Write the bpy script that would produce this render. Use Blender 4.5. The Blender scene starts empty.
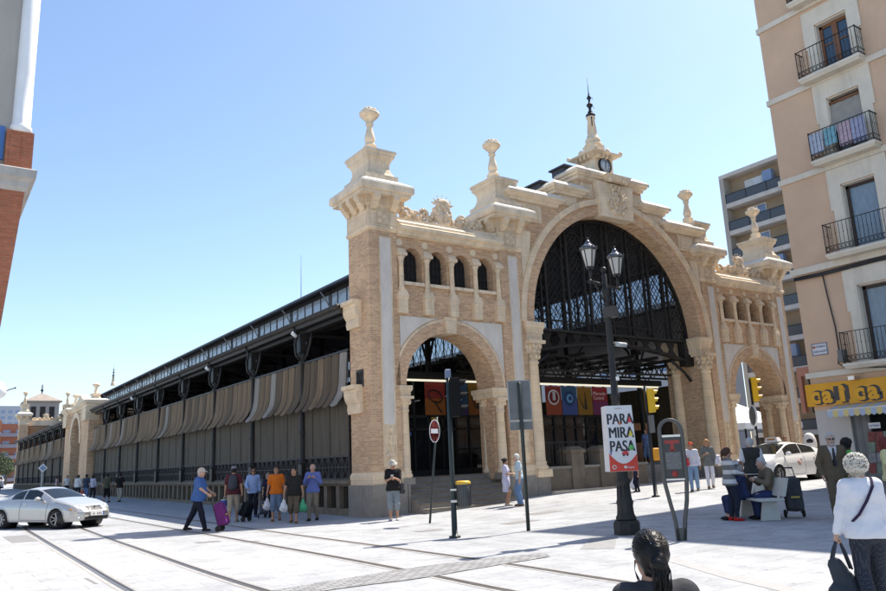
import bpy, math, random
import numpy as np
from mathutils import Vector, Matrix
random.seed(7); rng = np.random.default_rng(7)
SC = bpy.context.scene
COL = SC.collection
PI = math.pi
def ss(t):
    t = min(1, max(0, t)); return t*t*(3-2*t)
def gz(x, y):
    """height of the plaza: it climbs gently to the right and along the side street"""
    return .016*min(max(x, 0), 30)+.026*(min(max(x, 2), 10)-6.7)*ss((y+9)/12.7)*ss((x+7)/9)+.0045*max(0, min(y, 115)-4)

# ------------------------------------------------------------------ materials
MATS = {}
def lin(c):
    return c
def mat(name, col, rough=.7, var=.12, scale=3., bump=0., bscale=None, metal=0., spec=.5, detail=4., stain=0., stretch=None, coat=0., joints=0.):
    if name in MATS: return MATS[name]
    m = bpy.data.materials.new(name); m.use_nodes = True
    nt = m.node_tree; N = nt.nodes; L = nt.links
    b = N['Principled BSDF']
    b.inputs['Roughness'].default_value = rough
    b.inputs['Metallic'].default_value = metal
    b.inputs['Specular IOR Level'].default_value = spec
    if coat: b.inputs['Coat Weight'].default_value = coat; b.inputs['Coat Roughness'].default_value = .06
    tc = N.new('ShaderNodeTexCoord')
    src = tc.outputs['Object']
    if stretch:
        mp = N.new('ShaderNodeMapping'); mp.inputs['Scale'].default_value = stretch
        L.new(src, mp.inputs['Vector']); src = mp.outputs[0]
    if var > 0:
        nz = N.new('ShaderNodeTexNoise'); nz.inputs['Scale'].default_value = scale; nz.inputs['Detail'].default_value = detail
        nz.inputs['Roughness'].default_value = .65
        L.new(src, nz.inputs['Vector'])
        mr = N.new('ShaderNodeMapRange'); mr.inputs['From Min'].default_value = .25; mr.inputs['From Max'].default_value = .75
        mr.inputs['To Min'].default_value = 1-var; mr.inputs['To Max'].default_value = 1+var
        L.new(nz.outputs['Fac'], mr.inputs['Value'])
        mx = N.new('ShaderNodeMix'); mx.data_type = 'RGBA'; mx.blend_type = 'MULTIPLY'; mx.inputs[0].default_value = 1
        mx.inputs[6].default_value = (*col, 1)
        L.new(mr.outputs[0], mx.inputs[7])
        out = mx.outputs[2]
        if stain:
            n2 = N.new('ShaderNodeTexNoise'); n2.inputs['Scale'].default_value = scale*.35; n2.inputs['Detail'].default_value = 7
            n2.inputs['Roughness'].default_value = .7
            m2 = N.new('ShaderNodeMapping'); m2.inputs['Scale'].default_value = (2.4, 2.4, .3); m2.inputs['Location'].default_value = (5.2, 1.3, 2.2)
            L.new(tc.outputs['Object'], m2.inputs['Vector']); L.new(m2.outputs[0], n2.inputs['Vector'])
            r2 = N.new('ShaderNodeMapRange'); r2.inputs['From Min'].default_value = .52; r2.inputs['From Max'].default_value = .75
            r2.inputs['To Min'].default_value = 1; r2.inputs['To Max'].default_value = 1-stain
            L.new(n2.outputs['Fac'], r2.inputs['Value'])
            x2 = N.new('ShaderNodeMix'); x2.data_type = 'RGBA'; x2.blend_type = 'MULTIPLY'; x2.inputs[0].default_value = 1
            L.new(out, x2.inputs[6]); L.new(r2.outputs[0], x2.inputs[7]); out = x2.outputs[2]
        if joints:
            sp = N.new('ShaderNodeSeparateXYZ'); L.new(tc.outputs['Object'], sp.inputs[0]); ad = N.new('ShaderNodeMath'); L.new(sp.outputs[0], ad.inputs[0]); L.new(sp.outputs[1], ad.inputs[1])
            cb = N.new('ShaderNodeCombineXYZ'); L.new(ad.outputs[0], cb.inputs[0]); L.new(sp.outputs[2], cb.inputs[1])
            bt = N.new('ShaderNodeTexBrick'); bt.inputs['Scale'].default_value = 1; bt.inputs['Brick Width'].default_value = .83; bt.inputs['Row Height'].default_value = .37; bt.inputs['Mortar Size'].default_value = .009
            bt.inputs['Color1'].default_value = (1.04, 1.03, 1.0, 1); bt.inputs['Color2'].default_value = (.93, .93, .94, 1); bt.inputs['Mortar'].default_value = (joints, joints, joints, 1)
            L.new(cb.outputs[0], bt.inputs['Vector']); x3 = N.new('ShaderNodeMix'); x3.data_type = 'RGBA'; x3.blend_type = 'MULTIPLY'; x3.inputs[0].default_value = 1
            L.new(out, x3.inputs[6]); L.new(bt.outputs['Color'], x3.inputs[7]); out = x3.outputs[2]
        L.new(out, b.inputs['Base Color'])
    else:
        b.inputs['Base Color'].default_value = (*col, 1)
    if bump:
        nb = N.new('ShaderNodeTexNoise'); nb.inputs['Scale'].default_value = bscale or scale*4; nb.inputs['Detail'].default_value = 5
        L.new(src, nb.inputs['Vector'])
        bm = N.new('ShaderNodeBump'); bm.inputs['Strength'].default_value = bump; bm.inputs['Distance'].default_value = .03
        L.new(nb.outputs['Fac'], bm.inputs['Height']); L.new(bm.outputs[0], b.inputs['Normal'])
    MATS[name] = m
    return m

def brickmat(name, c1, c2, mortar, bw=.25, bh=.075, ms=.012, third=None):
    m = bpy.data.materials.new(name); m.use_nodes = True
    nt = m.node_tree; N = nt.nodes; L = nt.links; b = N['Principled BSDF']
    b.inputs['Roughness'].default_value = .85; b.inputs['Specular IOR Level'].default_value = .25
    tc = N.new('ShaderNodeTexCoord'); sp = N.new('ShaderNodeSeparateXYZ'); L.new(tc.outputs['Object'], sp.inputs[0])
    ad = N.new('ShaderNodeMath'); ad.operation = 'ADD'; L.new(sp.outputs[0], ad.inputs[0]); L.new(sp.outputs[1], ad.inputs[1])
    cb = N.new('ShaderNodeCombineXYZ'); L.new(ad.outputs[0], cb.inputs[0]); L.new(sp.outputs[2], cb.inputs[1])
    br = N.new('ShaderNodeTexBrick'); br.offset = .5
    br.inputs['Scale'].default_value = 1.; br.inputs['Brick Width'].default_value = bw; br.inputs['Row Height'].default_value = bh
    br.inputs['Mortar Size'].default_value = ms; br.inputs['Mortar Smooth'].default_value = .3
    br.inputs['Color1'].default_value = (*c1, 1); br.inputs['Color2'].default_value = (*c2, 1); br.inputs['Mortar'].default_value = (*mortar, 1)
    br.inputs['Bias'].default_value = 0.
    L.new(cb.outputs[0], br.inputs['Vector'])
    # brick-to-brick tone with a second, coarser hue change
    wn = N.new('ShaderNodeTexNoise'); wn.inputs['Scale'].default_value = 9.; wn.inputs['Detail'].default_value = 5; wn.inputs['Roughness'].default_value = .8
    mp = N.new('ShaderNodeMapping'); mp.inputs['Scale'].default_value = (.55, 1.9, 1); L.new(cb.outputs[0], mp.inputs['Vector']); L.new(mp.outputs[0], wn.inputs['Vector'])
    rp = N.new('ShaderNodeValToRGB'); e = rp.color_ramp.elements
    e[0].position = .3; e[0].color = (.55, .60, .64, 1); e[1].position = .70; e[1].color = (1.36, 1.36, 1.30, 1)
    k = rp.color_ramp.elements.new(.5); k.color = (1.0, .86, .84, 1); k = rp.color_ramp.elements.new(.42); k.color = (.94, .98, .92, 1)
    L.new(wn.outputs['Fac'], rp.inputs[0])
    mx = N.new('ShaderNodeMix'); mx.data_type = 'RGBA'; mx.blend_type = 'MULTIPLY'; mx.inputs[0].default_value = 1
    L.new(br.outputs['Color'], mx.inputs[6]); L.new(rp.outputs[0], mx.inputs[7])
    ln = N.new('ShaderNodeTexNoise'); ln.inputs['Scale'].default_value = .7; ln.inputs['Detail'].default_value = 6; L.new(tc.outputs['Object'], ln.inputs['Vector'])
    lr = N.new('ShaderNodeMapRange'); lr.inputs['From Min'].default_value = .3; lr.inputs['From Max'].default_value = .7; lr.inputs['To Min'].default_value = .84; lr.inputs['To Max'].default_value = 1.12
    L.new(ln.outputs['Fac'], lr.inputs['Value'])
    m2 = N.new('ShaderNodeMix'); m2.data_type = 'RGBA'; m2.blend_type = 'MULTIPLY'; m2.inputs[0].default_value = 1
    L.new(mx.outputs[2], m2.inputs[6]); L.new(lr.outputs[0], m2.inputs[7])
    L.new(m2.outputs[2], b.inputs['Base Color'])
    bm = N.new('ShaderNodeBump'); bm.inputs['Strength'].default_value = .5; bm.inputs['Distance'].default_value = .02; bm.invert = True
    L.new(br.outputs['Fac'], bm.inputs['Height']); L.new(bm.outputs[0], b.inputs['Normal'])
    MATS[name] = m
    return m

def glassmat(name, tint=(.5, .6, .65), trans=.5, rough=.05, dark=(.05, .06, .07)):
    """window pane: part mirror, part see-through"""
    m = bpy.data.materials.new(name); m.use_nodes = True
    nt = m.node_tree; N = nt.nodes; L = nt.links
    b = N['Principled BSDF']; b.inputs['Base Color'].default_value = (*dark, 1); b.inputs['Roughness'].default_value = rough
    b.inputs['Specular IOR Level'].default_value = .9
    t = N.new('ShaderNodeBsdfTransparent'); t.inputs[0].default_value = (*tint, 1)
    mx = N.new('ShaderNodeMixShader'); mx.inputs[0].default_value = trans
    L.new(b.outputs[0], mx.inputs[1]); L.new(t.outputs[0], mx.inputs[2])
    L.new(mx.outputs[0], N['Material Output'].inputs['Surface'])
    MATS[name] = m
    return m

STONE = mat('cream_stone', (.76, .60, .41), .8, .17, 1.6, .3, 14, stain=.45, joints=.78)
STONEP = mat('pale_stone', (.775, .635, .455), .8, .16, 1.5, .25, 12, stain=.45, joints=.84)
CARVE = mat('carved_stone', (.68, .54, .375), .85, .35, 7, .6, 26, stain=.4)
CAPS = mat('weathered_capping', (.70, .65, .56), .85, .2, 1.2, .3, 10, stain=.35)
MARBLE = mat('grey_veined_marble', (.66, .605, .53), .45, .18, 2.2, .05, 6, stretch=(1, 1, .4), detail=8)
GRAN = mat('grey_granite', (.27, .245, .215), .85, .18, 3, .3, 30, spec=.15, stain=.25)
BRICK = brickmat('ochre_brick', (.70, .485, .275), (.48, .305, .18), (.58, .50, .38))
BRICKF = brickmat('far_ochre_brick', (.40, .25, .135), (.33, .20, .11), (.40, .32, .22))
IRON = mat('dark_iron', (.024, .023, .022), .5, .25, 6, .1, 20, spec=.3)
IRONW = mat('weathered_iron', (.05, .044, .038), .7, .3, 4, .15, 20)
ROOFM = mat('dark_zinc_roof', (.05, .052, .06), .55, .25, 2, .1, 8)
AWN = mat('brown_corrugated_awning', (.195, .14, .088), .8, .32, 2.4, .1, 12, spec=.08, stretch=(1, 1.6, .22), stain=.3)
AWNP = mat('stained_pale_awning', (.27, .245, .21), .8, .3, 2.4, .1, 12, spec=.1, stretch=(1, 1.6, .22), stain=.3)
SLAT = mat('grey_side_slats', (.112, .096, .075), .75, .25, 2.2, .1, 12, spec=.08, stretch=(1, 1.6, .25), stain=.25)
LEDGE = mat('dirty_stone_ledge', (.20, .165, .125), .85, .22, 2, .3, 18, spec=.12, stain=.3)
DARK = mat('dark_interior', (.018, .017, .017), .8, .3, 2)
CLGL = glassmat('clerestory_pane', (.72, .78, .82), .15, .12, (.42, .48, .54))  # pale blue-grey base colour stands in for the reflected sky
CLGE = glassmat('clear_clerestory_pane', (.85, .88, .92), .62, .08, (.22, .26, .30))
LATGL = glassmat('lattice_pane', (.92, .95, .97), .85, .05, (.03, .035, .04))
DOORGL = glassmat('door_pane', (.6, .65, .68), .45, .03, (.02, .022, .025))
WINGL = glassmat('window_pane', (.3, .35, .4), .15, .04, (.05, .09, .14))
CARGL = glassmat('car_pane', (.35, .4, .42), .35, .03, (.02, .025, .028))
WHITE = mat('white_paint', (.78, .78, .77), .5, .06, 3)
BLACK = mat('black_paint', (.012, .012, .013), .4, .1, 3)
CHROME = mat('polished_metal', (.55, .55, .56), .2, .1, 5, metal=1.)
RUBBER = mat('black_rubber', (.02, .02, .02), .85, .2, 12)
YELLOW = mat('signal_yellow', (.80, .47, .02), .45, .08, 3)
RED = mat('sign_red', (.52, .035, .03), .45, .08, 3)

# ------------------------------------------------------------------ objects
def cname(n): return n
def empty(name, loc=(0, 0, 0), rz=0, parent=None):
    o = bpy.data.objects.new(name, None); COL.objects.link(o); o.location = loc; o.rotation_euler = (0, 0, rz)
    o.empty_display_size = .2
    if parent: o.parent = parent
    return o
def tag(o, label=None, cat=None, group=None, kind=None):
    if label: o['label'] = label
    if cat: o['category'] = cat
    if group: o['group'] = group
    if kind: o['kind'] = kind
    return o
def children_of(o): return [c for c in ALLCH.get(o.name, [])]
ALLCH = {}
def setparent(o, p):
    o.parent = p; ALLCH.setdefault(p.name, []).append(o)
def copy_tree(o, parent=None):
    c = o.copy(); COL.objects.link(c)
    if parent: setparent(c, parent)
    for ch in list(ALLCH.get(o.name, [])): copy_tree(ch, c)
    return c

class MB:
    def __init__(s): s.v = []; s.f = []; s.m = []; s.sm = []; s.n = 0; s.mats = []; s.T = None
    def mi(s, m):
        if m is None: m = s.mats[0] if s.mats else STONE
        if m not in s.mats: s.mats.append(m)
        return s.mats.index(m)
    def add(s, vs, fs, m=None, smooth=False):
        k = s.mi(m); b = s.n
        if s.T is not None: vs = [tuple(s.T @ Vector(v)) for v in vs]
        s.v.extend([tuple(map(float, v)) for v in vs]); s.n += len(vs)
        for f in fs: s.f.append([b+int(i) for i in f]); s.m.append(k); s.sm.append(smooth)
        return s
    def box(s, x0, x1, y0, y1, z0, z1, m=None):
        v = [(x0, y0, z0), (x1, y0, z0), (x1, y1, z0), (x0, y1, z0), (x0, y0, z1), (x1, y0, z1), (x1, y1, z1), (x0, y1, z1)]
        return s.add(v, [(0, 3, 2, 1), (4, 5, 6, 7), (0, 1, 5, 4), (1, 2, 6, 5), (2, 3, 7, 6), (3, 0, 4, 7)], m)
    def frustum(s, a, z0, b, z1, m=None):
        """a, b = (x0,x1,y0,y1) at z0 and z1"""
        v = [(a[0], a[2], z0), (a[1], a[2], z0), (a[1], a[3], z0), (a[0], a[3], z0), (b[0], b[2], z1), (b[1], b[2], z1), (b[1], b[3], z1), (b[0], b[3], z1)]
        return s.add(v, [(0, 3, 2, 1), (4, 5, 6, 7), (0, 1, 5, 4), (1, 2, 6, 5), (2, 3, 7, 6), (3, 0, 4, 7)], m)
    def rects(s, secs, m=None, smooth=False):
        """stack of rectangles [(x0,x1,y0,y1,z)...] lofted and closed"""
        v = []; f = []
        for (a, b, c, d, z) in secs: v += [(a, c, z), (b, c, z), (b, d, z), (a, d, z)]
        for i in range(len(secs)-1):
            for k in range(4):
                k2 = (k+1) % 4; f.append((4*i+k, 4*i+k2, 4*i+4+k2, 4*i+4+k))
        f.append((3, 2, 1, 0)); e = 4*(len(secs)-1); f.append((e, e+1, e+2, e+3))
        return s.add(v, f, m, smooth)
    def prism(s, poly, axis, a, b, m=None):
        """2-D polygon extruded along axis ('x': (y,z), 'y': (x,z), 'z': (x,y)) from a to b"""
        def p3(p, t):
            return (t, p[0], p[1]) if axis == 'x' else (p[0], t, p[1]) if axis == 'y' else (p[0], p[1], t)
        n = len(poly); v = [p3(p, a) for p in poly]+[p3(p, b) for p in poly]
        f = [tuple(range(n)), tuple(range(2*n-1, n-1, -1))]
        for i in range(n): j = (i+1) % n; f.append((i, n+i, n+j, j))
        return s.add(v, f, m)
    def lathe(s, prof, c=(0, 0, 0), n=16, m=None, smooth=True, sx=1, sy=1, axis='z', ring=False):
        if ring: prof = list(prof)+[prof[0]]
        v = []; f = []
        for (r, z) in prof:
            for k in range(n):
                a = 2*PI*k/n; p = (r*math.cos(a)*sx, r*math.sin(a)*sy, z)
                if axis == 'y': p = (p[0], z, p[1])
                elif axis == 'x': p = (z, p[0], p[1])
                v.append((c[0]+p[0], c[1]+p[1], c[2]+p[2]))
        for i in range(len(prof)-1):
            for k in range(n):
                k2 = (k+1) % n; f.append((i*n+k, i*n+k2, i*n+n+k2, i*n+n+k))
        if not ring: f.append(tuple(range(n-1, -1, -1))); e = (len(prof)-1)*n; f.append(tuple(range(e, e+n)))
        return s.add(v, f, m, smooth)
    def cyl(s, a, b, r, n=10, m=None, r2=None, smooth=True):
        a = Vector(a); b = Vector(b); d = (b-a)
        if d.length < 1e-6: return s
        d.normalize(); u = d.orthogonal().normalized(); w = d.cross(u); r2 = r if r2 is None else r2
        v = []
        for (p, q) in ((a, r), (b, r2)):
            for k in range(n):
                t = 2*PI*k/n; v.append(p+q*(math.cos(t)*u+math.sin(t)*w))
        f = [(k, (k+1) % n, n+(k+1) % n, n+k) for k in range(n)]
        f += [tuple(range(n-1, -1, -1)), tuple(range(n, 2*n))]
        return s.add(v, f, m, smooth)
    def tube(s, pts, r, n=8, m=None, closed=False):
        pts = [Vector(p) for p in pts]; N = len(pts); v = []; f = []
        rr = r if isinstance(r, (list, tuple)) else [r]*N
        prev = None
        for i, p in enumerate(pts):
            d = (pts[(i+1) % N]-pts[i-1]) if closed else (pts[min(i+1, N-1)]-pts[max(i-1, 0)])
            d.normalize()
            u = d.orthogonal().normalized() if prev is None else (prev-d*prev.dot(d))
            if u.length < 1e-6: u = d.orthogonal()
            u.normalize(); prev = u; w = d.cross(u)
            for k in range(n):
                t = 2*PI*k/n; v.append(p+rr[i]*(math.cos(t)*u+math.sin(t)*w))
        for i in range(N if closed else N-1):
            j = (i+1) % N
            for k in range(n): k2 = (k+1) % n; f.append((i*n+k, i*n+k2, j*n+k2, j*n+k))
        if not closed: f += [tuple(range(n-1, -1, -1)), tuple(range((N-1)*n, N*n))]
        return s.add(v, f, m, True)
    def bar(s, a, b, w, h=None, m=None):
        """square bar between two points"""
        a = Vector(a); b = Vector(b); d = b-a
        if d.length < 1e-6: return s
        d.normalize(); up = Vector((0, 0, 1)) if abs(d.z) < .95 else Vector((0, 1, 0))
        u = d.cross(up).normalized(); q = u.cross(d); h = h or w
        v = []
        for p in (a, b):
            for (i, j) in ((-1, -1), (1, -1), (1, 1), (-1, 1)): v.append(p+u*i*w/2+q*j*h/2)
        return s.add(v, [(3, 2, 1, 0), (4, 5, 6, 7), (0, 1, 5, 4), (1, 2, 6, 5), (2, 3, 7, 6), (3, 0, 4, 7)], m)
    def ball(s, c, r, n=12, m=None, sc=(1, 1, 1)):
        h = n//2; prof = [(max(1e-4, math.sin(PI*i/h)), -math.cos(PI*i/h)) for i in range(h+1)]
        v = []; f = []
        for (q, z) in prof:
            for k in range(n):
                t = 2*PI*k/n; v.append((c[0]+r*sc[0]*q*math.cos(t), c[1]+r*sc[1]*q*math.sin(t), c[2]+r*sc[2]*z))
        for i in range(h):
            for k in range(n): k2 = (k+1) % n; f.append((i*n+k, i*n+k2, i*n+n+k2, i*n+n+k))
        return s.add(v, f, m, True)
    def arr(s, V, F, m=None, smooth=True):
        return s.add([tuple(p) for p in V], [tuple(q) for q in F], m, smooth)
    def build(s, name, parent=None, mats=None, loc=None):
        me = bpy.data.meshes.new(name); me.from_pydata(s.v, [], s.f)
        for m in (mats or s.mats): me.materials.append(m)
        me.polygons.foreach_set('material_index', s.m); me.polygons.foreach_set('use_smooth', s.sm)
        me.update()
        o = bpy.data.objects.new(name, me); COL.objects.link(o)
        if loc: o.location = loc
        if parent: setparent(o, parent)
        return o

def mesh_np(name, V, F, mats, mi=None, parent=None, smooth=True):
    """quad mesh from arrays"""
    me = bpy.data.meshes.new(name); V = np.asarray(V, np.float32); F = np.asarray(F, np.int32)
    me.vertices.add(len(V)); me.vertices.foreach_set('co', V.ravel())
    me.loops.add(F.size); me.loops.foreach_set('vertex_index', F.ravel())
    me.polygons.add(len(F)); k = F.shape[1]
    me.polygons.foreach_set('loop_start', np.arange(0, F.size, k, dtype=np.int32))
    for m in mats: me.materials.append(m)
    if mi is not None: me.polygons.foreach_set('material_index', np.asarray(mi, np.int32))
    me.polygons.foreach_set('use_smooth', np.full(len(F), smooth))
    me.update(calc_edges=True); me.validate()
    o = bpy.data.objects.new(name, me); COL.objects.link(o)
    if parent: setparent(o, parent)
    return o

# openings with round heads ------------------------------------------------
def arch_pts(cx, zs, r, n=24):
    return [(cx-r*math.cos(PI*i/n), zs+r*math.sin(PI*i/n)) for i in range(n+1)]
def arch_wall(mb, x0, x1, z0, z1, cx, r, zs, y0, y1, m=None, mj=None, n=24, zb=None):
    """wall slab x0..x1, z0..z1 between y0 (front) and y1 with an arched opening; zb = sill of the opening"""
    zb = z0 if zb is None else zb; mj = mj or m
    mb.box(x0, cx-r, y0, y1, z0, zs, m); mb.box(cx+r, x1, y0, y1, z0, zs, m)
    if zb > z0+1e-4: mb.box(cx-r, cx+r, y0, y1, z0, zb, m)
    P = arch_pts(cx, zs, r, n); P = [(x0, zs)]+P+[(x1, zs)]
    for i in range(len(P)-1):
        (a, za), (b, zc) = P[i], P[i+1]
        mb.add([(a, y0, za), (b, y0, zc), (b, y0, z1), (a, y0, z1)], [(0, 1, 2, 3)], m)
        mb.add([(a, y1, za), (b, y1, zc), (b, y1, z1), (a, y1, z1)], [(3, 2, 1, 0)], m)
        mb.add([(a, y0, za), (b, y0, zc), (b, y1, zc), (a, y1, za)], [(3, 2, 1, 0)], mj if 0 < i < len(P)-2 else m)
    mb.add([(x0, y0, z1), (x1, y0, z1), (x1, y1, z1), (x0, y1, z1)], [(0, 1, 2, 3)], m)
    mb.add([(x0, y0, zs), (x0, y1, zs), (x0, y1, z1), (x0, y0, z1)], [(3, 2, 1, 0)], m)
    mb.add([(x1, y0, zs), (x1, y1, zs), (x1, y1, z1), (x1, y0, z1)], [(0, 1, 2, 3)], m)
def ring(mb, cx, zs, r0, r1, y0, y1, m=None, n=32, a0=0, a1=PI):
    P = []
    for i in range(n+1):
        a = a0+(a1-a0)*i/n; P.append((-math.cos(a), math.sin(a)))
    v = []; f = []
    for (c, s) in P:
        v += [(cx+r0*c, y0, zs+r0*s), (cx+r1*c, y0, zs+r1*s), (cx+r1*c, y1, zs+r1*s), (cx+r0*c, y1, zs+r0*s)]
    for i in range(n):
        b = 4*i
        f += [(b, b+1, b+5, b+4), (b+1, b+2, b+6, b+5), (b+2, b+3, b+7, b+6), (b+3, b, b+4, b+7)]
    f += [(3, 2, 1, 0), (4*n, 4*n+1, 4*n+2, 4*n+3)]
    mb.add(v, f, m)

# ------------------------------------------------------------------ smooth solids (blended capsules -> one surface)
BIG = 9.
def smin(a, b, k):
    h = np.maximum(k-np.abs(a-b), 0)/k
    return np.minimum(a, b)-h*h*k*.25
def cap_d(P, a, b, ra, rb, sc=None):
    a = np.array(a, np.float32); b = np.array(b, np.float32)
    if sc is not None:
        s = np.array(sc, np.float32); P = P/s; a = a/s; b = b/s
    ab = b-a; L = float(ab@ab)
    q = P-a
    t = np.clip((q@ab)/L, 0, 1) if L > 1e-9 else np.zeros(P.shape[:-1], np.float32)
    d = np.sqrt(((q-t[..., None]*ab)**2).sum(-1))-(ra+(rb-ra)*t)
    if sc is not None: d = d*min(sc)
    return d
class Field:
    def __init__(s, lo, hi, h):
        s.h = h; s.lo = np.array(lo, np.float32); n = np.ceil((np.array(hi)-s.lo)/h).astype(int)+1
        s.ax = [s.lo[i]+h*np.arange(n[i], dtype=np.float32) for i in range(3)]
        s.f = np.full(n, BIG, np.float32)
    def sub(s, lo, hi):
        sl = []
        for i in range(3):
            a = max(0, int((lo[i]-s.lo[i])/s.h)); b = min(len(s.ax[i]), int((hi[i]-s.lo[i])/s.h)+2)
            if b <= a: return None, None
            sl.append(slice(a, b))
        g = np.stack(np.meshgrid(*[s.ax[i][sl[i]] for i in range(3)], indexing='ij'), -1)
        return tuple(sl), g
    def cap(s, a, b, ra, rb=None, k=.03, sc=None, neg=False):
        rb = ra if rb is None else rb
        a = np.array(a, float); b = np.array(b, float); S = np.array(sc if sc is not None else (1, 1, 1), float)
        mg = max(ra, rb)*S+k+2*s.h
        sl, g = s.sub(np.minimum(a, b)-mg, np.maximum(a, b)+mg)
        if sl is None: return
        d = cap_d(g, a, b, ra, rb, sc)
        if neg:
            s.f[sl] = -smin(-s.f[sl], d, k)
        else: s.f[sl] = smin(s.f[sl], d, k)
    def cut(s, n, d0):
        """remove the half space n.p > d0"""
        n = np.array(n, np.float32)
        v = s.ax[0][:, None, None]*n[0]+s.ax[1][None, :, None]*n[1]+s.ax[2][None, None, :]*n[2]-d0
        s.f = np.maximum(s.f, v)
    def mesh(s):
        return surfnet(s.f, s.lo, s.h)
_E = [((0,0,0),(1,0,0)),((0,1,0),(1,1,0)),((0,0,1),(1,0,1)),((0,1,1),(1,1,1)),((0,0,0),(0,1,0)),((1,0,0),(1,1,0)),((0,0,1),(0,1,1)),((1,0,1),(1,1,1)),((0,0,0),(0,0,1)),((1,0,0),(1,0,1)),((0,1,0),(0,1,1)),((1,1,0),(1,1,1))]
def surfnet(f, lo, h):
    f = np.pad(f, 1, constant_values=BIG); lo = lo-h
    S = f < 0; nx, ny, nz = f.shape
    c = np.zeros((nx-1, ny-1, nz-1), np.int8)
    for i in (0, 1):
        for j in (0, 1):
            for k in (0, 1): c += S[i:nx-1+i, j:ny-1+j, k:nz-1+k]
    act = (c > 0) & (c < 8); idx = np.argwhere(act)
    if len(idx) == 0: return np.zeros((0, 3)), np.zeros((0, 4), int)
    vid = np.full(act.shape, -1, np.int32); vid[act] = np.arange(len(idx))
    acc = np.zeros((len(idx), 3)); cnt = np.zeros(len(idx))
    for (p, q) in _E:
        a = idx+np.array(p); b = idx+np.array(q)
        fa = f[a[:, 0], a[:, 1], a[:, 2]]; fb = f[b[:, 0], b[:, 1], b[:, 2]]
        m = (fa < 0) != (fb < 0)
        fa = np.clip(fa, -h*2, h*2); fb = np.clip(fb, -h*2, h*2)
        t = np.where(m, fa/np.where(m, fa-fb, 1), 0)
        acc += np.where(m[:, None], np.array(p)+t[:, None]*(np.array(q)-np.array(p)), 0); cnt += m
    V = (idx+acc/cnt[:, None])*h+lo
    Fs = []
    for ax in range(3):
        o1, o2 = (ax+1) % 3, (ax+2) % 3
        A = [slice(1, -1)]*3; A[ax] = slice(0, -1); B = [slice(1, -1)]*3; B[ax] = slice(1, None)
        s0 = S[tuple(A)]; s1 = S[tuple(B)]
        for flip, mk in ((False, s0 & ~s1), (True, ~s0 & s1)):
            e = np.argwhere(mk)
            if len(e) == 0: continue
            e[:, o1] += 1; e[:, o2] += 1
            q = []
            for (d1, d2) in ((-1, -1), (0, -1), (0, 0), (-1, 0)):
                w = e.copy(); w[:, o1] += d1; w[:, o2] += d2
                q.append(vid[w[:, 0], w[:, 1], w[:, 2]])
            q = np.stack(q, 1)
            Fs.append(q[:, ::-1] if flip else q)
    return V, np.concatenate(Fs)
def wob(P, s, seed=0):
    """cheap smooth noise in -1..1"""
    P = np.asarray(P)*s; r = np.zeros(len(P))
    g = np.random.default_rng(seed)
    for i in range(6):
        w = g.normal(size=3); w /= np.linalg.norm(w); fr = 1.7**(i*.6)
        r += np.sin(P@w*fr*6.28+g.uniform(0, 6.28))/fr
    return r/2.2
# ================================================================== the market hall (local frame: x along the front, y along the side)
W = 25.64; DEPTH = 110.; TW = 1.14; TD = 1.53; AI = 5.88; BAY = 5.417
market = empty('market_hall', (2.076, 3.704, 0))
tag(market, 'long brick and stone market hall with stone corner towers, tall arched front and iron sides', 'market')

def cornice(mb, x0, x1, y0, y1, z0, z1, p, m=None, mtop=None, slope=.12):
    h = z1-z0
    mb.rects([(x0-p*a, x1+p*a, y0-p*a, y1+p*a, z0+h*t) for (a, t) in ((.0, 0), (.25, .06), (.32, .35), (.62, .42), (.72, .62), (1., .70), (1., 1.))], m)
    if mtop: mb.rects([(x0-p, x1+p, y0-p, y1+p, z1+.004), (x0-p*.25, x1+p*.25, y0-p*.25, y1+p*.25, z1+slope)], mtop)

def lumps(parent, name, spots, h=.035, m=CARVE, k=.05, loc=None):
    """carved relief: blended knobs (centre, radius)"""
    C = np.array([s[0] for s in spots]); R = np.array([s[1] for s in spots])
    F = Field((C-R[:, None]).min(0)-.1, (C+R[:, None]).max(0)+.1, h)
    for c, r in spots: F.cap(c, c, r, r, k)
    V, Q = F.mesh()
    return mesh_np(name, V, Q, [m], None, parent)

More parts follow.
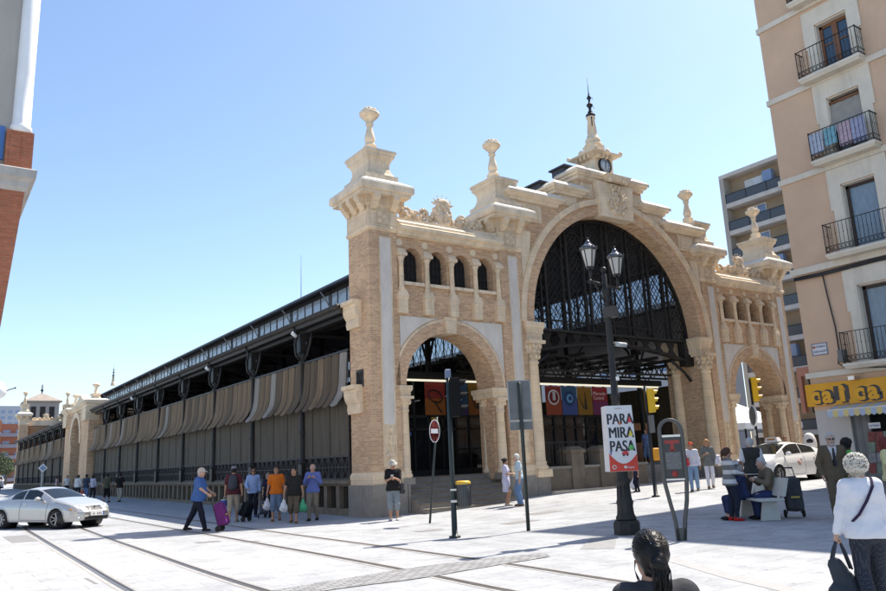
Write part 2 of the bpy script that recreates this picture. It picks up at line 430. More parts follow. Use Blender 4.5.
_B = {}
def make_tower(x0):
    mb = MB()
    mb.box(0, TW, 0, TD, 1.35, 9.75, BRICK)
    mb.rects([(-.05, TW+.05, -.05, TD+.05, .95), (-.05, TW+.05, -.05, TD+.05, 1.25), (-.003, TW+.003, -.003, TD+.003, 1.36)], STONE)
    t = mb.build('tower', market, loc=(x0, 0, 0))
    b = MB(); b.box(-.10, TW+.10, -.10, TD+.10, -.4, .95, GRAN); b.build('plinth', t)
    b = MB(); b.box(-.035, TW+.035, -.035, TD+.035, 9.92, 10.62, STONE)
    b.rects([(-.0, TW+.0, -.0, TD+.0, 9.75), (-.06, TW+.06, -.06, TD+.06, 9.80), (-.075, TW+.075, -.075, TD+.075, 9.88), (-.036, TW+.036, -.036, TD+.036, 9.93)], STONE)
    b.box(.32, .82, -.05, -.034, 10.0, 10.5, STONE)
    b.box(.36, .78, -.062, -.049, 10.04, 10.46, CARVE)
    for a in range(4): b.ball((.57+.12*math.cos(a*PI/2+.78), -.062, 10.25+.12*math.sin(a*PI/2+.78)), .07, 8, CARVE, (1, .4, 1))
    b.ball((.57, -.065, 10.25), .06, 8, CARVE, (1, .5, 1))
    b.build('stone_block', t)
    b = MB()
    b.rects([(-.035, TW+.035, -.035, TD+.035, 10.62), (-.12, TW+.12, -.12, TD+.12, 10.70), (-.12, TW+.12, -.12, TD+.12, 11.04)], STONE)
    p = .52
    b.rects([(-p+.1, TW+p-.1, -p+.1, TD+p-.1, 11.0), (-p+.1, TW+p-.1, -p+.1, TD+p-.1, 11.10), (-p+.02, TW+p-.02, -p+.02, TD+p-.02, 11.13), (-p, TW+p, -p, TD+p, 11.18), (-p, TW+p, -p, TD+p, 11.36)], STONEP)
    b.rects([(-p+.005, TW+p-.005, -p+.005, TD+p-.005, 11.36), (-p+.02, TW+p-.02, -p+.02, TD+p-.02, 11.43), (-.0, TW+.0, -.0, TD+.0, 11.74)], CAPS)
    b.build('cornice', t)
    # brackets under the slab
    def bracket(cx, cy, nx, ny):
        q = MB(); prof = [(.10, 11.0), (.42, 11.0), (.42, 10.86), (.34, 10.78), (.22, 10.62), (.10, 10.5)]
        w = .13
        for s in (-1, 1):
            pass
        vs = []
        for sgn in (-w, w):
            for (d, z) in prof: vs.append((cx+nx*d-ny*sgn, cy+ny*d+nx*sgn, z))
        n = len(prof); fs = [tuple(range(n)), tuple(range(2*n-1, n-1, -1))]+[(i, n+i, n+(i+1) % n, (i+1) % n) for i in range(n)]
        q.add(vs, fs, STONE); q.build('bracket', t)
    for xx in (.17, TW-.17): bracket(xx, 0, 0, -1); bracket(xx, TD, 0, 1)
    for yy in (.2, TD/2, TD-.2): bracket(0, yy, -1, 0); bracket(TW, yy, 1, 0)
    b = MB()
    sec = [(0.10, 11.56), (0.10, 11.86), (0.02, 11.88), (-.06, 12.0), (-.13, 12.2), (-.13, 12.36), (-.08, 12.5), (0.0, 12.6), (.02, 12.63), (.02, 12.72), (.07, 12.75), (.07, 12.86)]
    b.rects([(-a+0, TW+a, -a, TD+a, z) for a, z in sec], STONEP)
    b.rects([(.32, TW-.32, .5, TD-.5, 12.86), (.32, TW-.32, .5, TD-.5, 13.06), (.38, TW-.38, .58, TD-.58, 13.08), (.38, TW-.38, .58, TD-.58, 13.28)], STONEP)
    b.build('pedestal', t)
    b = MB(); c = (TW/2, TD/2, 0)
    b.lathe([(.21, 13.28), (.21, 13.33), (.14, 13.36), (.19, 13.46), (.205, 13.58), (.165, 13.76), (.115, 13.98), (.105, 14.1), (.15, 14.14), (.15, 14.18), (.12, 14.22), (.19, 14.34), (.33, 14.48), (.385, 14.54), (.385, 14.62), (.32, 14.66)], c, 18, STONEP)
    for k in range(14):
        a = k*2.4; r = .26*math.sqrt((k+.5)/14)
        b.ball((c[0]+r*math.cos(a), c[1]+r*math.sin(a), 14.7+.10*(1-r/.26)), .085, 8, STONEP)
    b.build('urn', t)
    b = MB(); b.box(.43, .86, -.022, .0, 2.92, 9.5, MARBLE); b.build('marble_panel', t)
    b = MB()
    for (a, c2) in ((.385, .43), (.86, .905)): b.box(a, c2, -.035, .0, 1.5, 9.545, STONE)
    b.box(.43, .86, -.035, 0, 9.5, 9.545, STONE); b.box(.43, .86, -.035, 0, 1.44, 1.5, STONE); b.box(.43, .86, -.012, 0, 1.5, 2.92, STONE)
    b.build('panel_frame', t)
    sp = []
    r_ = random.Random(3)
    for k in range(15): sp.append(((.645+r_.uniform(-.10, .10), -.035, 1.65+k*.08), r_.uniform(.035, .075)))
    lumps(t, 'carved_garland', sp, .02, STONEP, .03)
    return t
tw = make_tower(0)
towers = [tw]
for xx in (AI, W-AI-TW, W-TW):
    c = copy_tree(tw, market); c.location = (xx, 0, 0); towers.append(c)
for xx in (0, AI, W-AI-TW, W-TW):      # the back front is the same, turned round
    c = copy_tree(tw, market); c.location = (xx+TW, DEPTH, 0); c.rotation_euler = (0, 0, PI); towers.append(c)
# brackets and plaque on the street side of the first tower
for z0 in (6.35, 3.35):
    b = MB()
    prof = [(.0, z0), (-.10, z0), (-.14, z0+.16), (-.12, z0+.3), (-.22, z0+.46), (-.26, z0+.62), (-.26, z0+.80), (-.36, z0+.84), (-.36, z0+.97), (0, z0+.97)]
    b.prism([(x, z) for x, z in prof], 'y', .62, 1.56, STONE)
    b.build('side_console', tw)
b = MB(); b.box(-.03, 0, .55, 1.05, 4.25, 4.85, IRONW)
for k in range(3):
    b.bar((-.035, .6+.14*k, 4.33), (-.035, .74+.14*k, 4.77), .03, .02, DARK); b.bar((-.035, .74+.14*k, 4.33), (-.035, .6+.14*k, 4.77), .03, .02, DARK)
b.build('iron_plaque', tw)

# ---- the two arcaded bays
ACX, AR, AZ = 3.35, 1.98, 4.25
def make_bay(x0, flip=False):
    """local x 0..4.74 (outer tower to inner tower)"""
    w = AI-TW; cx = ACX-TW
    mb = MB()
    # brick wall with the arch; the ring is a separate part
    arch_wall(mb, 0, w, AZ, 6.78, cx, AR, AZ, .05, 1.15, BRICK, BRICK, 28)
    mb.box(0, .20, .30, 1.15, .9, 3.88, BRICK); mb.box(w-.50, w, .30, 1.15, .9, 3.88, BRICK)
    mb.box(0, w, .05, .46, 6.78, 7.86, BRICK)
    pitch = 1.11; xs = [.14+pitch*i for i in range(5)]
    for i in range(4):
        a = xs[i] if i else 0; bb = xs[i+1] if i < 3 else w
        arch_wall(mb, a, bb, 7.86, 9.66, (xs[i]+xs[i+1])/2, .40, 8.88, .05, .46, BRICK, BRICK, 14)
    o = mb.build('arcade_wall', market, loc=(x0, 0, 0))
    if flip: o.scale = (-1, 1, 1); o.location = (x0+w, 0, 0)
    b = MB(); ring(b, cx, AZ, AR-.01, AR+.40, .0, .3, BRICK, 36); b.build('arch_ring', o)
    b = MB(); ring(b, cx, AZ, AR+.402, AR+.50, .015, .3, STONE, 36); b.build('arch_moulding', o)
    for xa, xb in ((0, .36), (w-.70, w)):
        pp = .08; b = MB()
        b.rects([(xa-pp*k, xb+pp*k, .0-pp*k, 1.2+pp*k, z) for k, z in ((0, 3.88), (.3, 3.9), (.3, 4.02), (.7, 4.06), (1., 4.12), (1., 4.245))], STONE)
        b.build('impost', o)
    for (px, py) in ((.20, .17), (w-.28, .17), (w-.34, .92), (.16, .92)):
        b = MB()
        b.rects([(px-.24, px+.24, py-.24, py+.24, .9), (px-.24, px+.24, py-.24, py+.24, 1.12)], GRAN)
        b.lathe([(.235, 1.12), (.25, 1.17), (.235, 1.24), (.20, 1.28), (.215, 1.33), (.18, 1.38), (.185, 2.0), (.158, 3.34), (.185, 3.36), (.185, 3.41), (.165, 3.43), (.18, 3.58), (.25, 3.76), (.28, 3.80)], (px, py, 0), 18, STONE)
        for q in range(8):
            a = q*PI/4; b.ball((px+.215*math.cos(a), py+.215*math.sin(a), 3.68), .06, 8, STONE, (1, 1, 1.6))
        b.box(px-.27, px+.27, py-.27, py+.27, 3.79, 3.88, STONE)
        b.build('column', o)
    # keystone
    b = MB(); b.prism([(cx-.2, AZ+AR-.04), (cx+.2, AZ+AR-.04), (cx+.28, AZ+AR+.56), (cx-.28, AZ+AR+.56)], 'y', -.10, .3, STONE); b.build('keystone', o)
    # marble spandrels
    for sg in (-1, 1):
        q = []; r = AR+.53
        xe = .06 if sg < 0 else w-.06
        zt = 6.72
        a1 = math.asin((zt-AZ)/r); a0 = math.acos(abs(xe-cx)/r) if abs(xe-cx) < r else 0
        for i in range(9):
            a = a0+(a1-a0)*i/8; q.append((cx+sg*r*math.cos(a), AZ+r*math.sin(a)))
        q.append((xe, zt))
        b = MB(); b.prism(q if sg > 0 else q[::-1], 'y', .03, .06, MARBLE); b.build('marble_spandrel', o)
    # colonnettes, sills, roundels, dark grilles
    for i, x in enumerate(xs):
        b = MB()
        b.rects([(x-.19, x+.19, -.14, .05, 6.80), (x-.19, x+.19, -.14, .05, 7.30), (x-.22, x+.22, -.17, .05, 7.34), (x-.22, x+.22, -.17, .05, 7.46), (x-.12, x+.12, -.14, .05, 7.66)], STONE)
        b.lathe([(.115, 7.64), (.13, 7.70), (.105, 7.76), (.10, 7.82), (.09, 8.62), (.11, 8.64), (.09, 8.68), (.12, 8.80), (.17, 8.90)], (x, -.03, 0), 12, STONE)
        b.rects([(x-.18, x+.18, -.19, .06, 8.9), (x-.2, x+.2, -.20, .06, 8.98), (x-.15, x+.15, -.10, .06, 9.14), (x-.12, x+.12, -.04, .06, 9.2)], STONE)
        b.build('colonnette', o)
        b = MB(); b.lathe([(.002, .03), (.12, .03), (.135, .04), (.135, .07)], (x, .0, 9.44), 20, STONEP, False, axis='y'); b.build('roundel', o)
    for i in range(4):
        c = (xs[i]+xs[i+1])/2
        b = MB(); b.box(c-.44, c+.44, -.05, .44, 7.862, 7.98, STONEP); b.build('window_sill', o)
        b = MB()
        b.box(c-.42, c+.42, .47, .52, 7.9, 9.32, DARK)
        for q in range(5): b.box(c-.34+.17*q-.012, c-.34+.17*q+.012, .43, .455, 7.98, 9.27, IRON)
        for q in range(4): b.box(c-.4, c+.4, .42, .44, 8.2+.26*q, 8.225+.26*q, IRON)
        b.build('grille_window', o)
    # sloping cornice
    b = MB(); prof = [(-.02, 9.66), (-.14, 9.70), (-.16, 9.80), (-.34, 9.86), (-.36, 9.98), (-.26, 10.04), (-.20, 10.05), (-.20, 10.15), (.05, 10.30), (.05, 10.40), (.75, 10.46), (.75, 9.66)]
    b.prism(prof, 'x', .02, w-.02, STONEP); b.build('cornice', o)
    # carved cresting: shield with a spiked crown between scrolls
    r_ = random.Random(11); cc = w/2-.12; sp = []
    for s in (-1, 1):
        for k in range(120):
            u = r_.random(); x = cc+s*(.2+1.65*u); hmax = .66*(1-.50*u)*(.72+.28*math.sin(u*21))
            sp.append(((x, .30+r_.uniform(-.10, .06), 10.42+hmax*r_.random()**.8), r_.uniform(.04, .095)))
        for k in range(14):
            a = k*.55; rr = .24*(1-k/16); sp.append(((cc+s*1.6+s*rr*math.cos(a), .26, 10.68+rr*math.sin(a)), .07))
            sp.append(((cc+s*.85+s*rr*math.cos(a)*.9, .22, 10.75+rr*math.sin(a)*.9), .06))
    for k in range(26):
        a = r_.uniform(0, 2*PI); rr = r_.random()**.5; sp.append(((cc+.30*rr*math.cos(a), .22, 10.85+.42*rr*math.sin(a)), .12))
    for k in range(20): a = k*PI/10; sp.append(((cc+.34*math.cos(a), .20, 10.85+.46*math.sin(a)), .07))
    for k in range(7):
        a = PI*(k+.5)/7; sp.append(((cc+.40*math.cos(a), .22, 11.2+.28*math.sin(a)), .06)); sp.append(((cc+.50*math.cos(a), .22, 11.2+.42*math.sin(a)), .035))
        sp.append(((cc+.2*math.cos(a), .2, 11.2+.16*math.sin(a)), .12))
    lumps(o, 'crest_carving', sp, .024, CARVE, .016)
    return o
bay1 = make_bay(TW)
bay2 = copy_tree(bay1, market); bay2.scale = (-1, 1, 1); bay2.location = (W-TW, 0, 0)
for f in (0, 1):
    c = copy_tree(bay1, market); c.location = ((AI if f == 0 else W-TW), DEPTH, 0); c.rotation_euler = (0, 0, PI)
    if f: pass

# steps under the left arch and flanking granite
def steps(x0, x1, n, ztop, zbot, yfront, run, name='steps'):
    b = MB(); hgt = (ztop-zbot)/n
    for i in range(n):
        y0 = yfront+run*i
        b.box(x0, x1, y0, yfront+run*n+.5, zbot-.3 if i == 0 else zbot+hgt*i-.001, zbot+hgt*(i+1), GRAN)
        b.box(x0, x1, y0-.025, y0+.04, zbot+hgt*(i+1)-.045, zbot+hgt*(i+1)+.003, LEDGE)
    return b.build(name, market)
steps(1.36, 5.66, 7, 1.10, -.04, -1.0, .33)
steps(W-5.66, W-1.36, 6, 1.10, .25, -.7, .33)
b = MB()
for q in ((1.26, 1.34), (7.03, 7.66), (W-7.66, W-7.03), (W-1.34, W-1.26), (5.68, 5.77), (W-5.77, W-5.68)):
    b = MB(); b.box(q[0], q[1], -.12, 1.3, -.4, .90, GRAN); b.build('granite_plinth', market)

# ---- the great arch
GX, GR, GZ = W/2, 5.30, 6.90
x0, x1 = AI+TW, W-AI-TW
mb = MB()
arch_wall(mb, x0, x1, GZ, 12.32, GX, GR, GZ, .10, 1.05, BRICK, BRICK, 48)
mb.box(9.30, W-9.30, .10, 1.05, 12.32, 12.78, BRICK); mb.box(10.75, W-10.75, .10, 1.05, 12.78, 13.72, BRICK)
for a, c in ((x0, x0+.46), (x1-.46, x1)): mb.box(a, c, .30, 2.3, .9, GZ, BRICK)
ga = mb.build('great_arch', market)
b = MB(); ring(b, GX, GZ, GR-.01, GR+.46, .02, .3, BRICK, 56); b.build('brick_ring', ga)
b = MB(); ring(b, GX, GZ, GR+.462, GR+.72, -.08, .3, STONE, 56); b.build('stone_ring', ga)
for s in (0, 1):
    b = MB(); xa, xb = (x0, x0+.78) if s == 0 else (x1-.78, x1)
    b.rects([(xa-.1*k, xb+.1*k, -.06-.1*k, 2.2, z) for k, z in ((0, 6.15), (0, 6.42), (.4, 6.46), (.4, 6.60), (.9, 6.68), (1., 6.76), (1., 6.90))], STONE)
    b.build('impost', ga)
for s in (-1, 1):
    for yy, off in ((.14, 0), (1.75, .1)):
        px = GX+s*(GR+.17-off); b = MB()
        b.rects([(px-.36, px+.36, yy-.36, yy+.36, .88), (px-.36, px+.36, yy-.36, yy+.36, 1.16)], STONE)
        b.lathe([(.35, 1.16), (.37, 1.22), (.35, 1.3), (.29, 1.35), (.315, 1.42), (.27, 1.5), (.275, 2.6), (.235, 5.22), (.27, 5.25), (.27, 5.32), (.24, 5.36), (.25, 5.6), (.32, 5.85), (.40, 6.02)], (px, yy, 0), 24, STONE)
        r_ = random.Random(5)
        for q in range(8):
            a = q*PI/4
            for (rr, zz, sz) in ((.27, 5.52, .09), (.31, 5.74, .09), (.38, 5.93, .085)): b.ball((px+rr*math.cos(a+(zz > 5.7)*.39), yy+rr*math.sin(a+(zz > 5.7)*.39), zz), sz, 8, CARVE, (1, 1, 1.4))
        b.box(px-.42, px+.42, yy-.42, yy+.42, 6.02, 6.15, STONE)
        b.build('column', ga)
# stepped parapet cornices with dark roof edges behind
for (a, c, z0, z1, nm) in ((x0-.30, 9.30, 12.02, 12.40, 0), (W-9.30, x1+.30, 12.02, 12.40, 0), (9.27, 10.80, 12.72, 13.10, 0), (W-10.80, W-9.27, 12.72, 13.10, 0), (10.72, W-10.72, 13.66, 14.07, 0)):
    b = MB(); cornice(b, a+.02, c-.02, .10, 1.0, z0, z1, .30, STONEP, CAPS, .22); b.build('parapet_cornice', ga)
for (a, c, z) in ((x0, 9.2, 12.55), (W-9.2, x1, 12.55), (9.0, 10.7, 13.36), (W-10.7, W-9.0, 13.36), (10.55, 11.95, 14.42), (W-11.95, W-10.55, 14.42)):
    b = MB(); b.box(a, c, .72, 1.5, z-.30, z, ROOFM); b.box(a-.12, c+.12, .55, 1.6, z, z+.07, ROOFM); b.build('stepped_roof', ga)
# keystone with carved arms
b = MB(); b.prism([(GX-1.02, 12.02), (GX+1.02, 12.02), (GX+1.16, 13.66), (GX-1.16, 13.66)], 'y', -.20, .3, STONEP)
ks = b.build('keystone', ga)
r_ = random.Random(21); sp = []
for k in range(110):
    a = r_.uniform(0, 2*PI); rr = r_.random()**.5; sp.append(((GX+.75*rr*math.cos(a), -.22, 12.8+.62*rr*math.sin(a)), r_.uniform(.04, .10)))
for k in range(18): a = k*PI/9; sp.append(((GX+.42*math.cos(a), -.25, 12.78+.46*math.sin(a)), .055))
for k in range(16): sp.append(((GX+r_.uniform(-.42, .42), -.26, 13.45+r_.uniform(-.12, .14)), .07))
lumps(ks, 'carved_arms', sp, .026, CARVE, .018)
b = MB()
for k in range(-3, 4): b.ball((GX+.17*k, -.40, 13.93-.05*abs(k)), .13, 8, STONEP, (1, 1, 1.2))
b.rects([(GX-.5, GX+.5, -.45, .1, 13.72), (GX-.8, GX+.8, -.55, .1, 13.98)], STONEP)
b.build('console', ks)
# relief tablets in the spandrels
for (xa, xb, za, zb) in ((10.88, 11.56, 12.82, 13.5), (W-11.56, W-10.88, 12.82, 13.5), (9.42, 10.5, 12.26, 12.68), (W-10.5, W-9.42, 12.26, 12.68), (7.25, 8.35, 11.2, 11.95), (W-8.35, W-7.25, 11.2, 11.95)):
    b = MB(); b.box(xa, xb, .05, .12, za, zb, STONEP); b.box(xa+.05, xb-.05, .035, .06, za+.05, zb-.05, CARVE)
    n = max(3, int((xb-xa)/.22))
    for i in range(n):
        c = xa+.1+(xb-xa-.2)*(i+.5)/n
        b.box(c-.07, c-.03, .012, .04, za+.12, zb-.12, STONEP); b.box(c+.03, c+.07, .012, .04, za+.12, zb-.12, STONEP)
        b.box(c-.03, c+.03, .012, .04, (zb-.17) if i % 2 else (za+.12), (zb-.12) if i % 2 else (za+.17), STONEP)
    b.build('relief_tablet', ga)
for s in (0, 1):
    xa = x0+.06 if s == 0 else x1-.62
    b = MB(); b.prism([(xa, 7.6), (xa+(.15 if s == 0 else .56), 7.6), (xa+.56, 10.6 if s == 0 else 7.6), (xa+.56, 10.75), (xa, 10.75)] if s == 0 else [(xa+.41, 7.6), (xa+.56, 7.6), (xa+.56, 10.75), (xa, 10.75), (xa, 10.6)], 'y', .04, .12, STONEP); b.build('spandrel_panel', ga)
# clock housing
b = MB(); c0, c1 = GX-.60, GX+.60
b.rects([(c0-.16, c1+.16, .20, 1.6, 14.07), (c0-.16, c1+.16, .20, 1.6, 14.22), (c0, c1, .36, 1.45, 14.30), (c0, c1, .36, 1.45, 15.26)], STONEP)
ck = b.build('clock_housing', market)
b = MB()
b.rects([(c0-.02, c1+.02, .34, 1.47, 15.16), (c0-.14, c1+.14, .22, 1.59, 15.24), (c0-.32, c1+.32, .04, 1.77, 15.30), (c0-.34, c1+.34, .02, 1.79, 15.36), (c0-.12, c1+.12, .24, 1.57, 15.46), (c0+.12, c1-.12, .48, 1.34, 15.54), (GX-.36, GX+.36, .54, 1.26, 15.60), (GX-.36, GX+.36, .54, 1.26, 15.95)], STONEP)
for sx in (-1, 1):
    for sy in (0, 1): b.ball((GX+sx*.84, .04 if sy == 0 else 1.77, 15.42), .085, 8, STONEP, (1.3, 1.3, 1.3))
for k in range(4): b.box(c0+.06+.26*k, c0+.16+.26*k, .10, .36, 15.06, 15.27, STONE); b.box(c0-.26, c0, .44+.26*k, .54+.26*k, 15.06, 15.27, STONE)
b.ball((GX, .06, 15.42), .12, 8, STONEP, (1.3, .6, 1)); b.ball((c0-.3, .9, 15.42), .12, 8, STONEP, (.6, 1.3, 1))
b.build('eaves', ck)
b = MB(); b.lathe([(.335, -.02), (.385, -.02), (.405, .02), (.395, .09), (.335, .11)], (GX, .26, 14.76), 32, IRON, True, axis='y', ring=True)
for k in range(12):
    a = k*PI/6; b.bar((GX+.22*math.sin(a), .252, 14.76+.22*math.cos(a)), (GX+.27*math.sin(a), .252, 14.76+.27*math.cos(a)), .03, .02, IRON)
b.bar((GX, .245, 14.72), (GX+.02, .245, 14.98), .03, .015, IRON); b.bar((GX, .24, 14.76), (GX-.02, .24, 14.60), .035, .015, IRON)
b.build('clock_rim', ck)
b = MB(); b.lathe([(.001, 0), (.35, 0), (.35, .05)], (GX, .262, 14.76), 32, mat('pale_clock_face', (.50, .58, .66), .4, .05), True, axis='y'); b.build('clock_face', ck)
b = MB()
b.lathe([(.42, 15.94), (.42, 16.02), (.30, 16.08), (.36, 16.18), (.36, 16.28), (.26, 16.36), (.27, 16.46), (.20, 16.56), (.235, 16.62), (.165, 17.35), (.215, 17.38), (.215, 17.46), (.15, 17.5)], (GX, .90, 0), 16, STONEP)
sp_ = b.build('spire', market)
b = MB()
b.lathe([(.19, 17.46), (.23, 17.5), (.23, 17.58), (.11, 17.64), (.13, 17.72), (.07, 17.8), (.07, 17.95), (.15, 18.05), (.15, 18.12), (.06, 18.2), (.05, 18.36), (.12, 18.46), (.05, 18.58), (.03, 18.7), (.018, 18.8), (.012, 19.55)], (GX, .90, 0), 12, IRON)
b.tube([(GX, .9, 18.0), (GX+.22, .9, 18.1), (GX+.30, .9, 18.0)], .012, 6, IRON); b.tube([(GX, .9, 18.45), (GX+.2, .9, 18.55), (GX+.26, .9, 18.46)], .012, 6, IRON)
b.tube([(GX-.10, .77, 16.6), (GX-.12, .74, 17.4)], .03, 6, IRON)
b.build('iron_finial', sp_)
c = copy_tree(sp_, market); c.location = (0, DEPTH-2.6, 0)

# ---- lattice screen in the great arch
YL = .82
b = MB()
ring(b, GX, GZ, GR-.14, GR-.02, YL-.06, YL+.06, IRON, 48)
npan = 8; pw = 2*GR/npan
for i in range(npan+1):
    x = GX-GR+pw*i; hh = math.sqrt(max(0, GR*GR-(x-GX)**2))
    if hh < .3: continue
    for d in (-.14, .14):
        b.box(x+d-.035, x+d+.035, YL-.06, YL+.06, GZ-.1, GZ+hh-.02, IRON)
    for k in range(int(hh/.5)):
        z = GZ+.25+.5*k; b.bar((x-.12, YL, z-.12), (x+.12, YL, z+.12), .025, .03, IRON); b.bar((x+.12, YL, z-.12), (x-.12, YL, z+.12), .025, .03, IRON)
b.box(GX-GR, GX+GR, YL-.07, YL+.07, GZ-.16, GZ-.02, IRON); b.box(GX-GR+.1, GX+GR-.1, YL-.04, YL+.04, GZ+.34, GZ+.40, IRON)
scr = b.build('lattice_frame', market)
def clip_bar(b, xa, xb, zf, p, q, w, m):
    """part of a bar that lies inside the semicircle"""
    pts = []
    N = 14
    for i in range(N+1):
        t = i/N; x = p[0]+(q[0]-p[0])*t; z = p[1]+(q[1]-p[1])*t
        ok = xa <= x <= xb and zf <= z and (x-GX)**2+(z-GZ)**2 < (GR-.1)**2
        pts.append(((x, z), ok))
    i = 0
    while i <= N:
        if pts[i][1]:
            j = i
            while j < N and pts[j+1][1]: j += 1
            if j > i: b.bar((pts[i][0][0], YL, pts[i][0][1]), (pts[j][0][0], YL, pts[j][0][1]), w, w, m)
            i = j+1
        else: i += 1
for i in range(npan):
    xa = GX-GR+pw*i+.18; xb = xa+pw-.36; b = MB()
    xc = (xa+xb)/2; hc = math.sqrt(max(.1, GR*GR-max(abs(xa-GX), abs(xb-GX))**2)); zt = GZ+hc
    # round-headed inner frame
    rr = (xb-xa)/2-.03; za = zt-rr-.25
    if za > GZ+.6:
        for xx in (xa+.03, xb-.03): b.box(xx-.02, xx+.02, YL-.04, YL+.04, GZ, za, IRON)
        ring(b, xc, za, rr-.02, rr+.02, YL-.04, YL+.04, IRON, 12)
    s = .34; lo = xa-6; k = 0
    n = int(7/s)
    for k in range(-n, n*2):
        p = (xa, GZ+k*s); q = (xb, GZ+k*s+(xb-xa)*1.25)
        clip_bar(b, xa, xb, GZ, p, q, .022, IRON)
        p = (xb, GZ+k*s); q = (xa, GZ+k*s+(xb-xa)*1.25)
        clip_bar(b, xa, xb, GZ, p, q, .022, IRON)
    b.build('lattice_panel', scr)
    # panes behind the lattice
    g = MB(); P = [(xa-.1, GZ)]
    for j in range(9):
        x = xa-.1+(xb-xa+.2)*j/8; P.append((x, GZ+math.sqrt(max(.01, (GR-.05)**2-(x-GX)**2))))
    P.append((xb+.1, GZ))
    g.prism(P[::-1], 'y', YL+.075, YL+.085, LATGL); g.build('lattice_pane', scr)
# curved girder under it and the porch truss
b = MB(); nn = 44; ys = (YL-.18, YL+.18)
holes = []
def zlow(x): u = (x-GX)/GR; return 5.72+.62*(1-u*u)
top = 6.74
v = []; f = []
b.box(GX-GR-.1, GX+GR+.1, YL-.22, YL+.22, top, top+.10, IRON)
for i in range(nn):
    xa = GX-GR+2*GR*i/nn; xb = GX-GR+2*GR*(i+1)/nn
    b.add([(xa, ys[0], zlow(xa)), (xb, ys[0], zlow(xb)), (xb, ys[1], zlow(xb)), (xa, ys[1], zlow(xa)), (xa, ys[0], zlow(xa)+.09), (xb, ys[0], zlow(xb)+.09), (xb, ys[1], zlow(xb)+.09), (xa, ys[1], zlow(xa)+.09)], [(0, 3, 2, 1), (4, 5, 6, 7), (0, 1, 5, 4), (2, 3, 7, 6)], IRON)
for i in range(12):
    x = GX-GR+2*GR*(i+.5)/12
    w_ = .16
    b.prism([(x-w_-.15, zlow(x)+.08), (x+w_+.15, zlow(x)+.08), (x+w_-.05, (zlow(x)+top)/2), (x+w_+.15, top), (x-w_-.15, top), (x-w_+.05, (zlow(x)+top)/2)], 'y', YL-.03, YL+.03, IRON)
for s in (-1, 1):
    b.box(GX+s*(GR-.25)-.3, GX+s*(GR-.25)+.3, YL-.2, YL+.2, 5.6, 6.9, IRON)
    b.tube([(GX+s*(GR-.1), YL, 4.9), (GX+s*(GR-.5), YL, 5.3), (GX+s*(GR-1.4), YL, 5.85)], .07, 8, IRON)
b.build('curved_girder', market)
b = MB()
for yy in (1.9, 3.2, 4.5):
    for (za, zb) in ((5.25, 5.9),):
        b.box(AI, W-AI, yy-.05, yy+.05, za, za+.09, IRON); b.box(AI, W-AI, yy-.05, yy+.05, zb, zb+.09, IRON)
        n = 26
        for i in range(n):
            xa = AI+(W-2*AI)*i/n; xb = AI+(W-2*AI)*(i+1)/n
            b.bar((xa, yy, za if i % 2 else zb), (xb, yy, zb if i % 2 else za), .045, .045, IRON)
for i in range(9):
    x = AI+.6+(W-2*AI-1.2)*i/8; b.box(x-.05, x+.05, 1.0, 6.0, 5.9, 6.05, IRON)
b.build('porch_truss', market)
# ---- floor, glazed entrance screen with banners
b = MB(); b.box(.9, W-.3, 1.05, DEPTH-1, -.4, 1.08, mat('worn_terrazzo', (.22, .21, .20), .5, .15, 2)); b.build('hall_floor', market)
YS = 4.05
b = MB()
b.box(1.3, 17.0, YS-.15, YS+.25, 5.02, 5.30, IRON); b.box(17.0, W-6, YS-.15, YS+.25, 5.02, 5.30, IRON)
for i in range(24):
    x = 1.4+.70*i
    if x < 16.6: b.box(x-.04, x+.04, YS-.05, YS+.05, 1.08, 5.02, IRON)
for z in (3.42, 2.9): b.box(1.3, 16.6, YS-.05, YS+.05, z, z+.09, IRON)
b.box(1.3, 16.6, YS-.04, YS+.04, 1.08, 1.3, IRON)
es = b.build('entrance_screen', market)
lampm = bpy.data.materials.new('lit_tube'); lampm.use_nodes = True
_b = lampm.node_tree.nodes['Principled BSDF']; _b.inputs['Emission Color'].default_value = (1, .93, .72, 1); _b.inputs['Emission Strength'].default_value = .35; _b.inputs['Base Color'].default_value = (.8, .75, .6, 1)
b = MB(); b.box(1.5, 19.3, YS-.20, YS-.15, 4.90, 4.985, lampm); b.build('tube_light', es)
b = MB(); b.box(1.34, 16.6, YS+.02, YS+.03, 1.3, 3.42, DOORGL); b.build('door_pane', es)
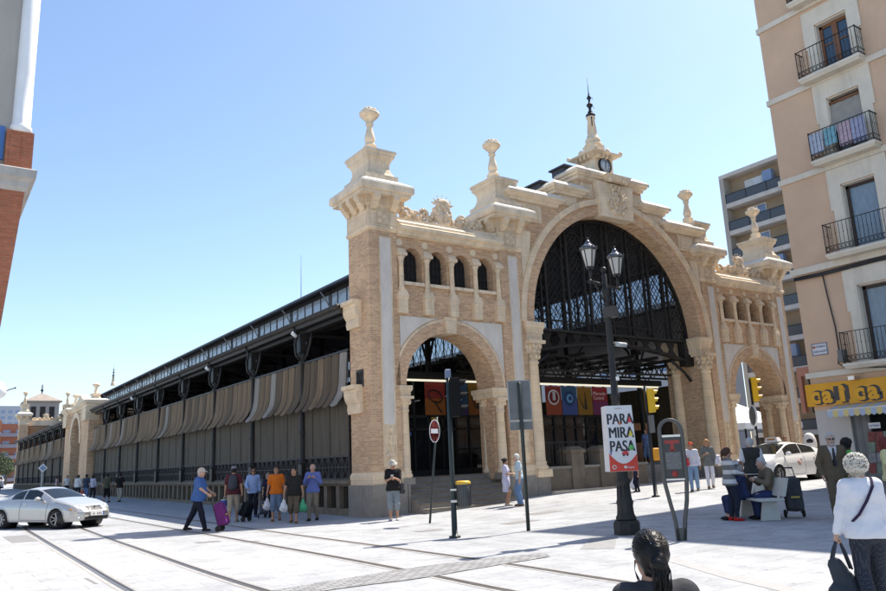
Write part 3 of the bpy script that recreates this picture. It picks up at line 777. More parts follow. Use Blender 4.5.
def banner(x0, x1, z0, z1, cols, mark, nm):
    o = MB()
    n = len(cols)
    for i, c in enumerate(cols):
        m = mat('banner_%s_%d' % (nm, i), c, .7, .06, 2); o.box(x0, x1, YS-.12, YS-.10, z1-(z1-z0)*(i+1)/n, z1-(z1-z0)*i/n, m)
    cx, cz, w = (x0+x1)/2, (z0+z1)/2, x1-x0
    if mark == 'plate':
        o.lathe([(.001, -.01), (.36*w, -.01), (.36*w, .01)], (cx, YS-.13, cz+.15), 24, WHITE, axis='y'); 
        mr = mat('banner_%s_0' % nm, cols[0]); o.lathe([(.001, -.02), (.29*w, -.02), (.29*w, .0)], (cx, YS-.13, cz+.15), 24, mr, axis='y')
        for d in (-.06, 0, .06): o.box(cx+d-.015, cx+d+.015, YS-.17, YS-.15, cz+.0, cz+.4, WHITE)
    elif mark == 'eye':
        o.lathe([(.001, -.01), (.34*w, -.01), (.34*w, .01)], (cx, YS-.13, cz+.1), 24, mat('banner_navy', (.02, .05, .16), .7, .05), axis='y')
        o.lathe([(.001, -.02), (.22*w, -.02), (.22*w, .0)], (cx, YS-.14, cz+.1), 24, mat('banner_sky', (.14, .36, .62), .7, .05), axis='y')
        o.lathe([(.001, -.03), (.10*w, -.03), (.10*w, .0)], (cx, YS-.15, cz+.1), 24, mat('banner_navy', (.02, .05, .16), .7, .05), axis='y')
    elif mark == 'loop':
        o.tube([(cx+.32*w*math.cos(a)-.1*math.sin(a), YS-.14, cz+.10+.26*math.sin(a)) for a in [k*PI/10 for k in range(20)]], .028, 6, BLACK, True)
        o.tube([(cx-.05, YS-.14, cz-.1), (cx+.3*w, YS-.14, z0+.08)], .03, 6, BLACK)
    elif mark == 'sail':
        o.prism([(cx-.05, z0+.25), (cx+.12, z0+.25), (cx+.02, z1-.25)], 'y', YS-.14, YS-.12, BLACK); o.prism([(x0+.08, z1-.45), (cx-.05, z0+.3), (cx-.12, z0+.3)], 'y', YS-.14, YS-.12, BLACK)
    return o
R1, B1, Y1 = (.19, .014, .016), (.026, .085, .17), (.24, .12, .01)
for (xa, xb, cols, mk, nm) in ((11.40, 12.38, [R1, (.28, .05, .015)], 'plate', 'red'), (12.42, 13.40, [B1, (.05, .08, .24)], 'eye', 'blue'), (13.44, 14.42, [Y1, Y1], 'sail', 'yellow'), (14.46, 15.50, [(.26, .018, .025), (.16, .025, .09)], 'text', 'crimson'),
                               (4.70, 5.72, [(.26, .025, .015), (.30, .09, .01)], 'loop', 'orange'), (5.95, 6.90, [B1, B1, (.05, .03, .12)], 'eye', 'blue2'), (6.94, 7.90, [Y1, (.26, .09, .012)], 'sail', 'amber'), (2.4, 3.4, [(.35, .03, .03), (.3, .02, .02)], 'plate', 'dark_red')):
    o = banner(xa, xb, 3.52, 4.86, cols, mk, nm)
    bo = o.build('banner', es)
    if mk == 'text':
        pass
TXT = []
def text_mesh(name, body, size, m, parent, loc, rot, ext=.004, align='LEFT', sx=1., bold=0.):
    cu = bpy.data.curves.new(name, 'FONT'); cu.body = body; cu.size = size; cu.extrude = ext; cu.align_x = align; cu.offset = bold
    cu.space_line = .9
    o = bpy.data.objects.new(name, cu); COL.objects.link(o); bpy.context.view_layer.update()
    me = bpy.data.meshes.new_from_object(o); COL.objects.unlink(o); bpy.data.objects.remove(o)
    me.materials.clear(); me.materials.append(m); me.name = name
    o = bpy.data.objects.new(name, me); COL.objects.link(o); o.location = loc; o.rotation_euler = rot; o.scale = (sx, 1, 1)
    if parent: setparent(o, parent)
    return o
text_mesh('lettering', 'Mercado\nCentral', .24, mat('banner_pale_text', (.75, .6, .6), .6, .05), es, (14.52, YS-.125, 4.48), (PI/2, 0, 0))
# low notices on the doors
b = MB(); b.box(2.6, 3.5, YS-.09, YS-.07, 3.02, 3.40, RED); b.build('red_notice', es)
b = MB(); b.box(5.0, 5.35, YS-.09, YS-.07, 3.0, 3.42, mat('gold_notice', (.6, .3, .03), .6, .3, 20)); b.build('gold_notice', es)
b = MB(); b.box(2.8, 4.0, YS-.09, YS-.07, 2.68, 2.84, mat('blue_notice', (.05, .08, .25), .6, .1)); b.build('blue_notice', es)
r_ = random.Random(9)
for k in range(12):
    x = r_.choice([r_.uniform(2, 8), r_.uniform(9, 16)]); z = r_.uniform(1.6, 3.1); w_ = r_.uniform(.15, .4)
    b = MB(); b.box(x, x+w_, YS+.6, YS+.62, z, z+w_*1.2, mat('shop_colour_%d' % (k % 6), [(.5, .1, .05), (.5, .4, .3), (.1, .25, .4), (.55, .35, .1), (.4, .05, .15), (.6, .6, .55)][k % 6], .6, .2, 9)); b.build('shop_display', es)
# stalls inside, dim and warm
b = MB()
for k in range(7):
    b.box(3+2.9*k, 5.2+2.9*k, 7.5, 9, 1.08, 2.2, mat('stall_wood', (.16, .07, .035), .6, .3)); b.box(3+2.9*k, 5.2+2.9*k, 7.4, 7.5, 2.9, 3.3, mat('stall_sign', (.30, .14, .05), .6, .3))
b.build('stall_counter', market)

# low wall with gate piers left of the steps in the great arch, steps on the right
for gxp in (9.45, 11.05):
    b = MB(); b.rects([(gxp-.34, gxp+.34, .15, .83, .0), (gxp-.34, gxp+.34, .15, .83, 1.72), (gxp-.40, gxp+.40, .09, .89, 1.76), (gxp-.40, gxp+.40, .09, .89, 1.86), (gxp-.2, gxp+.2, .3, .7, 2.0)], LEDGE); b.build('gate_pier', market)
b = MB(); b.box(7.68, 9.10, .25, .75, -.1, 1.14, LEDGE); b.box(9.80, 10.70, .25, .75, -.1, 1.14, LEDGE); b.box(11.40, 13.6, .25, .75, -.1, 1.14, LEDGE); b.box(7.66, 13.65, .18, .82, 1.14, 1.24, GRAN); b.build('low_wall', market)
b = MB()
for k in range(16):
    x = 7.75+.17*k; b.box(x-.012, x+.012, .49, .515, 1.24, 2.2, IRON)
b.box(7.7, 10.4, .48, .52, 2.15, 2.2, IRON); b.bar((11.2, .1, 1.9), (13.4, .4, .5), .035, .035, IRON); b.bar((11.2, .1, 1.1), (12.9, .3, .35), .035, .035, IRON)
b.build('railing', market)
b = MB(); n = 6
for i in range(n): b.box(13.68, x1-.9, .25+.3*i, 3.2, .0, .26+.137*(i+1), GRAN)
b.build('porch_steps', market)
b = MB(); b.box(7.7, x1+.1, -.28, .12, -.1, .33, STONEP); b.build('kerb_step', market)

# ---- roofs
b = MB()
b.box(.3, W-.3, .5, 6.2, 9.55, 9.66, DARK)       # porch ceiling over the bays
b.build('porch_roof', market) if False else None
b = MB()
ya, yb = 1.2, DEPTH-1.2
for s in (0, 1):
    fx = (lambda x: x) if s == 0 else (lambda x: W-x)
    prof = [(-.42, 7.16), (5.95, 8.95), (5.95, 9.05), (-.42, 7.26)]
    prof = [(fx(x), z) for x, z in prof]
    b.prism(prof if s else prof[::-1], 'y', ya+.35, yb-.35, ROOFM)
for s in (0, 1):
    fx = (lambda x: x) if s == 0 else (lambda x: W-x)
    prof = [(fx(x), z) for x, z in [(5.2, 11.18), (W/2, 13.0), (W/2, 13.12), (5.2, 11.30)]]
    b.prism(prof if s else prof[::-1], 'y', ya+.3, yb-.3, ROOFM)
roof = b.build('roof', market)
b = MB()
b.tube([(-.46, ya+.35, 7.22), (-.46, yb-.35, 7.22)], .10, 8, IRONW); b.box(-.40, -.30, ya+.35, yb-.35, 6.98, 7.16, IRONW)
b.tube([(W+.46, ya+.35, 7.22), (W+.46, yb-.35, 7.22)], .10, 8, IRONW)
b.build('gutter', roof)
for s in (0, 1):
    xx = 5.95 if s == 0 else W-5.95
    b = MB(); nb = int((yb-ya)/1.083)
    for i in range(nb+1):
        y = ya+1.083*i; thick = .055 if i % 5 == 0 else .025
        b.box(xx-.04, xx+.04, y-thick, y+thick, 8.95, 11.25, IRON)
    b.box(xx-.06, xx+.06, ya, yb, 8.95, 9.12, IRONW); b.box(xx-.05, xx+.05, ya, yb, 11.05, 11.3, IRON)
    cl = b.build('clerestory', market)
    b = MB(); b.box(xx-.006, xx+.006, ya, yb, 9.1, 11.05, CLGL if s == 0 else CLGE); b.build('clerestory_pane', cl)
    if s == 1:
        b = MB()
        for i in range(60):
            y0_ = ya+.55*i
            b.bar((xx-.1, y0_, 9.0), (xx-.1, y0_+1.1, 11.1), .03, .03, IRON); b.bar((xx-.1, y0_+1.1, 9.0), (xx-.1, y0_, 11.1), .03, .03, IRON)
        b.build('clerestory_lattice', cl)
    # struts under the nave eaves
    q = MB(); sx = -1 if s == 0 else 1
    q.tube([(xx+sx*.03, 0, 10.15), (xx+sx*.35, 0, 10.75), (xx+sx*.66, 0, 11.12)], .035, 6, mat('grey_strut', (.30, .29, .28), .6, .1))
    q.box(xx-.05, xx+.05, -.06, .06, 8.95, 11.3, IRON)
    st = q.build('eave_strut', cl, loc=(0, 4.2, 0))
    for i in range(1, 20):
        c = st.copy(); COL.objects.link(c); setparent(c, cl); c.location = (0, 4.2+BAY*i, 0)
# gables that close the nave behind the front and back
b = MB()
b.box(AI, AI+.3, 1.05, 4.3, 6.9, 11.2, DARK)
b.build('nave_return', market)
# inner iron columns
q = MB(); q.cyl((0, 0, 1.0), (0, 0, 9.2), .13, 10, IRON); q.box(-.2, .2, -.2, .2, 6.9, 7.2, IRON)
for s in (-1, 1): q.tube([(0, s*.1, 6.0), (0, s*.6, 7.2), (0, s*1.6, 8.1)], .06, 6, IRON)
col0 = q.build('nave_column', market, loc=(5.95, 5.47, 0))
for i in range(19):
    for xx in (5.95, W-5.95):
        if i == 0 and xx < 10: continue
        c = col0.copy(); COL.objects.link(c); setparent(c, market); c.location = (xx, 5.47+BAY*i, 0)
b = MB()
for i in range(19):
    y = 5.47+BAY*i
    b.bar((5.95, y, 11.1), (W/2, y, 12.85), .14, .2, IRON); b.bar((W-5.95, y, 11.1), (W/2, y, 12.85), .14, .2, IRON); b.box(5.95, W-5.95, y-.05, y+.05, 11.0, 11.12, IRON)
    b.bar((0, y, 6.9), (5.95, y, 8.7), .1, .16, IRON); b.box(0, 5.95, y-.04, y+.04, 6.75, 6.85, IRON)
    for k in range(10):
        xa = 5.95+(W-11.9)*k/10; xb = 5.95+(W-11.9)*(k+1)/10
        za = 11.1; 
        def zr(x): return 12.85-(abs(x-W/2))/(W/2-5.95)*1.75
        b.bar((xa, y, 11.06), (xb, y, zr(xb)), .05, .05, IRON)
b.build('roof_truss', market)

# ---- the long street side: columns, corrugated awnings, slatted panels, lattice fence, ledge
AWN2 = mat('greyer_corrugated_awning', (.125, .095, .065), .8, .3, 2.4, .1, 12, spec=.08, stretch=(1, 1.6, .22), stain=.3)
SEAM = mat('awning_seam', (.03, .026, .022), .8, .2, 4)
def gore_awning(L, m1, seed):
    n = max(4, round(L/.66)); b = MB(); gw = L/n; r_ = random.Random(seed)
    zz = [5.58, 5.1, 4.6, 4.25, 3.98, 3.80]; xo = [-.03, -.05, -.07, -.13, -.26, -.42]
    for g in range(n):
        m = AWNP if r_.random() < .035 else (AWN2 if r_.random() < .35 else m1); dz = r_.uniform(-.035, .035); dx = r_.uniform(-.03, .02)
        V = []; F = []; K = 9; US = [0, .045, .2, .35, .5, .65, .8, .955, 1]
        for i in range(len(zz)):
            for k in range(K):
                u = US[k]; bow = math.sin(PI*u)**.7
                z = zz[i]+(.10*bow if i == 0 else 0)-(.10*bow if i == len(zz)-1 else 0)
                V.append((xo[i]-.05*bow-.02*i/5+dx*(i/5)**2, gw*(g+u), z+dz*(i/5)))
        for i in range(len(zz)-1):
            for k in range(K-1): F.append((i*K+k, (i+1)*K+k, (i+1)*K+k+1, i*K+k+1))
        b.add(V, [q for j, q in enumerate(F) if 0 < j % (K-1) < K-2], m, True); b.add(V, [q for j, q in enumerate(F) if j % (K-1) in (0, K-2)], SEAM, True)
        # inner skin, so the sheet has thickness
        b.add([(x+.03, y, z) for x, y, z in V], [q[::-1] for q in F], m, True)
        for i in (0, len(zz)-1):
            for k in range(K-1):
                a_, b_ = V[i*K+k], V[i*K+k+1]; b.add([a_, b_, (b_[0]+.03, b_[1], b_[2]), (a_[0]+.03, a_[1], a_[2])], [(0, 1, 2, 3)], m)
        b.box(-.035, -.005, gw*g-.012, gw*g+.012, 3.9, 5.58, IRONW)
    return b
def slat_panel(L):
    b = MB(); n = max(4, round(L/.72)); gw = L/n
    for g in range(n):
        b.box(-.03+.012*(g % 2), .02, gw*g+.02, gw*(g+1)-.02, 2.0, 3.95, SLAT)
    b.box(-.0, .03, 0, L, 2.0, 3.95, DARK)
    return b
def lattice(L):
    b = MB(); n = max(3, round(L/.5)); gw = L/n
    b.box(-.05, .0, 0, L, 1.92, 2.0, IRONW); b.box(-.05, 0, 0, L, 1.14, 1.2, IRONW); b.box(-.04, -.01, 0, L, 1.55, 1.59, IRONW)
    for g in range(n):
        b.bar((-.03, gw*g, 1.18), (-.03, gw*(g+1), 1.95), .035, .03, IRONW); b.bar((-.02, gw*(g+1), 1.18), (-.02, gw*g, 1.95), .035, .03, IRONW)
        b.box(-.045, -.005, gw*g-.02, gw*g+.02, 1.18, 1.95, IRONW)
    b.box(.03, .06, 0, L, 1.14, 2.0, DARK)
    return b
def ledge_unit(L):
    b = MB()
    b.rects([(-.05, .4, 0, L, .92), (-.05, .4, 0, L, .97), (-.16, .4, 0, L, 1.0), (-.16, .4, 0, L, 1.10), (-.08, .4, 0, L, 1.14)], LEDGE)
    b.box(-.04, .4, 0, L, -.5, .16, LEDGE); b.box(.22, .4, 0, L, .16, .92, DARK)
    n = max(3, round(L/.9)); gw = L/n
    for g in range(n):
        b.box(-.06, .22, gw*g-.13, gw*g+.13, .16, .92, LEDGE)
    for g in range(n):
        for k in range(4): b.box(.10, .12, gw*g+.2+(gw-.4)*k/3-.012, gw*g+.2+(gw-.4)*k/3+.012, .16, .92, IRONW)
    return b
def side_column():
    b = MB()
    b.box(-.20, .16, -.17, .17, 1.12, 1.75, IRON)
    b.lathe([(.17, 1.75), (.19, 1.8), (.16, 1.86), (.13, 1.95), (.125, 2.9), (.15, 2.94), (.15, 3.0), (.115, 3.05), (.105, 5.6), (.15, 5.64), (.16, 5.74), (.12, 5.8), (.15, 5.95), (.2, 6.1)], (-.06, 0, 0), 14, IRON)
    b.box(-.24, .14, -.18, .18, 6.1, 6.85, IRON)
    b.tube([(-.1, 0, 5.7), (-.35, 0, 6.0), (-.40, 0, 6.4), (-.30, 0, 6.75), (-.42, 0, 7.05)], .05, 6, IRON)
    for s in (-1, 1):
        b.tube([(-.05, s*.1, 5.75), (-.05, s*.45, 6.0), (-.05, s*.7, 6.4), (-.05, s*.85, 6.85)], .05, 6, IRON)
        b.ball((-.05, s*.33, 6.45), .10, 8, IRON, (.4, 1, 1))
    b.bar((-.1, 0, 6.75), (-.45, 0, 7.1), .09, .1, IRON)
    return b
first = 5.47
PAV0, PAV1 = 48.4, 60.6
cols_y = [first+BAY*i for i in range(8)]+[PAV1+BAY*i for i in range(1, 9)]
sc = side_column().build('iron_column', market, loc=(0, cols_y[0], 0))
for y in cols_y[1:]:
    c = sc.copy(); COL.objects.link(c); setparent(c, market); c.location = (0, y, 0)
edges = [TD+.02]+cols_y[:8]+[PAV0]
edges2 = [PAV1]+cols_y[8:]+[DEPTH-TD]
protos = {}
def side_bay(a, c, seed):
    L = c-a-.24 if c-a > 4 else c-a-.2; y = a+.12
    Lr = round(L, 1)
    for key, fn in (('slat_panel', slat_panel), ('fence_lattice', lattice)):
        if (key, Lr) not in protos:
            protos[(key, Lr)] = fn(L).build(key, market, loc=(0, y, 0))
        else:
            d = protos[(key, Lr)].copy(); COL.objects.link(d); setparent(d, market); d.location = (0, y, 0)
    gore_awning(L, AWN, seed).build('awning', market, loc=(0, y, 0))
    Lw = c-a
    if ('l', round(Lw, 2)) not in protos: protos[('l', round(Lw, 2))] = ledge_unit(Lw).build('stone_base', market, loc=(0, a, 0))
    else:
        d = protos[('l', round(Lw, 2))].copy(); COL.objects.link(d); setparent(d, market); d.location = (0, a, 0)
i = 0
for E_ in (edges, edges2):
    for a, c in zip(E_[:-1], E_[1:]):
        if c-a > 1.0: side_bay(a, c, 31+i); i += 1
b = MB()
b.box(-.10, .12, TD, PAV0, 6.84, 6.98, IRON); b.box(-.10, .12, PAV1, DEPTH-TD, 6.84, 6.98, IRON)
b.box(-.1, .05, TD, PAV0, 5.62, 5.70, IRON); b.box(-.1, .05, PAV1, DEPTH-TD, 5.62, 5.70, IRON)
b.build('side_beam', market)
# east panels beyond the porch; upper one added to darken the gap over the awnings
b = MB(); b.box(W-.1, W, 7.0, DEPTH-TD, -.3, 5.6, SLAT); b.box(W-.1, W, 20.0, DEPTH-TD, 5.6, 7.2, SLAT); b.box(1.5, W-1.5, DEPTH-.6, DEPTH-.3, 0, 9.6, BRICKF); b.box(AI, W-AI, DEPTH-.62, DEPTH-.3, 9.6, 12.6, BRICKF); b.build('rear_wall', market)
# wall lamps under the eaves
q = MB(); q.tube([(-.35, 0, 6.9), (-.75, 0, 6.85), (-.85, 0, 6.7)], .03, 6, IRON); q.cyl((-.9, 0, 6.72), (-.72, 0, 6.58), .07, 8, WHITE)
lp = q.build('eave_floodlight', market, loc=(0, 4.6, 0))
for y in (15.3, 31.5):
    c = lp.copy(); COL.objects.link(c); setparent(c, market); c.location = (0, y, 0)

# ---- side entrance pavilion half way along the street
mb = MB()
mb.T = Matrix(((0, 1, 0, 0), (1, 0, 0, 0), (0, 0, 1, 0), (0, 0, 0, 1)))   # swap x and y so the arch faces the street
pc = (PAV0+PAV1)/2
arch_wall(mb, PAV0, PAV1, 4.6, 7.6, pc, 2.4, 4.6, -.55, .6, BRICK, BRICK, 20)
mb.box(PAV0, pc-2.4, -.55, .6, .9, 4.6, BRICK); mb.box(pc+2.4, PAV1, -.55, .6, .9, 4.6, BRICK)
mb.box(PAV0-.05, pc-2.35, -.62, .6, -.4, .9, GRAN); mb.box(pc+2.35, PAV1+.05, -.62, .6, -.4, .9, GRAN)
pv = mb.build('side_entrance', market)
b = MB(); b.T = mb.T
for (ya_, yb_) in ((PAV0, PAV0+2.0), (PAV1-2.0, PAV1)):
    b.box(ya_-.05, yb_+.05, -.85, .3, 6.4, 7.5, STONE); cornice(b, ya_, yb_, -.7, .6, 7.5, 8.1, .35, STONEP, CAPS)
    b.rects([(ya_+.3, yb_-.3, -.4, .5, 8.1), (ya_+.5, yb_-.5, -.2, .3, 8.5), (ya_+.35, yb_-.35, -.35, .45, 8.7)], STONEP)
cornice(b, PAV0+2, PAV1-2, -.5, .6, 7.6, 8.0, .3, STONEP, CAPS)
b.prism([(PAV0+2.6, 8.05), (PAV1-2.6, 8.05), (pc+1.2, 8.7), (pc, 9.1), (pc-1.2, 8.7)], 'y', -.4, .2, STONEP)
ring(b, pc, 4.6, 2.4, 2.9, -.66, -.3, STONE, 24)
b.build('stone_trim', pv)
for yy in (PAV0+1.0, PAV1-1.0):
    b = MB(); b.lathe([(.2, 8.7), (.12, 8.8), (.15, 8.95), (.09, 9.15), (.12, 9.25), (.33, 9.45), (.33, 9.52), (.2, 9.62), (.001, 9.7)], (.05, yy, 0), 12, STONEP); b.build('urn', pv)
# ================================================================== camera, light, sky
cam = bpy.data.objects.new('camera', bpy.data.cameras.new('camera')); COL.objects.link(cam); SC.camera = cam
yaw, pitch, roll = .6103, .218, -.0431
f_ = Vector((math.sin(yaw)*math.cos(pitch), math.cos(yaw)*math.cos(pitch), math.sin(pitch)))
r0 = Vector((math.cos(yaw), -math.sin(yaw), 0)); u0 = r0.cross(f_)
r_v = math.cos(roll)*r0+math.sin(roll)*u0; u_v = -math.sin(roll)*r0+math.cos(roll)*u0
cam.matrix_world = Matrix(((r_v.x, u_v.x, -f_.x, -10.38), (r_v.y, u_v.y, -f_.y, -18.52), (r_v.z, u_v.z, -f_.z, 1.603), (0, 0, 0, 1)))
cam.data.sensor_width = 36; cam.data.lens = 750.5/886*36; cam.data.clip_start = .1; cam.data.clip_end = 3000
SUN_EL, SUN_AZ = math.radians(58), math.radians(3.5)     # azimuth from +x towards +y
sd = Vector((math.cos(SUN_EL)*math.cos(SUN_AZ), math.cos(SUN_EL)*math.sin(SUN_AZ), math.sin(SUN_EL)))
sl = bpy.data.objects.new('sun', bpy.data.lights.new('sun', 'SUN')); COL.objects.link(sl)
sl.data.energy = 3.7; sl.data.angle = math.radians(.53); sl.data.color = (1, .925, .81)
sl.rotation_euler = sd.to_track_quat('Z', 'Y').to_euler(); sl.location = (0, 0, 60)
w = bpy.data.worlds.new('World'); SC.world = w; w.use_nodes = True
N = w.node_tree.nodes; L = w.node_tree.links
sky = N.new('ShaderNodeTexSky'); sky.sky_type = 'NISHITA'; sky.sun_disc = False; sky.sun_elevation = SUN_EL
sky.sun_rotation = math.atan2(sd.x, sd.y); sky.air_density = 1.0; sky.dust_density = 1.0; sky.ozone_density = 2.2; sky.altitude = 200
bg = N['Background']; bg.inputs['Strength'].default_value = .110
L.new(sky.outputs[0], bg.inputs['Color'])
SC.view_settings.view_transform = 'Standard'; SC.view_settings.look = 'None'; SC.view_settings.gamma = 1; SC.view_settings.use_curve_mapping = False
SC.view_settings.exposure = 1.18
SC.cycles.max_bounces = 8; SC.cycles.transparent_max_bounces = 16; SC.cycles.use_denoising = True

# ================================================================== ground
def groundmat():
    m = bpy.data.materials.new('pale_paving'); m.use_nodes = True
    nt = m.node_tree; N = nt.nodes; L = nt.links; b = N['Principled BSDF']; b.inputs['Roughness'].default_value = .85; b.inputs['Specular IOR Level'].default_value = .25
    tc = N.new('ShaderNodeTexCoord')
    mp = N.new('ShaderNodeMapping'); mp.inputs['Rotation'].default_value = (0, 0, 0)
    L.new(tc.outputs['Object'], mp.inputs['Vector'])
    br = N.new('ShaderNodeTexBrick'); br.inputs['Scale'].default_value = 1; br.inputs['Brick Width'].default_value = .9; br.inputs['Row Height'].default_value = .45
    br.inputs['Mortar Size'].default_value = .006; br.inputs['Mortar Smooth'].default_value = .2
    br.inputs['Color1'].default_value = (.385, .395, .41, 1); br.inputs['Color2'].default_value = (.355, .365, .378, 1); br.inputs['Mortar'].default_value = (.235, .235, .238, 1)
    L.new(mp.outputs[0], br.inputs['Vector'])
    out = br.outputs['Color']
    for (sc, d, lo, hi, a, c, st) in ((.25, 6, .35, .7, 1.08, .84, (1, .35, 1)), (1.7, 8, .4, .75, 1.05, .78, (1, 1, 1)), (14, 4, .3, .7, 1.06, .90, (1, 1, 1)), (5.5, 2, .64, .71, 1., .70, (1, 1, 1)), (.9, 5, .5, .72, 1.03, .84, (1, 1, 1)), (.5, 9, .58, .70, 1., .80, (.5, 1.6, 1))):
        m2 = N.new('ShaderNodeMapping'); m2.inputs['Scale'].default_value = st; L.new(tc.outputs['Object'], m2.inputs['Vector'])
        nz = N.new('ShaderNodeTexNoise'); nz.inputs['Scale'].default_value = sc; nz.inputs['Detail'].default_value = d; nz.inputs['Roughness'].default_value = .65; L.new(m2.outputs[0], nz.inputs['Vector'])
        mr = N.new('ShaderNodeMapRange'); mr.inputs['From Min'].default_value = lo; mr.inputs['From Max'].default_value = hi; mr.inputs['To Min'].default_value = a; mr.inputs['To Max'].default_value = c
        L.new(nz.outputs['Fac'], mr.inputs['Value'])
        mx = N.new('ShaderNodeMix'); mx.data_type = 'RGBA'; mx.blend_type = 'MULTIPLY'; mx.inputs[0].default_value = 1
        L.new(out, mx.inputs[6]); L.new(mr.outputs[0], mx.inputs[7]); out = mx.outputs[2]
    L.new(out, b.inputs['Base Color'])
    bm = N.new('ShaderNodeBump'); bm.inputs['Strength'].default_value = .25; bm.inputs['Distance'].default_value = .01
    L.new(br.outputs['Fac'], bm.inputs['Height']); bm.invert = True; L.new(bm.outputs[0], b.inputs['Normal'])
    MATS['pale_paving'] = m
    return m
PAVE = groundmat()
def axis(lo, hi, fine, a, b):
    v = list(np.arange(a, b+.01, fine)); s = fine; x = b
    while x < hi: s *= 1.5; x += s; v.append(x)
    s = fine; x = a
    while x > lo: s *= 1.5; x -= s; v.insert(0, x)
    return v
X = axis(-1500, 1500, 1.0, -14, 34); Y = axis(-900, 2200, 1.0, -26, 120)
V = [(x, y, gz(x, y)) for y in Y for x in X]; nx = len(X)
F = [(j*nx+i, j*nx+i+1, (j+1)*nx+i+1, (j+1)*nx+i) for j in range(len(Y)-1) for i in range(nx-1)]
g = mesh_np('ground', V, F, [PAVE]); tag(g, kind='structure')
def catmull(P, n=8):
    P = [Vector((*p, 0)) for p in P]; P = [2*P[0]-P[1]]+P+[2*P[-1]-P[-2]]; out = []
    for i in range(1, len(P)-2):
        for k in range(n):
            t = k/n; a, b, c, d = P[i-1:i+3]
            out.append(.5*((2*b)+(-a+c)*t+(2*a-5*b+4*c-d)*t*t+(-a+3*b-3*c+d)*t**3))
    out.append(P[-2]); return out
def strip(mb, pts, off, wd, dz, m):
    V = []; F = []
    for i, p in enumerate(pts):
        d = (pts[min(i+1, len(pts)-1)]-pts[max(i-1, 0)]).normalized(); n = Vector((-d.y, d.x, 0))
        for s in (-1, 1):
            q = p+n*(off+s*wd/2); V.append((q.x, q.y, gz(q.x, q.y)+dz))
    for i in range(len(pts)-1): F.append((2*i, 2*i+1, 2*i+3, 2*i+2))
    mb.add(V, F, m)
RAILM = mat('worn_steel_rail', (.21, .20, .19), .35, .2, 8, metal=.6)
GROOVE = mat('rail_groove', (.035, .03, .03), .8, .2, 8)
RBED = mat('rail_bedding', (.33, .32, .31), .85, .22, 6, .1, 30)
for P in ([(-6.6, 60), (-6.73, 39.4), (-6.97, 22.5), (-7.29, 8.04), (-7.57, -1.8), (-7.71, -6.57), (-7.8, -14), (-7.85, -30)],
          [(-5.0, 60), (-5.02, 43), (-5.3, 24.4), (-5.85, 8.0), (-6.16, -1.39), (-6.31, -6.32), (-6.33, -12), (-6.4, -30)],
          [(-4.1, 60), (-4.0, 35), (-3.86, 14.96), (-3.76, 5), (-3.75, 1.74), (-3.91, -4.85), (-4.04, -8.53), (-4.15, -10.75), (-4.3, -16), (-4.5, -30)],
          [(-2.5, 60), (-2.3, 30), (-2.08, 11.3), (-2.13, 3.17), (-2.45, -4.9), (-2.59, -8.65), (-2.75, -11.35), (-2.95, -16), (-3.1, -30)]):
    pts = catmull(P, 10); b = MB()
    strip(b, pts, 0, .26, .0035, RBED); strip(b, pts, -.025, .055, .0075, RAILM); strip(b, pts, .02, .034, .0075, GROOVE); strip(b, pts, .05, .022, .0075, RAILM)
    tag(b.build('tram_track'), kind='structure')
def patch(name, poly, m, dz=.004, cells=None):
    b = MB(); V = [(x, y, gz(x, y)+dz) for x, y in poly]; b.add(V, [tuple(range(len(V)))], m)
    return tag(b.build(name), kind='structure')
def cobble():
    m = bpy.data.materials.new('grey_sett_paving'); m.use_nodes = True
    nt = m.node_tree; N = nt.nodes; L = nt.links; b = N['Principled BSDF']; b.inputs['Roughness'].default_value = .85
    tc = N.new('ShaderNodeTexCoord'); br = N.new('ShaderNodeTexBrick'); br.inputs['Scale'].default_value = 1; br.inputs['Brick Width'].default_value = .2; br.inputs['Row Height'].default_value = .1
    br.inputs['Mortar Size'].default_value = .012; br.inputs['Color1'].default_value = (.33, .33, .33, 1); br.inputs['Color2'].default_value = (.20, .20, .205, 1); br.inputs['Mortar'].default_value = (.10, .10, .10, 1)
    L.new(tc.outputs['Object'], br.inputs['Vector']); L.new(br.outputs['Color'], b.inputs['Base Color'])
    return m
SETT = cobble()
band = [(-6.26, -8.3), (-5.0, -8.12), (-3.67, -7.97), (-2.4, -8.08), (-1.31, -8.28), (-1.62, -8.75), (-3.06, -8.76), (-4.35, -9.03), (-5.49, -8.84)]
b = MB(); up = catmull([(-6.26, -8.3), (-5.0, -8.12), (-3.67, -7.97), (-2.4, -8.08), (-1.31, -8.28)], 5); lo = catmull([(-6.1, -8.9), (-5.2, -8.92), (-4.35, -9.0), (-3.0, -8.86), (-1.62, -8.75)], 5)
for i in range(len(up)-1):
    q = [up[i], up[i+1], lo[i+1], lo[i]]; b.add([(p.x, p.y, gz(p.x, p.y)+.0095) for p in q], [(0, 3, 2, 1)], SETT)
tag(b.build('sett_paving_band'), kind='structure')
GREYP = mat('grey_tactile_paving', (.27, .27, .27), .85, .15, 5, .5, 60)
patch('tactile_paving', [(-.6, -8.4), (.9, -7.2), (1.2, -7.6), (-.2, -8.85)], GREYP)
patch('tactile_paving', [(-1.75, -12.2), (-1.45, -12.2), (.2, -9.0), (-.1, -9.0)], mat('light_tactile_paving', (.36, .355, .35), .85, .12, 5, .5, 60))
patch('tactile_paving', [(-2.9, -15.2), (-2.55, -15.2), (-1.45, -12.2), (-1.75, -12.2)], MATS['light_tactile_paving'])
COVER = mat('metal_cover_plate', (.22, .215, .21), .7, .2, 9, .3, 40)
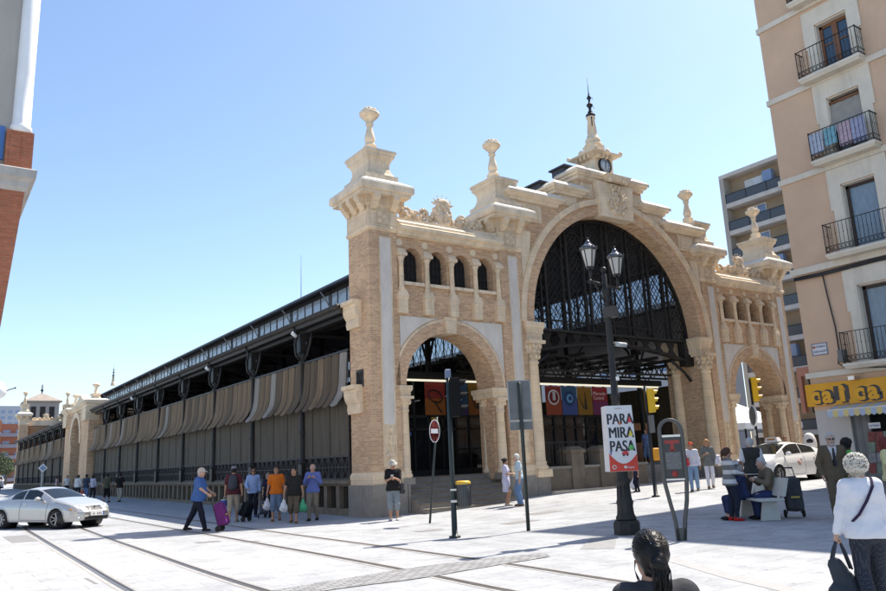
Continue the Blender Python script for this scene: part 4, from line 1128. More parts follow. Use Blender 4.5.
for P in ([(-8.1, 7.6), (-7.5, 7.6), (-7.5, 4.9), (-8.1, 4.9)], [(-4.75, .3), (-4.2, .3), (-4.2, -.1), (-4.75, -.1)], [(-3.95, -.6), (-3.55, -.6), (-3.55, -.9), (-3.95, -.9)], [(.0, -1.9), (.7, -1.9), (.7, -2.3), (0, -2.3)],
          [(2.2, -2.6), (3.2, -2.6), (3.2, -3.1), (2.2, -3.1)], [(-7.9, -4.5), (-7.95, -4.5), (-7.95, -5.4), (-7.9, -5.4)], [(4.2, -1.2), (5.3, -1.2), (5.3, -1.8), (4.2, -1.8)]):
    patch('cover_plate', P, COVER, .005)
# drain grate by the woman with the bag
b = MB()
for k in range(6): b.box(-1.30+.06*k, -1.275+.06*k, -14.55, -14.35, .002, .012, IRON)
tag(b.build('drain_grate'), 'small slotted iron drain grate beside the white bloused woman', 'grate')

# ================================================================== beige corner house on the right
BX, BY = 14.3, -4.65
TAN = mat('tan_render', (.60, .41, .275), .85, .10, .8, .12, 30, stain=.13)
CREAM = mat('cream_trim', (.66, .59, .48), .8, .08, 2, .1, 20, stain=.2)
GREYW = mat('pale_grey_shopfront_render', (.50, .46, .42), .8, .07, 1.5, .1, 20)
house = empty('corner_house', (BX, BY, .2)); tag(house, 'tall beige corner house with iron balconies above a yellow shop sign', 'house')
def hb(y): return y-BY          # world y -> local
b = MB()
yy = [(-4.65, -6.70), (-7.80, -10.4), (-11.5, -14.2), (-15.3, -18.0), (-19.1, -40)]
opens = [(-6.70, -7.80), (-10.4, -11.5), (-14.2, -15.3), (-18.0, -19.1)]
levels = [(3.95, 6.62, 4.15), (7.58, 10.07, 7.78), (10.87, 13.2, 11.05), (13.95, 16.0, 14.10), (16.9, 19.1, 17.05)]
b.box(0, 14, hb(-40), 0, 20.0, 20.2, TAN)
dep = .35
for (a, c) in yy: b.box(0, dep, hb(c), hb(a), 2.55, 20.0, TAN)
prev = 2.55
for (a, c) in opens:
    prev = 2.55
    for (z0, z1, zs) in levels:
        b.box(0, dep, hb(c), hb(a), prev, z0+.2-.2, TAN); prev = z1-.2
    b.box(0, dep, hb(c), hb(a), prev, 20.0, TAN)
b.box(dep, 14, hb(-40), -.001, 2.55, 20.0, TAN); b.box(0, 14, -.001, .0, 2.55, 20.0, TAN)
b.build('wall', house)
b = MB()   # ground floor: grey wall left of the shop opening
b.box(.02, .4, hb(-5.78), -.0, -.4, 2.55, GREYW); b.box(.02, .4, hb(-40), hb(-12.2), -.4, 2.55, GREYW); b.box(.4, 14, -.35, -.0, -.4, 2.55, GREYW)
b.box(1.6, 1.7, hb(-40), 0, -.4, 2.55, mat('shop_dark', (.09, .09, .09), .7, .2, 2)); b.box(.02, 14, hb(-40), -.36, -.41, -.05, GREYW); b.box(.4, 1.7, hb(-40), -.36, 2.45, 2.55, GREYW)
b.build('shopfront_wall', house)
b = MB()
for z0, z1, p in ((16.55, 16.75, .07), (13.62, 13.82, .07), (10.5, 10.7, .07), (7.18, 7.40, .10), (3.62, 3.80, .09)):
    b.box(-p, -.002, hb(-40), .001, z0, z1, CREAM); b.box(-p, 14, .004, p, z0, z1, CREAM)
b.build('string_course', house)
b = MB(); cornice(b, .1, 14, hb(-40), -.1, 19.7, 20.4, .5, CREAM); b.build('roof_cornice', house)
WOODB = mat('brown_door_frame', (.20, .085, .035), .5, .15, 6)
DKFR = mat('dark_brown_frame', (.045, .03, .025), .5, .15, 6)
BLIND = mat('dusty_roller_blind', (.30, .275, .24), .8, .15, 4, .2, 30)
def window(z0, z1, ya, yc, style):
    """French window between world y ya > yc"""
    y1, y0 = hb(ya), hb(yc); z0 -= .2; z1 -= .2
    b = MB()   # moulded surround with ears
    t = .34
    b.box(-.05, .0, y1, y1+t, z0, z1+.02, CREAM); b.box(-.05, .0, y0-t, y0, z0, z1+.02, CREAM); b.box(-.05, .0, y0-t-.08, y1+t+.08, z1+.02, z1+.62, CREAM)
    b.box(-.05, 0, y1+t, y1+t+.08, z1-.8, z1+.02, CREAM); b.box(-.05, 0, y0-t-.08, y0-t, z1-.8, z1+.02, CREAM)
    b.box(0, .30, y1-.03, y1, z0, z1, CREAM); b.box(0, .30, y0, y0+.03, z0, z1, CREAM); b.box(0, .30, y0, y1, z1-.03, z1, CREAM)
    wdw = b.build('window', house)
    fm = WOODB if style == 'wood' else DKFR
    b = MB(); x0_, x1_ = .22, .29
    a, c = y0+.03, y1-.03; zt = z1-.03; mid = (a+c)/2
    b.box(x0_, x1_, a, a+.10, z0, zt, fm); b.box(x0_, x1_, c-.10, c, z0, zt, fm); b.box(x0_, x1_, a, c, zt-.10, zt, fm); b.box(x0_, x1_, a, c, z0, z0+.28, fm)
    if style != 'open': b.box(x0_-.015, x1_, mid-.09, mid+.09, z0, zt, fm); b.box(x0_+.01, x1_, a, c, z0+(zt-z0)*.62, z0+(zt-z0)*.62+.05, fm)
    b.build('frame', wdw)
    b = MB(); b.box(.265, .275, a+.08, c-.08, z0+.2, zt-.08, WINGL if style == 'wood' else mat('drawn_blue_curtain', (.17, .24, .30), .35, .25, 3, spec=.9, stretch=(1, 5, 1))); b.build('pane', wdw)
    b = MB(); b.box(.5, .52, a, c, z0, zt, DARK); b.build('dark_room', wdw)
    return wdw
def balcony(z, ya, yc, laundry=False):
    y1, y0 = hb(ya), hb(yc); z -= .2
    b = MB(); b.rects([(-.42, 0, y0+.06, y1-.06, z-.18), (-.48, 0, y0+.02, y1-.02, z-.10), (-.50, 0, y0, y1, z-.09), (-.50, 0, y0, y1, z)], CREAM)
    o = b.build('balcony', house)
    b = MB(); X0 = -.46
    top = z+1.0
    b.bar((X0, y0+.03, top), (X0, y1-.03, top), .035, .02, IRON); b.bar((X0, y0+.03, z+.07), (X0, y1-.03, z+.07), .025, .02, IRON); b.bar((X0, y0+.03, z+.24), (X0, y1-.03, z+.24), .02, .015, IRON)
    for yy_ in (y0+.03, y1-.03):
        b.bar((X0, yy_, top), (0, yy_, top), .035, .02, IRON); b.bar((X0, yy_, z+.07), (0, yy_, z+.07), .025, .02, IRON); b.bar((X0, yy_, z+.24), (0, yy_, z+.24), .02, .015, IRON)
        b.cyl((X0, yy_, z), (X0, yy_, top+.03), .016, 6, IRON)
        for k in range(4): b.cyl((X0+.1*(k+1), yy_, z+.07), (X0+.1*(k+1), yy_, top), .008, 5, IRON); b.ball((X0+.1*(k+1), yy_, z+.62), .018, 6, IRON)
    n = int((y1-y0)/.125)
    for k in range(n+1):
        y = y0+.03+(y1-y0-.06)*k/n; b.cyl((X0, y, z+.07), (X0, y, top), .009, 5, IRON); b.ball((X0, y, z+.62), .02, 6, IRON)
        if k < n:
            yc_ = y+(y1-y0-.06)/n/2; b.tube([(X0, yc_+.045*math.cos(a), z+.155+.07*math.sin(a)) for a in [q*PI/4 for q in range(8)]], .008, 4, IRON, True)
    b.build('railing', o)
    if laundry:
        for k, (c, w_, h_) in enumerate((((.45, .50, .60), .45, .75), ((.20, .42, .50), .42, .6), ((.50, .38, .44), .40, .8), ((.35, .37, .52), .45, .85))):
            q = MB(); ys_ = y0+.25+.47*(3-k); nq = 8; V_ = []; F_ = []
            for j in range(2):
                for i in range(nq+1): V_.append((-.40+.02*math.sin(i*1.9+k)*(1 if j else .3), ys_+w_*i/nq, z+.98-(h_ if j == 0 else 0)))
            for i in range(nq): F_.append((i, i+1, nq+2+i, nq+1+i))
            q.add(V_, F_, mat('hanging_cloth_%d' % k, c, .9, .25, 8), True); q.add([(x+.01, y, zz) for x, y, zz in V_], [f[::-1] for f in F_], MATS['hanging_cloth_%d' % k], True)
            ob = q.build('laundry', loc=(BX, BY, .2)); tag(ob, ['pale lilac cloth', 'turquoise blue cloth', 'dusty pink cloth', 'faded violet cloth'][k]+' drying on the balcony rail under the roller blind', 'laundry', 'washing on the balcony')
    return o
for i, (ya, yc) in enumerate(opens):
    for j, (z0, z1, zs) in enumerate(levels):
        st = 'wood' if j in (3,) else ('open' if j < 2 else 'dark')
        window(z0, z1, ya, yc, st)
        balcony(zs-.02, ya+.62, yc-.40, laundry=(i == 0 and j == 2))
# roller blind over the second window from the top
b = MB(); ya, yc = hb(-6.72), hb(-7.78)
V_ = []; F_ = []; n = 12; path = [(.10, 13.0), (.08, 12.7), (.02, 12.4), (-.08, 12.1), (-.22, 11.85)]
for (x, z) in path:
    for i in range(n+1): V_.append((x+.012*math.sin(i*2.1), yc+(ya-yc)*i/n, z-.2))
for j in range(len(path)-1):
    for i in range(n): F_.append((j*(n+1)+i, j*(n+1)+i+1, (j+1)*(n+1)+i+1, (j+1)*(n+1)+i))
b.add(V_, F_, BLIND, True); b.add([(x+.015, y, z) for x, y, z in V_], [f[::-1] for f in F_], BLIND, True); b.cyl((-.23, yc, 11.63), (-.23, ya, 11.63), .03, 8, WOODB); b.cyl((.08, yc, 12.82), (.08, ya, 12.82), .05, 8, WOODB)
b.build('roller_blind', house)
# cables and junction box
b = MB()
CAB = mat('black_cable', (.03, .03, .032), .6, .1)
for k in range(3): b.tube([(-.08-.02*k, hb(-4.66), 7.10-.045*k), (-.10, hb(-5.6), 7.09-.05*k), (-.09, hb(-7.4), 7.14-.05*k), (-.08, hb(-12), 7.10-.05*k)], .022, 6, CAB)
b.tube([(-.07, hb(-5.66), 7.05), (-.05, hb(-5.70), 6.3), (-.05, hb(-5.80), 5.2), (-.05, hb(-5.80), 4.45), (-.06, hb(-5.72), 4.0), (-.06, hb(-5.90), 3.85), (-.06, hb(-5.98), 4.1)], .022, 6, CAB)
b.tube([(-.06, hb(-5.98), 4.1), (-.08, hb(-6.4), 3.78), (-.09, hb(-7.2), 3.70), (-.08, hb(-9), 3.72)], .022, 6, CAB)
b.build('cable', house)
b = MB(); b.box(-.14, 0, hb(-6.0), hb(-5.78), 4.05, 4.42, mat('grey_box', (.16, .16, .16), .6, .1)); b.build('junction_box', house)
# street plaque
b = MB(); b.box(-.03, 0, hb(-5.42), hb(-4.88), 4.36, 4.76, mat('plaque_enamel', (.62, .61, .60), .3, .05)); 
pq = b.build('street_plaque', house)
b = MB(); GB = mat('plaque_border', (.10, .11, .2), .4, .05)
for (ya, yc, za, zb) in ((-5.42, -4.88, 4.36, 4.385), (-5.42, -4.88, 4.735, 4.76), (-5.42, -5.395, 4.385, 4.735), (-4.905, -4.88, 4.385, 4.735)): b.box(-.036, -.031, hb(yc)-(yc-ya if False else 0) if False else hb(ya), hb(yc), za, zb, GB)
b.build('border', pq)
rotW = (PI/2, 0, -PI/2)
text_mesh('lettering', 'AVENIDA', .11, GB, pq, (-.034, hb(-5.03), 4.61), rotW, .003, sx=.72)
text_mesh('lettering', 'CESAR AUGUSTO', .10, GB, pq, (-.034, hb(-4.93), 4.45), rotW, .003, sx=.62)
b = MB(); b.lathe([(.05, -.038), (.05, -.03)], (0, hb(-4.97), 4.64), 12, mat('plaque_crest', (.45, .12, .05), .5, .1), True, axis='x'); b.build('crest', pq)
# yellow shop sign
SY = mat('amber_sign_panel', (.72, .33, .008), .45, .08, 1.5)
SYL = mat('amber_letter', (.78, .37, .012), .45, .05, 1.5)
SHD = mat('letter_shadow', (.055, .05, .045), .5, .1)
b = MB(); b.box(-.12, -.0, hb(-9.2), hb(-4.50), 2.69, 3.42, SY); sg = b.build('shop_sign', house)
def letter(ch, y, size, z=2.79):
    y = hb(y)
    # dark silhouette block behind, amber letter in front
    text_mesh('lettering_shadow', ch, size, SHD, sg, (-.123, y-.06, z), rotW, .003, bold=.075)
    return text_mesh('lettering', ch, size, SYL, sg, (-.135, y, z), rotW, .006, bold=.028)
for ch, y in (('c', -4.66), ('a', -5.06), ('i', -5.66), ('c', -6.12), ('a', -6.54)):
    letter(ch, y, .74)
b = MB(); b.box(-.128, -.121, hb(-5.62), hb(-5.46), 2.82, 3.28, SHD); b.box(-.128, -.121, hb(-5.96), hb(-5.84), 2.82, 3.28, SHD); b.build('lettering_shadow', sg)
b = MB(); b.box(-.45, -.12, hb(-6.35), hb(-6.15), 3.40, 3.52, CHROME); b.tube([(-.12, hb(-6.25), 3.46), (-.4, hb(-6.25), 3.5)], .015, 6, CHROME); b.build('sign_lamp', sg)
# striped awning with a scalloped edge
b = MB(); AW1 = mat('awning_yellow', (.66, .52, .22), .8, .08, 3); AW2 = mat('awning_blue_grey', (.42, .46, .55), .8, .08, 3)
ys = hb(-5.42); k = 0
while ys > hb(-11.8):
    m = AW2 if k % 2 == 0 else AW1; ye = ys-.17
    b.add([(-.05, ys, 2.66), (-.05, ye, 2.66), (-.62, ye, 2.50), (-.62, ys, 2.50)], [(0, 1, 2, 3)], m); b.add([(-.05, ys, 2.65), (-.05, ye, 2.65), (-.62, ye, 2.49), (-.62, ys, 2.49)], [(3, 2, 1, 0)], m)
    V_ = [(-.62, ys, 2.50), (-.62, ye, 2.50)]+[(-.63, ye+(ys-ye)*q/6, 2.31-.05*math.sin(PI*q/6)) for q in range(7)]
    b.add(V_, [tuple(range(len(V_)))], m); b.add([(x+.008, y, z) for x, y, z in V_], [tuple(range(len(V_)-1, -1, -1))], m)
    ys = ye; k += 1
b.cyl((-.62, hb(-5.42), 2.50), (-.62, hb(-11.8), 2.50), .022, 8, WHITE)
b.build('awning', house)
# shop front: door frames, a notice and magazine racks
b = MB(); GF = mat('grey_shop_frame', (.13, .13, .13), .5, .1)
for y in (-5.80, -6.02, -6.28, -7.6, -9.0): b.box(.12, .2, hb(y)-.05, hb(y)+.05, -.1, 2.5, GF)
b.box(.12, .2, hb(-12), hb(-5.8), 2.36, 2.5, GF); b.box(.13, .19, hb(-6.28), hb(-5.8), -.1, 2.4, mat('grey_door', (.17, .17, .17), .5, .1))
b.build('shop_frame', house)
b = MB(); b.box(.05, .07, hb(-6.66), hb(-6.30), 1.86, 2.04, WHITE); nt_ = b.build('notice', house)
text_mesh('lettering', 'LOTERIA', .10, mat('notice_blue', (.05, .07, .3), .5, .05), nt_, (.045, hb(-6.32), 1.91), rotW, .002, sx=.8)
r_ = random.Random(4)
b = MB(); b.box(-.32, .05, hb(-8.4), hb(-6.25), -.1, .5, GF)
mg = [mat('magazine_%d' % i, c, .5, .5, 14) for i, c in enumerate([(.45, .42, .40), (.42, .12, .10), (.35, .42, .32), (.45, .40, .42), (.5, .48, .42), (.2, .25, .4)])]
for r in range(4):
    for c in range(9):
        y = hb(-6.28)-.235*c; b.add([(-.30+.08*r, y, .5+.32*r), (-.30+.08*r, y-.21, .5+.32*r), (-.24+.08*r, y-.21, .8+.32*r), (-.24+.08*r, y, .8+.32*r)], [(0, 1, 2, 3), (3, 2, 1, 0)], mg[r_.randrange(6)])
b.box(-.0, .05, hb(-8.4), hb(-6.25), .5, 1.75, GF)
mr_ = b.build('magazine_rack', loc=(BX, BY, .2)); tag(mr_, 'rack of coloured magazines on the shop front under the striped awning', 'rack')
# terracotta frame fixed to the far side of the house
b = MB(); TER = mat('terracotta_frame', (.40, .17, .11), .7, .1, 3)
b.box(.1, .3, .0, .5, 3.75, 4.05, TER); b.box(.1, .3, .36, .5, 2.5, 3.75, TER); b.box(.1, .3, .0, .12, 2.5, 3.75, DARK); b.build('terracotta_frame', house)

# ================================================================== left building (only its right edge is in view)
RB = brickmat('red_brick', (.42, .165, .09), (.34, .125, .07), (.36, .20, .13), .22, .05, .006)
lb = empty('corner_building', (-9.26, -4.7, 0)); tag(lb, 'corner building of red brick and pale plaster, cut off at the left edge', 'building')
PLA = mat('grey_plaster', (.40, .37, .33), .85, .08, 1.2, .1, 20, stain=.12)
b = MB()
b.frustum((-9, -.20, .0, 10), 3.85, (-9, .0, .0, 10), 6.38, RB); b.build('brick_wall', lb)
b = MB(); b.box(-9, -.14, .10, 10, 6.75, 13.5, PLA); b.build('plaster_wall', lb)
b = MB(); b.rects([(-9, .0, -.0, 10, 6.36), (-9, .05, -.05, 10, 6.42), (-9, .06, -.06, 10, 6.52), (-9, .14, -.14, 10, 6.58), (-9, .15, -.15, 10, 6.72), (-9, .10, -.1, 10, 6.75)], mat('grey_cornice_stone', (.46, .43, .39), .85, .15, 2, .2, 14, stain=.3)); b.build('cornice', lb)
b = MB(); b.box(-.34, .07, -.05, .3, 6.751, 7.42, RB); b.box(-.28, -.12, -.065, -.049, 6.83, 7.34, RB); b.build('brick_pedestal', lb)
b = MB(); b.lathe([(.17, 7.42), (.17, 7.52), (.145, 7.56), (.14, 8.5), (.14, 13.5)], (-.13, .06, 0), 20, WHITE); b.build('white_column', lb)
b = MB(); b.rects([(-9, -.22, -.01, 10, 3.22), (-9, -.19, -.03, 10, 3.24), (-9, -.19, -.03, 10, 3.80), (-9, -.2, -.01, 10, 3.85)], mat('grey_band', (.45, .44, .43), .8, .1)); b.build('stone_band', lb)
b = MB(); b.box(-9, -.30, .02, 10, -.3, 3.22, mat('white_ground_floor', (.62, .61, .6), .7, .08)); b.build('ground_floor_wall', lb)
b = MB(); b.box(-1.2, -.36, .06, .1, 6.9, 7.5, mat('blue_signboard', (.06, .16, .40), .5, .1)); b.build('blue_sign', lb)
b = MB(); b.box(-9, .28, -.4, 10, 13.5, 13.8, STONEP); b.build('eaves', lb)
b = MB(); b.ball((-.19, -.30, 2.98), .15, 16, mat('white_globe', (.8, .8, .8), .3, .02)); b.cyl((-.19, -.30, 3.10), (-.3, -.02, 3.2), .02, 6, IRON); b.tube([(-.10, -.32, 2.95), (.0, -.36, 2.99), (.06, -.38, 3.01)], .008, 5, IRON); b.ball((.06, -.38, 3.01), .016, 6, IRON)
b.build('wall_lamp', lb)

# ================================================================== apartment block behind
apt = empty('apartment_block', (56.9, 26.0, .3)); tag(apt, 'tall brown apartment block with long balconies behind the market and the beige house', 'building')
APW = mat('brown_apartment_wall', (.34, .255, .17), .85, .1, 1, .1, 10); SLABM = mat('balcony_slab_concrete', (.50, .46, .42), .8, .12, 1, stain=.2)
b = MB(); b.box(1.2, 16, -60, 0, -1, 29.1, APW); b.box(0, 16, -60, -.0, 29.1, 29.5, SLABM); b.box(-.0, 1.2, -.5, 0, -1, 29.1, mat('grey_gable', (.36, .33, .29), .8, .1)); b.build('wall', apt)
AW_ = mat('white_shutter', (.66, .67, .70), .5, .08, 2); APG = mat('blue_glazing', (.16, .22, .34), .15, .15, 2, spec=.8)
BAL = mat('smoked_balustrade', (.06, .065, .075), .3, .15, 3)
for fl in range(10):
    z = 26.2-2.93*fl
    if z < -1: break
    b = MB(); b.box(-.15, 1.25, -60, -.6, z-.45, z, SLABM); sb = b.build('balcony_slab', apt)
    b = MB(); b.box(-.12, -.08, -59.9, -.65, z+.05, z+.92, BAL); b.box(-.14, -.06, -59.9, -.62, z+.92, z+1.0, IRON)
    for k in range(26): b.box(-.15, -.05, -.65-2.3*k-.03, -.65-2.3*k+.03, z, z+1.0, IRON)
    b.build('balustrade', sb)
    for k in range(13):
        y = -3.2-4.4*k
        b = MB(); b.box(1.12, 1.2, y-1.0, y+1.0, z, z+2.25, AW_); wn = b.build('window', apt)
        b = MB(); b.box(1.09, 1.115, y-.92, y-.06, z+.1, z+2.15, APG if (k+fl) % 3 else AW_); b.box(1.09, 1.115, y+.06, y+.92, z+.1, z+2.15, APG if (k*2+fl) % 4 else mat('lowered_blind', (.6, .6, .58), .6, .1)); b.build('pane', wn)
        if (k+fl) % 3 == 0:
            b = MB(); b.box(.1, .7, y-2.6, y-1.6, z, z+2.2, [APG, WOODB, AW_][(k+fl*2) % 3]); b.build('loggia_enclosure', apt)
b = MB(); b.box(3, 5, -7, -5, 29.5, 31, SLABM); b.box(6, 7, -3, -2, 29.5, 30.6, WHITE); b.build('roof_hut', apt)
# pale building seen through the market and the right arch
pb = empty('pale_building', (46, 46, .3)); tag(pb, 'pale grey building with small windows seen through the market arches', 'building')
b = MB(); b.box(0, 2.5, -25.5, 28, -1, 15, mat('pale_grey_wall', (.55, .53, .50), .85, .06, .8)); b.build('wall', pb)
for fl in range(4):
    for k in range(14):
        b = MB(); y = -23+3.8*k; b.box(-.06, 0, y-.6, y+.6, 2.2+3.2*fl, 3.9+3.2*fl, APG); b.box(-.1, 0, y-.75, y+.75, 2.05+3.2*fl, 2.2+3.2*fl, WHITE); b.build('window', pb)
# blue steel scaffold between market and house
b = MB(); BL = mat('blue_steel', (.03, .09, .26), .5, .15, 3)
for (x, y) in ((0, 0), (0, -3), (2.5, 0), (2.5, -3)): b.box(x-.07, x+.07, y-.07, y+.07, -.3, 5.6, BL)
for z in (1.9, 3.7, 5.5):
    b.box(-.05, 2.55, -3.05, -2.95, z-.06, z+.06, BL); b.box(-.05, .05, -3, 0, z-.06, z+.06, BL); b.box(2.45, 2.55, -3, 0, z-.06, z+.06, BL); b.box(-.05, 2.55, -.05, .05, z-.06, z+.06, BL)
for z in (.1, 1.9, 3.7):
    b.bar((0, -3, z), (0, 0, z+1.8), .10, .10, BL); b.bar((0, 0, z), (0, -3, z+1.8), .10, .10, BL); b.bar((0, -3, z), (2.5, -3, z+1.8), .10, .10, BL)
o = b.build('steel_scaffold', loc=(27.5, 2.2, .4)); tag(o, 'blue steel scaffold with cross bracing between market and beige house', 'scaffold')
# low tent roofs behind the right arch
for (x, y, w_, nm) in ((38, 15, 3.4, 'low'),):
    b = MB(); b.rects([(x-w_, x+w_, y-w_, y+w_, 2.9), (x-w_, x+w_, y-w_, y+w_, 3.3), (x-w_*.5, x+w_*.5, y-w_*.5, y+w_*.5, 4.0), (x-.1, x+.1, y-.1, y+.1, 5.0)], WHITE)
    for sx in (-1, 1):
        for sy in (-1, 1): b.box(x+sx*(w_-.1)-.05, x+sx*(w_-.1)+.05, y+sy*(w_-.1)-.05, y+sy*(w_-.1)+.05, .3, 2.9, IRON)
    o = b.build('market_tent'); tag(o, '%s white pavilion tent standing behind the right arch' % nm, 'tent')

# ================================================================== far left
def far_block(x, y, w_, d_, h_, m, label, balc):
    e = empty('city_block', (x, y, .4)); tag(e, label, 'building', 'city blocks at the end of the street')
    b = MB(); b.box(0, w_, 0, d_, -1, h_, m); b.build('wall', e)
    nfl = int(h_/3)
    for fl in range(nfl):
        b = MB(); z = .8+3*fl
        for k in range(int(w_/3.2)): b.box(.6+3.2*k, 2.4+3.2*k, -.08, 0, z+.5, z+2.0, APG)
        b.build('window_row', e)
        if balc:
            b = MB(); b.box(0, w_, -.9, 0, z+.15, z+.3, balc); b.box(0, w_, -.9, -.84, z+.3, z+1.1, balc); b.build('balcony', e)
    return e
ORB = mat('orange_brick', (.36, .14, .07), .85, .1); 
far_block(1.5, 215, 6.2, 14, 17, ORB, 'orange brick block of flats at the far end of the street, leftmost', mat('grey_blue_balcony', (.22, .25, .30), .8, .1))
far_block(8.0, 222, 7, 14, 16.5, mat('brown_brick', (.30, .13, .08), .85, .1), 'reddish flats with grey balconies at the far street end beside the market', mat('grey_blue_balcony', (.22, .25, .30), .8, .1))
far_block(19, 420, 14, 20, 38, mat('hazy_grey', (.34, .36, .40), .85, .05), 'pale grey distant tower block above the orange flats', None)
# hip roofed tower behind the far end of the market
b = MB(); hx, hy = 6.6, 128.0
b.box(hx-2.5, hx+2.5, hy-2.5, hy+2.5, 0, 14.5, mat('grey_tower_wall', (.30, .28, .26), .85, .1)); 
ht = b.build('hip_roof_tower'); tag(ht, 'grey tower with tiled hip roof and finial behind the far end of the market', 'tower')
b = MB(); b.rects([(hx-2.9, hx+2.9, hy-2.9, hy+2.9, 14.4), (hx-2.9, hx+2.9, hy-2.9, hy+2.9, 14.6), (hx-.1, hx+.1, hy-.1, hy+.1, 16.1)], mat('grey_brown_tiles', (.30, .25, .21), .85, .2, 1.5)); b.build('roof', ht)
b = MB(); b.cyl((hx, hy, 16.0), (hx, hy, 17.6), .10, 8, IRON); b.ball((hx, hy, 16.6), .25, 8, IRON); b.build('finial', ht)
for k in range(3):
    b = MB(); b.box(hx-1.8+1.4*k, hx-1.0+1.4*k, hy-2.56, hy-2.5, 11.6, 13.6, DARK); b.build('window', ht)
# antenna mast on the market roof
b = MB(); b.cyl((0, 0, 0), (0, 0, 5.2), .035, 6, IRON, .012); o = b.build('antenna_mast', loc=(13.0, 34.0, 12.6)); tag(o, 'thin antenna mast rising behind the market roof', 'antenna')
# ================================================================== people
def A3(*v): return np.array(v, float)
def nrm(v): return v/(np.linalg.norm(v)+1e-9)
def ik(a, c, l1, l2, pole):
    d = c-a; L = np.linalg.norm(d); mx = (l1+l2)*.998
    if L > mx: d = d/L*mx; L = mx; c = a+d
    if L < abs(l1-l2)+.02: L = abs(l1-l2)+.02; d = nrm(d)*L; c = a+d
    u = d/L; x = (l1*l1-l2*l2+L*L)/(2*L); h = math.sqrt(max(0, l1*l1-x*x))
    p = pole-u*(pole@u); p = nrm(p)
    return a+u*x+p*h, c
SKIN = {}
def skin(c):
    k = 'skin_%d' % int(c[0]*1000)
    return mat(k, c, .55, .10, 14, .05, 60, spec=.35)
def cloth(name, c, var=.12, scale=9, bump=.25):
    return mat('cloth_'+name, c, .85, var, scale, bump, 16, spec=.2)
LIP = mat('lips', (.30, .10, .085), .5, .05); EYEW = mat('eye_white', (.6, .58, .55), .3, 0); EYED = mat('eye_dark', (.02, .014, .01), .2, 0)

# heads (frame: centre of the head, x right, y forward, z up), hands (x along the fingers, z towards the palm, y to the thumb)
_H = {}
def head_mesh(h, long=False):
    if h in _H: return _H[h]
    F = Field((-.11, -.14, -.16), (.11, .14, .14), h); k = .022
    F.cap((0, -.014, .03), (0, -.012, .03), .088, .088, k, (.87, 1.06, 1.0))
    F.cap((0, .03, -.035), (0, .03, -.035), .07, .07, k, (.86, .90, 1.07))
    F.cap((0, .066, -.096), (0, .07, -.096), .022, None, .03)
    for s in (-1, 1):
        F.cap((s*.05, -.002, -.05), (s*.02, .06, -.095), .020, .018, .03)
        F.cap((s*.042, .062, -.022), (s*.04, .060, -.03), .020, None, .03)
        F.cap((s*.012, .10, -.032), (s*.012, .10, -.032), .0085, None, .008)
    F.cap((0, .088, .012), (0, .110, -.026), .0075, .0125, .012)
    F.cap((-.034, .080, .024), (.034, .080, .024), .0115, None, .014)
    for s in (-1, 1): F.cap((s*.032, .097, .004), (s*.032, .097, .004), .013, None, .010, None, True)
    F.cap((-.017, .088, -.061), (.017, .088, -.061), .0065, None, .006); F.cap((-.014, .087, -.073), (.014, .087, -.073), .0075, None, .006)
    for s in (-1, 1):
        F.cap((s*.080, -.012, -.022), (s*.085, -.020, .018), .012, .016, .008, (.6, 1.1, 1.1))
    F.cap((0, -.022, -.06), (0, -.03, -.15), .055, .056, .03)
    V, Q = F.mesh(); c = V[Q].mean(1)
    mi = np.zeros(len(Q), int)
    mi[(np.abs(c[:, 0]) < .022) & (c[:, 1] > .078) & (np.abs(c[:, 2]+.067) < .011)] = 1
    mi[(np.abs(c[:, 0]) > .012) & (np.abs(c[:, 0]) < .052) & (c[:, 1] > .068) & (np.abs(c[:, 2]-.029) < .006)] = 2
    eb = MB()
    for s in (-1, 1):
        eb.ball((s*.0315, .078, .004), .0125, 8, EYEW); eb.ball((s*.0315, .0865, .004), .0062, 6, EYED)
    _H[h] = (V, Q, mi, np.array(eb.v), [tuple(f) for f in eb.f], list(eb.m))
    return _H[h]
_HD = {}
def hand_mesh(h, curl):
    key = (h, curl)
    if key in _HD: return _HD[key]
    F = Field((-.04, -.06, -.04), (.21, .09, .13), h); k = .010
    F.cap((-.02, 0, 0), (.03, 0, 0), .026, .028, .015, (1, 1.05, .75))
    for y, L, r in ((.030, .040, .0088), (.010, .045, .0092), (-.010, .041, .0088), (-.029, .032, .0078)):
        F.cap((.0, y*.6, 0), (.082, y, -.002), .014, .0115, .014)
        a = math.radians(curl*.8); p = A3(.085, y, -.002)
        for seg in range(3):
            l = L*(1, .66, .55)[seg]; q = p+l*A3(math.cos(a), 0, math.sin(a)); F.cap(p, q, r*(1-.1*seg), r*(.94-.12*seg), .006)
            p = q; a += math.radians(curl)
    F.cap((.015, .022, .006), (.052, .048, .016), .0135, .0105, .012)
    if curl > 50: F.cap((.052, .048, .016), (.088, .030, .042), .0105, .0085, .006)
    else: F.cap((.052, .048, .016), (.092, .058, .028), .0105, .0082, .006)
    V, Q = F.mesh(); _HD[key] = (V, Q); return _HD[key]

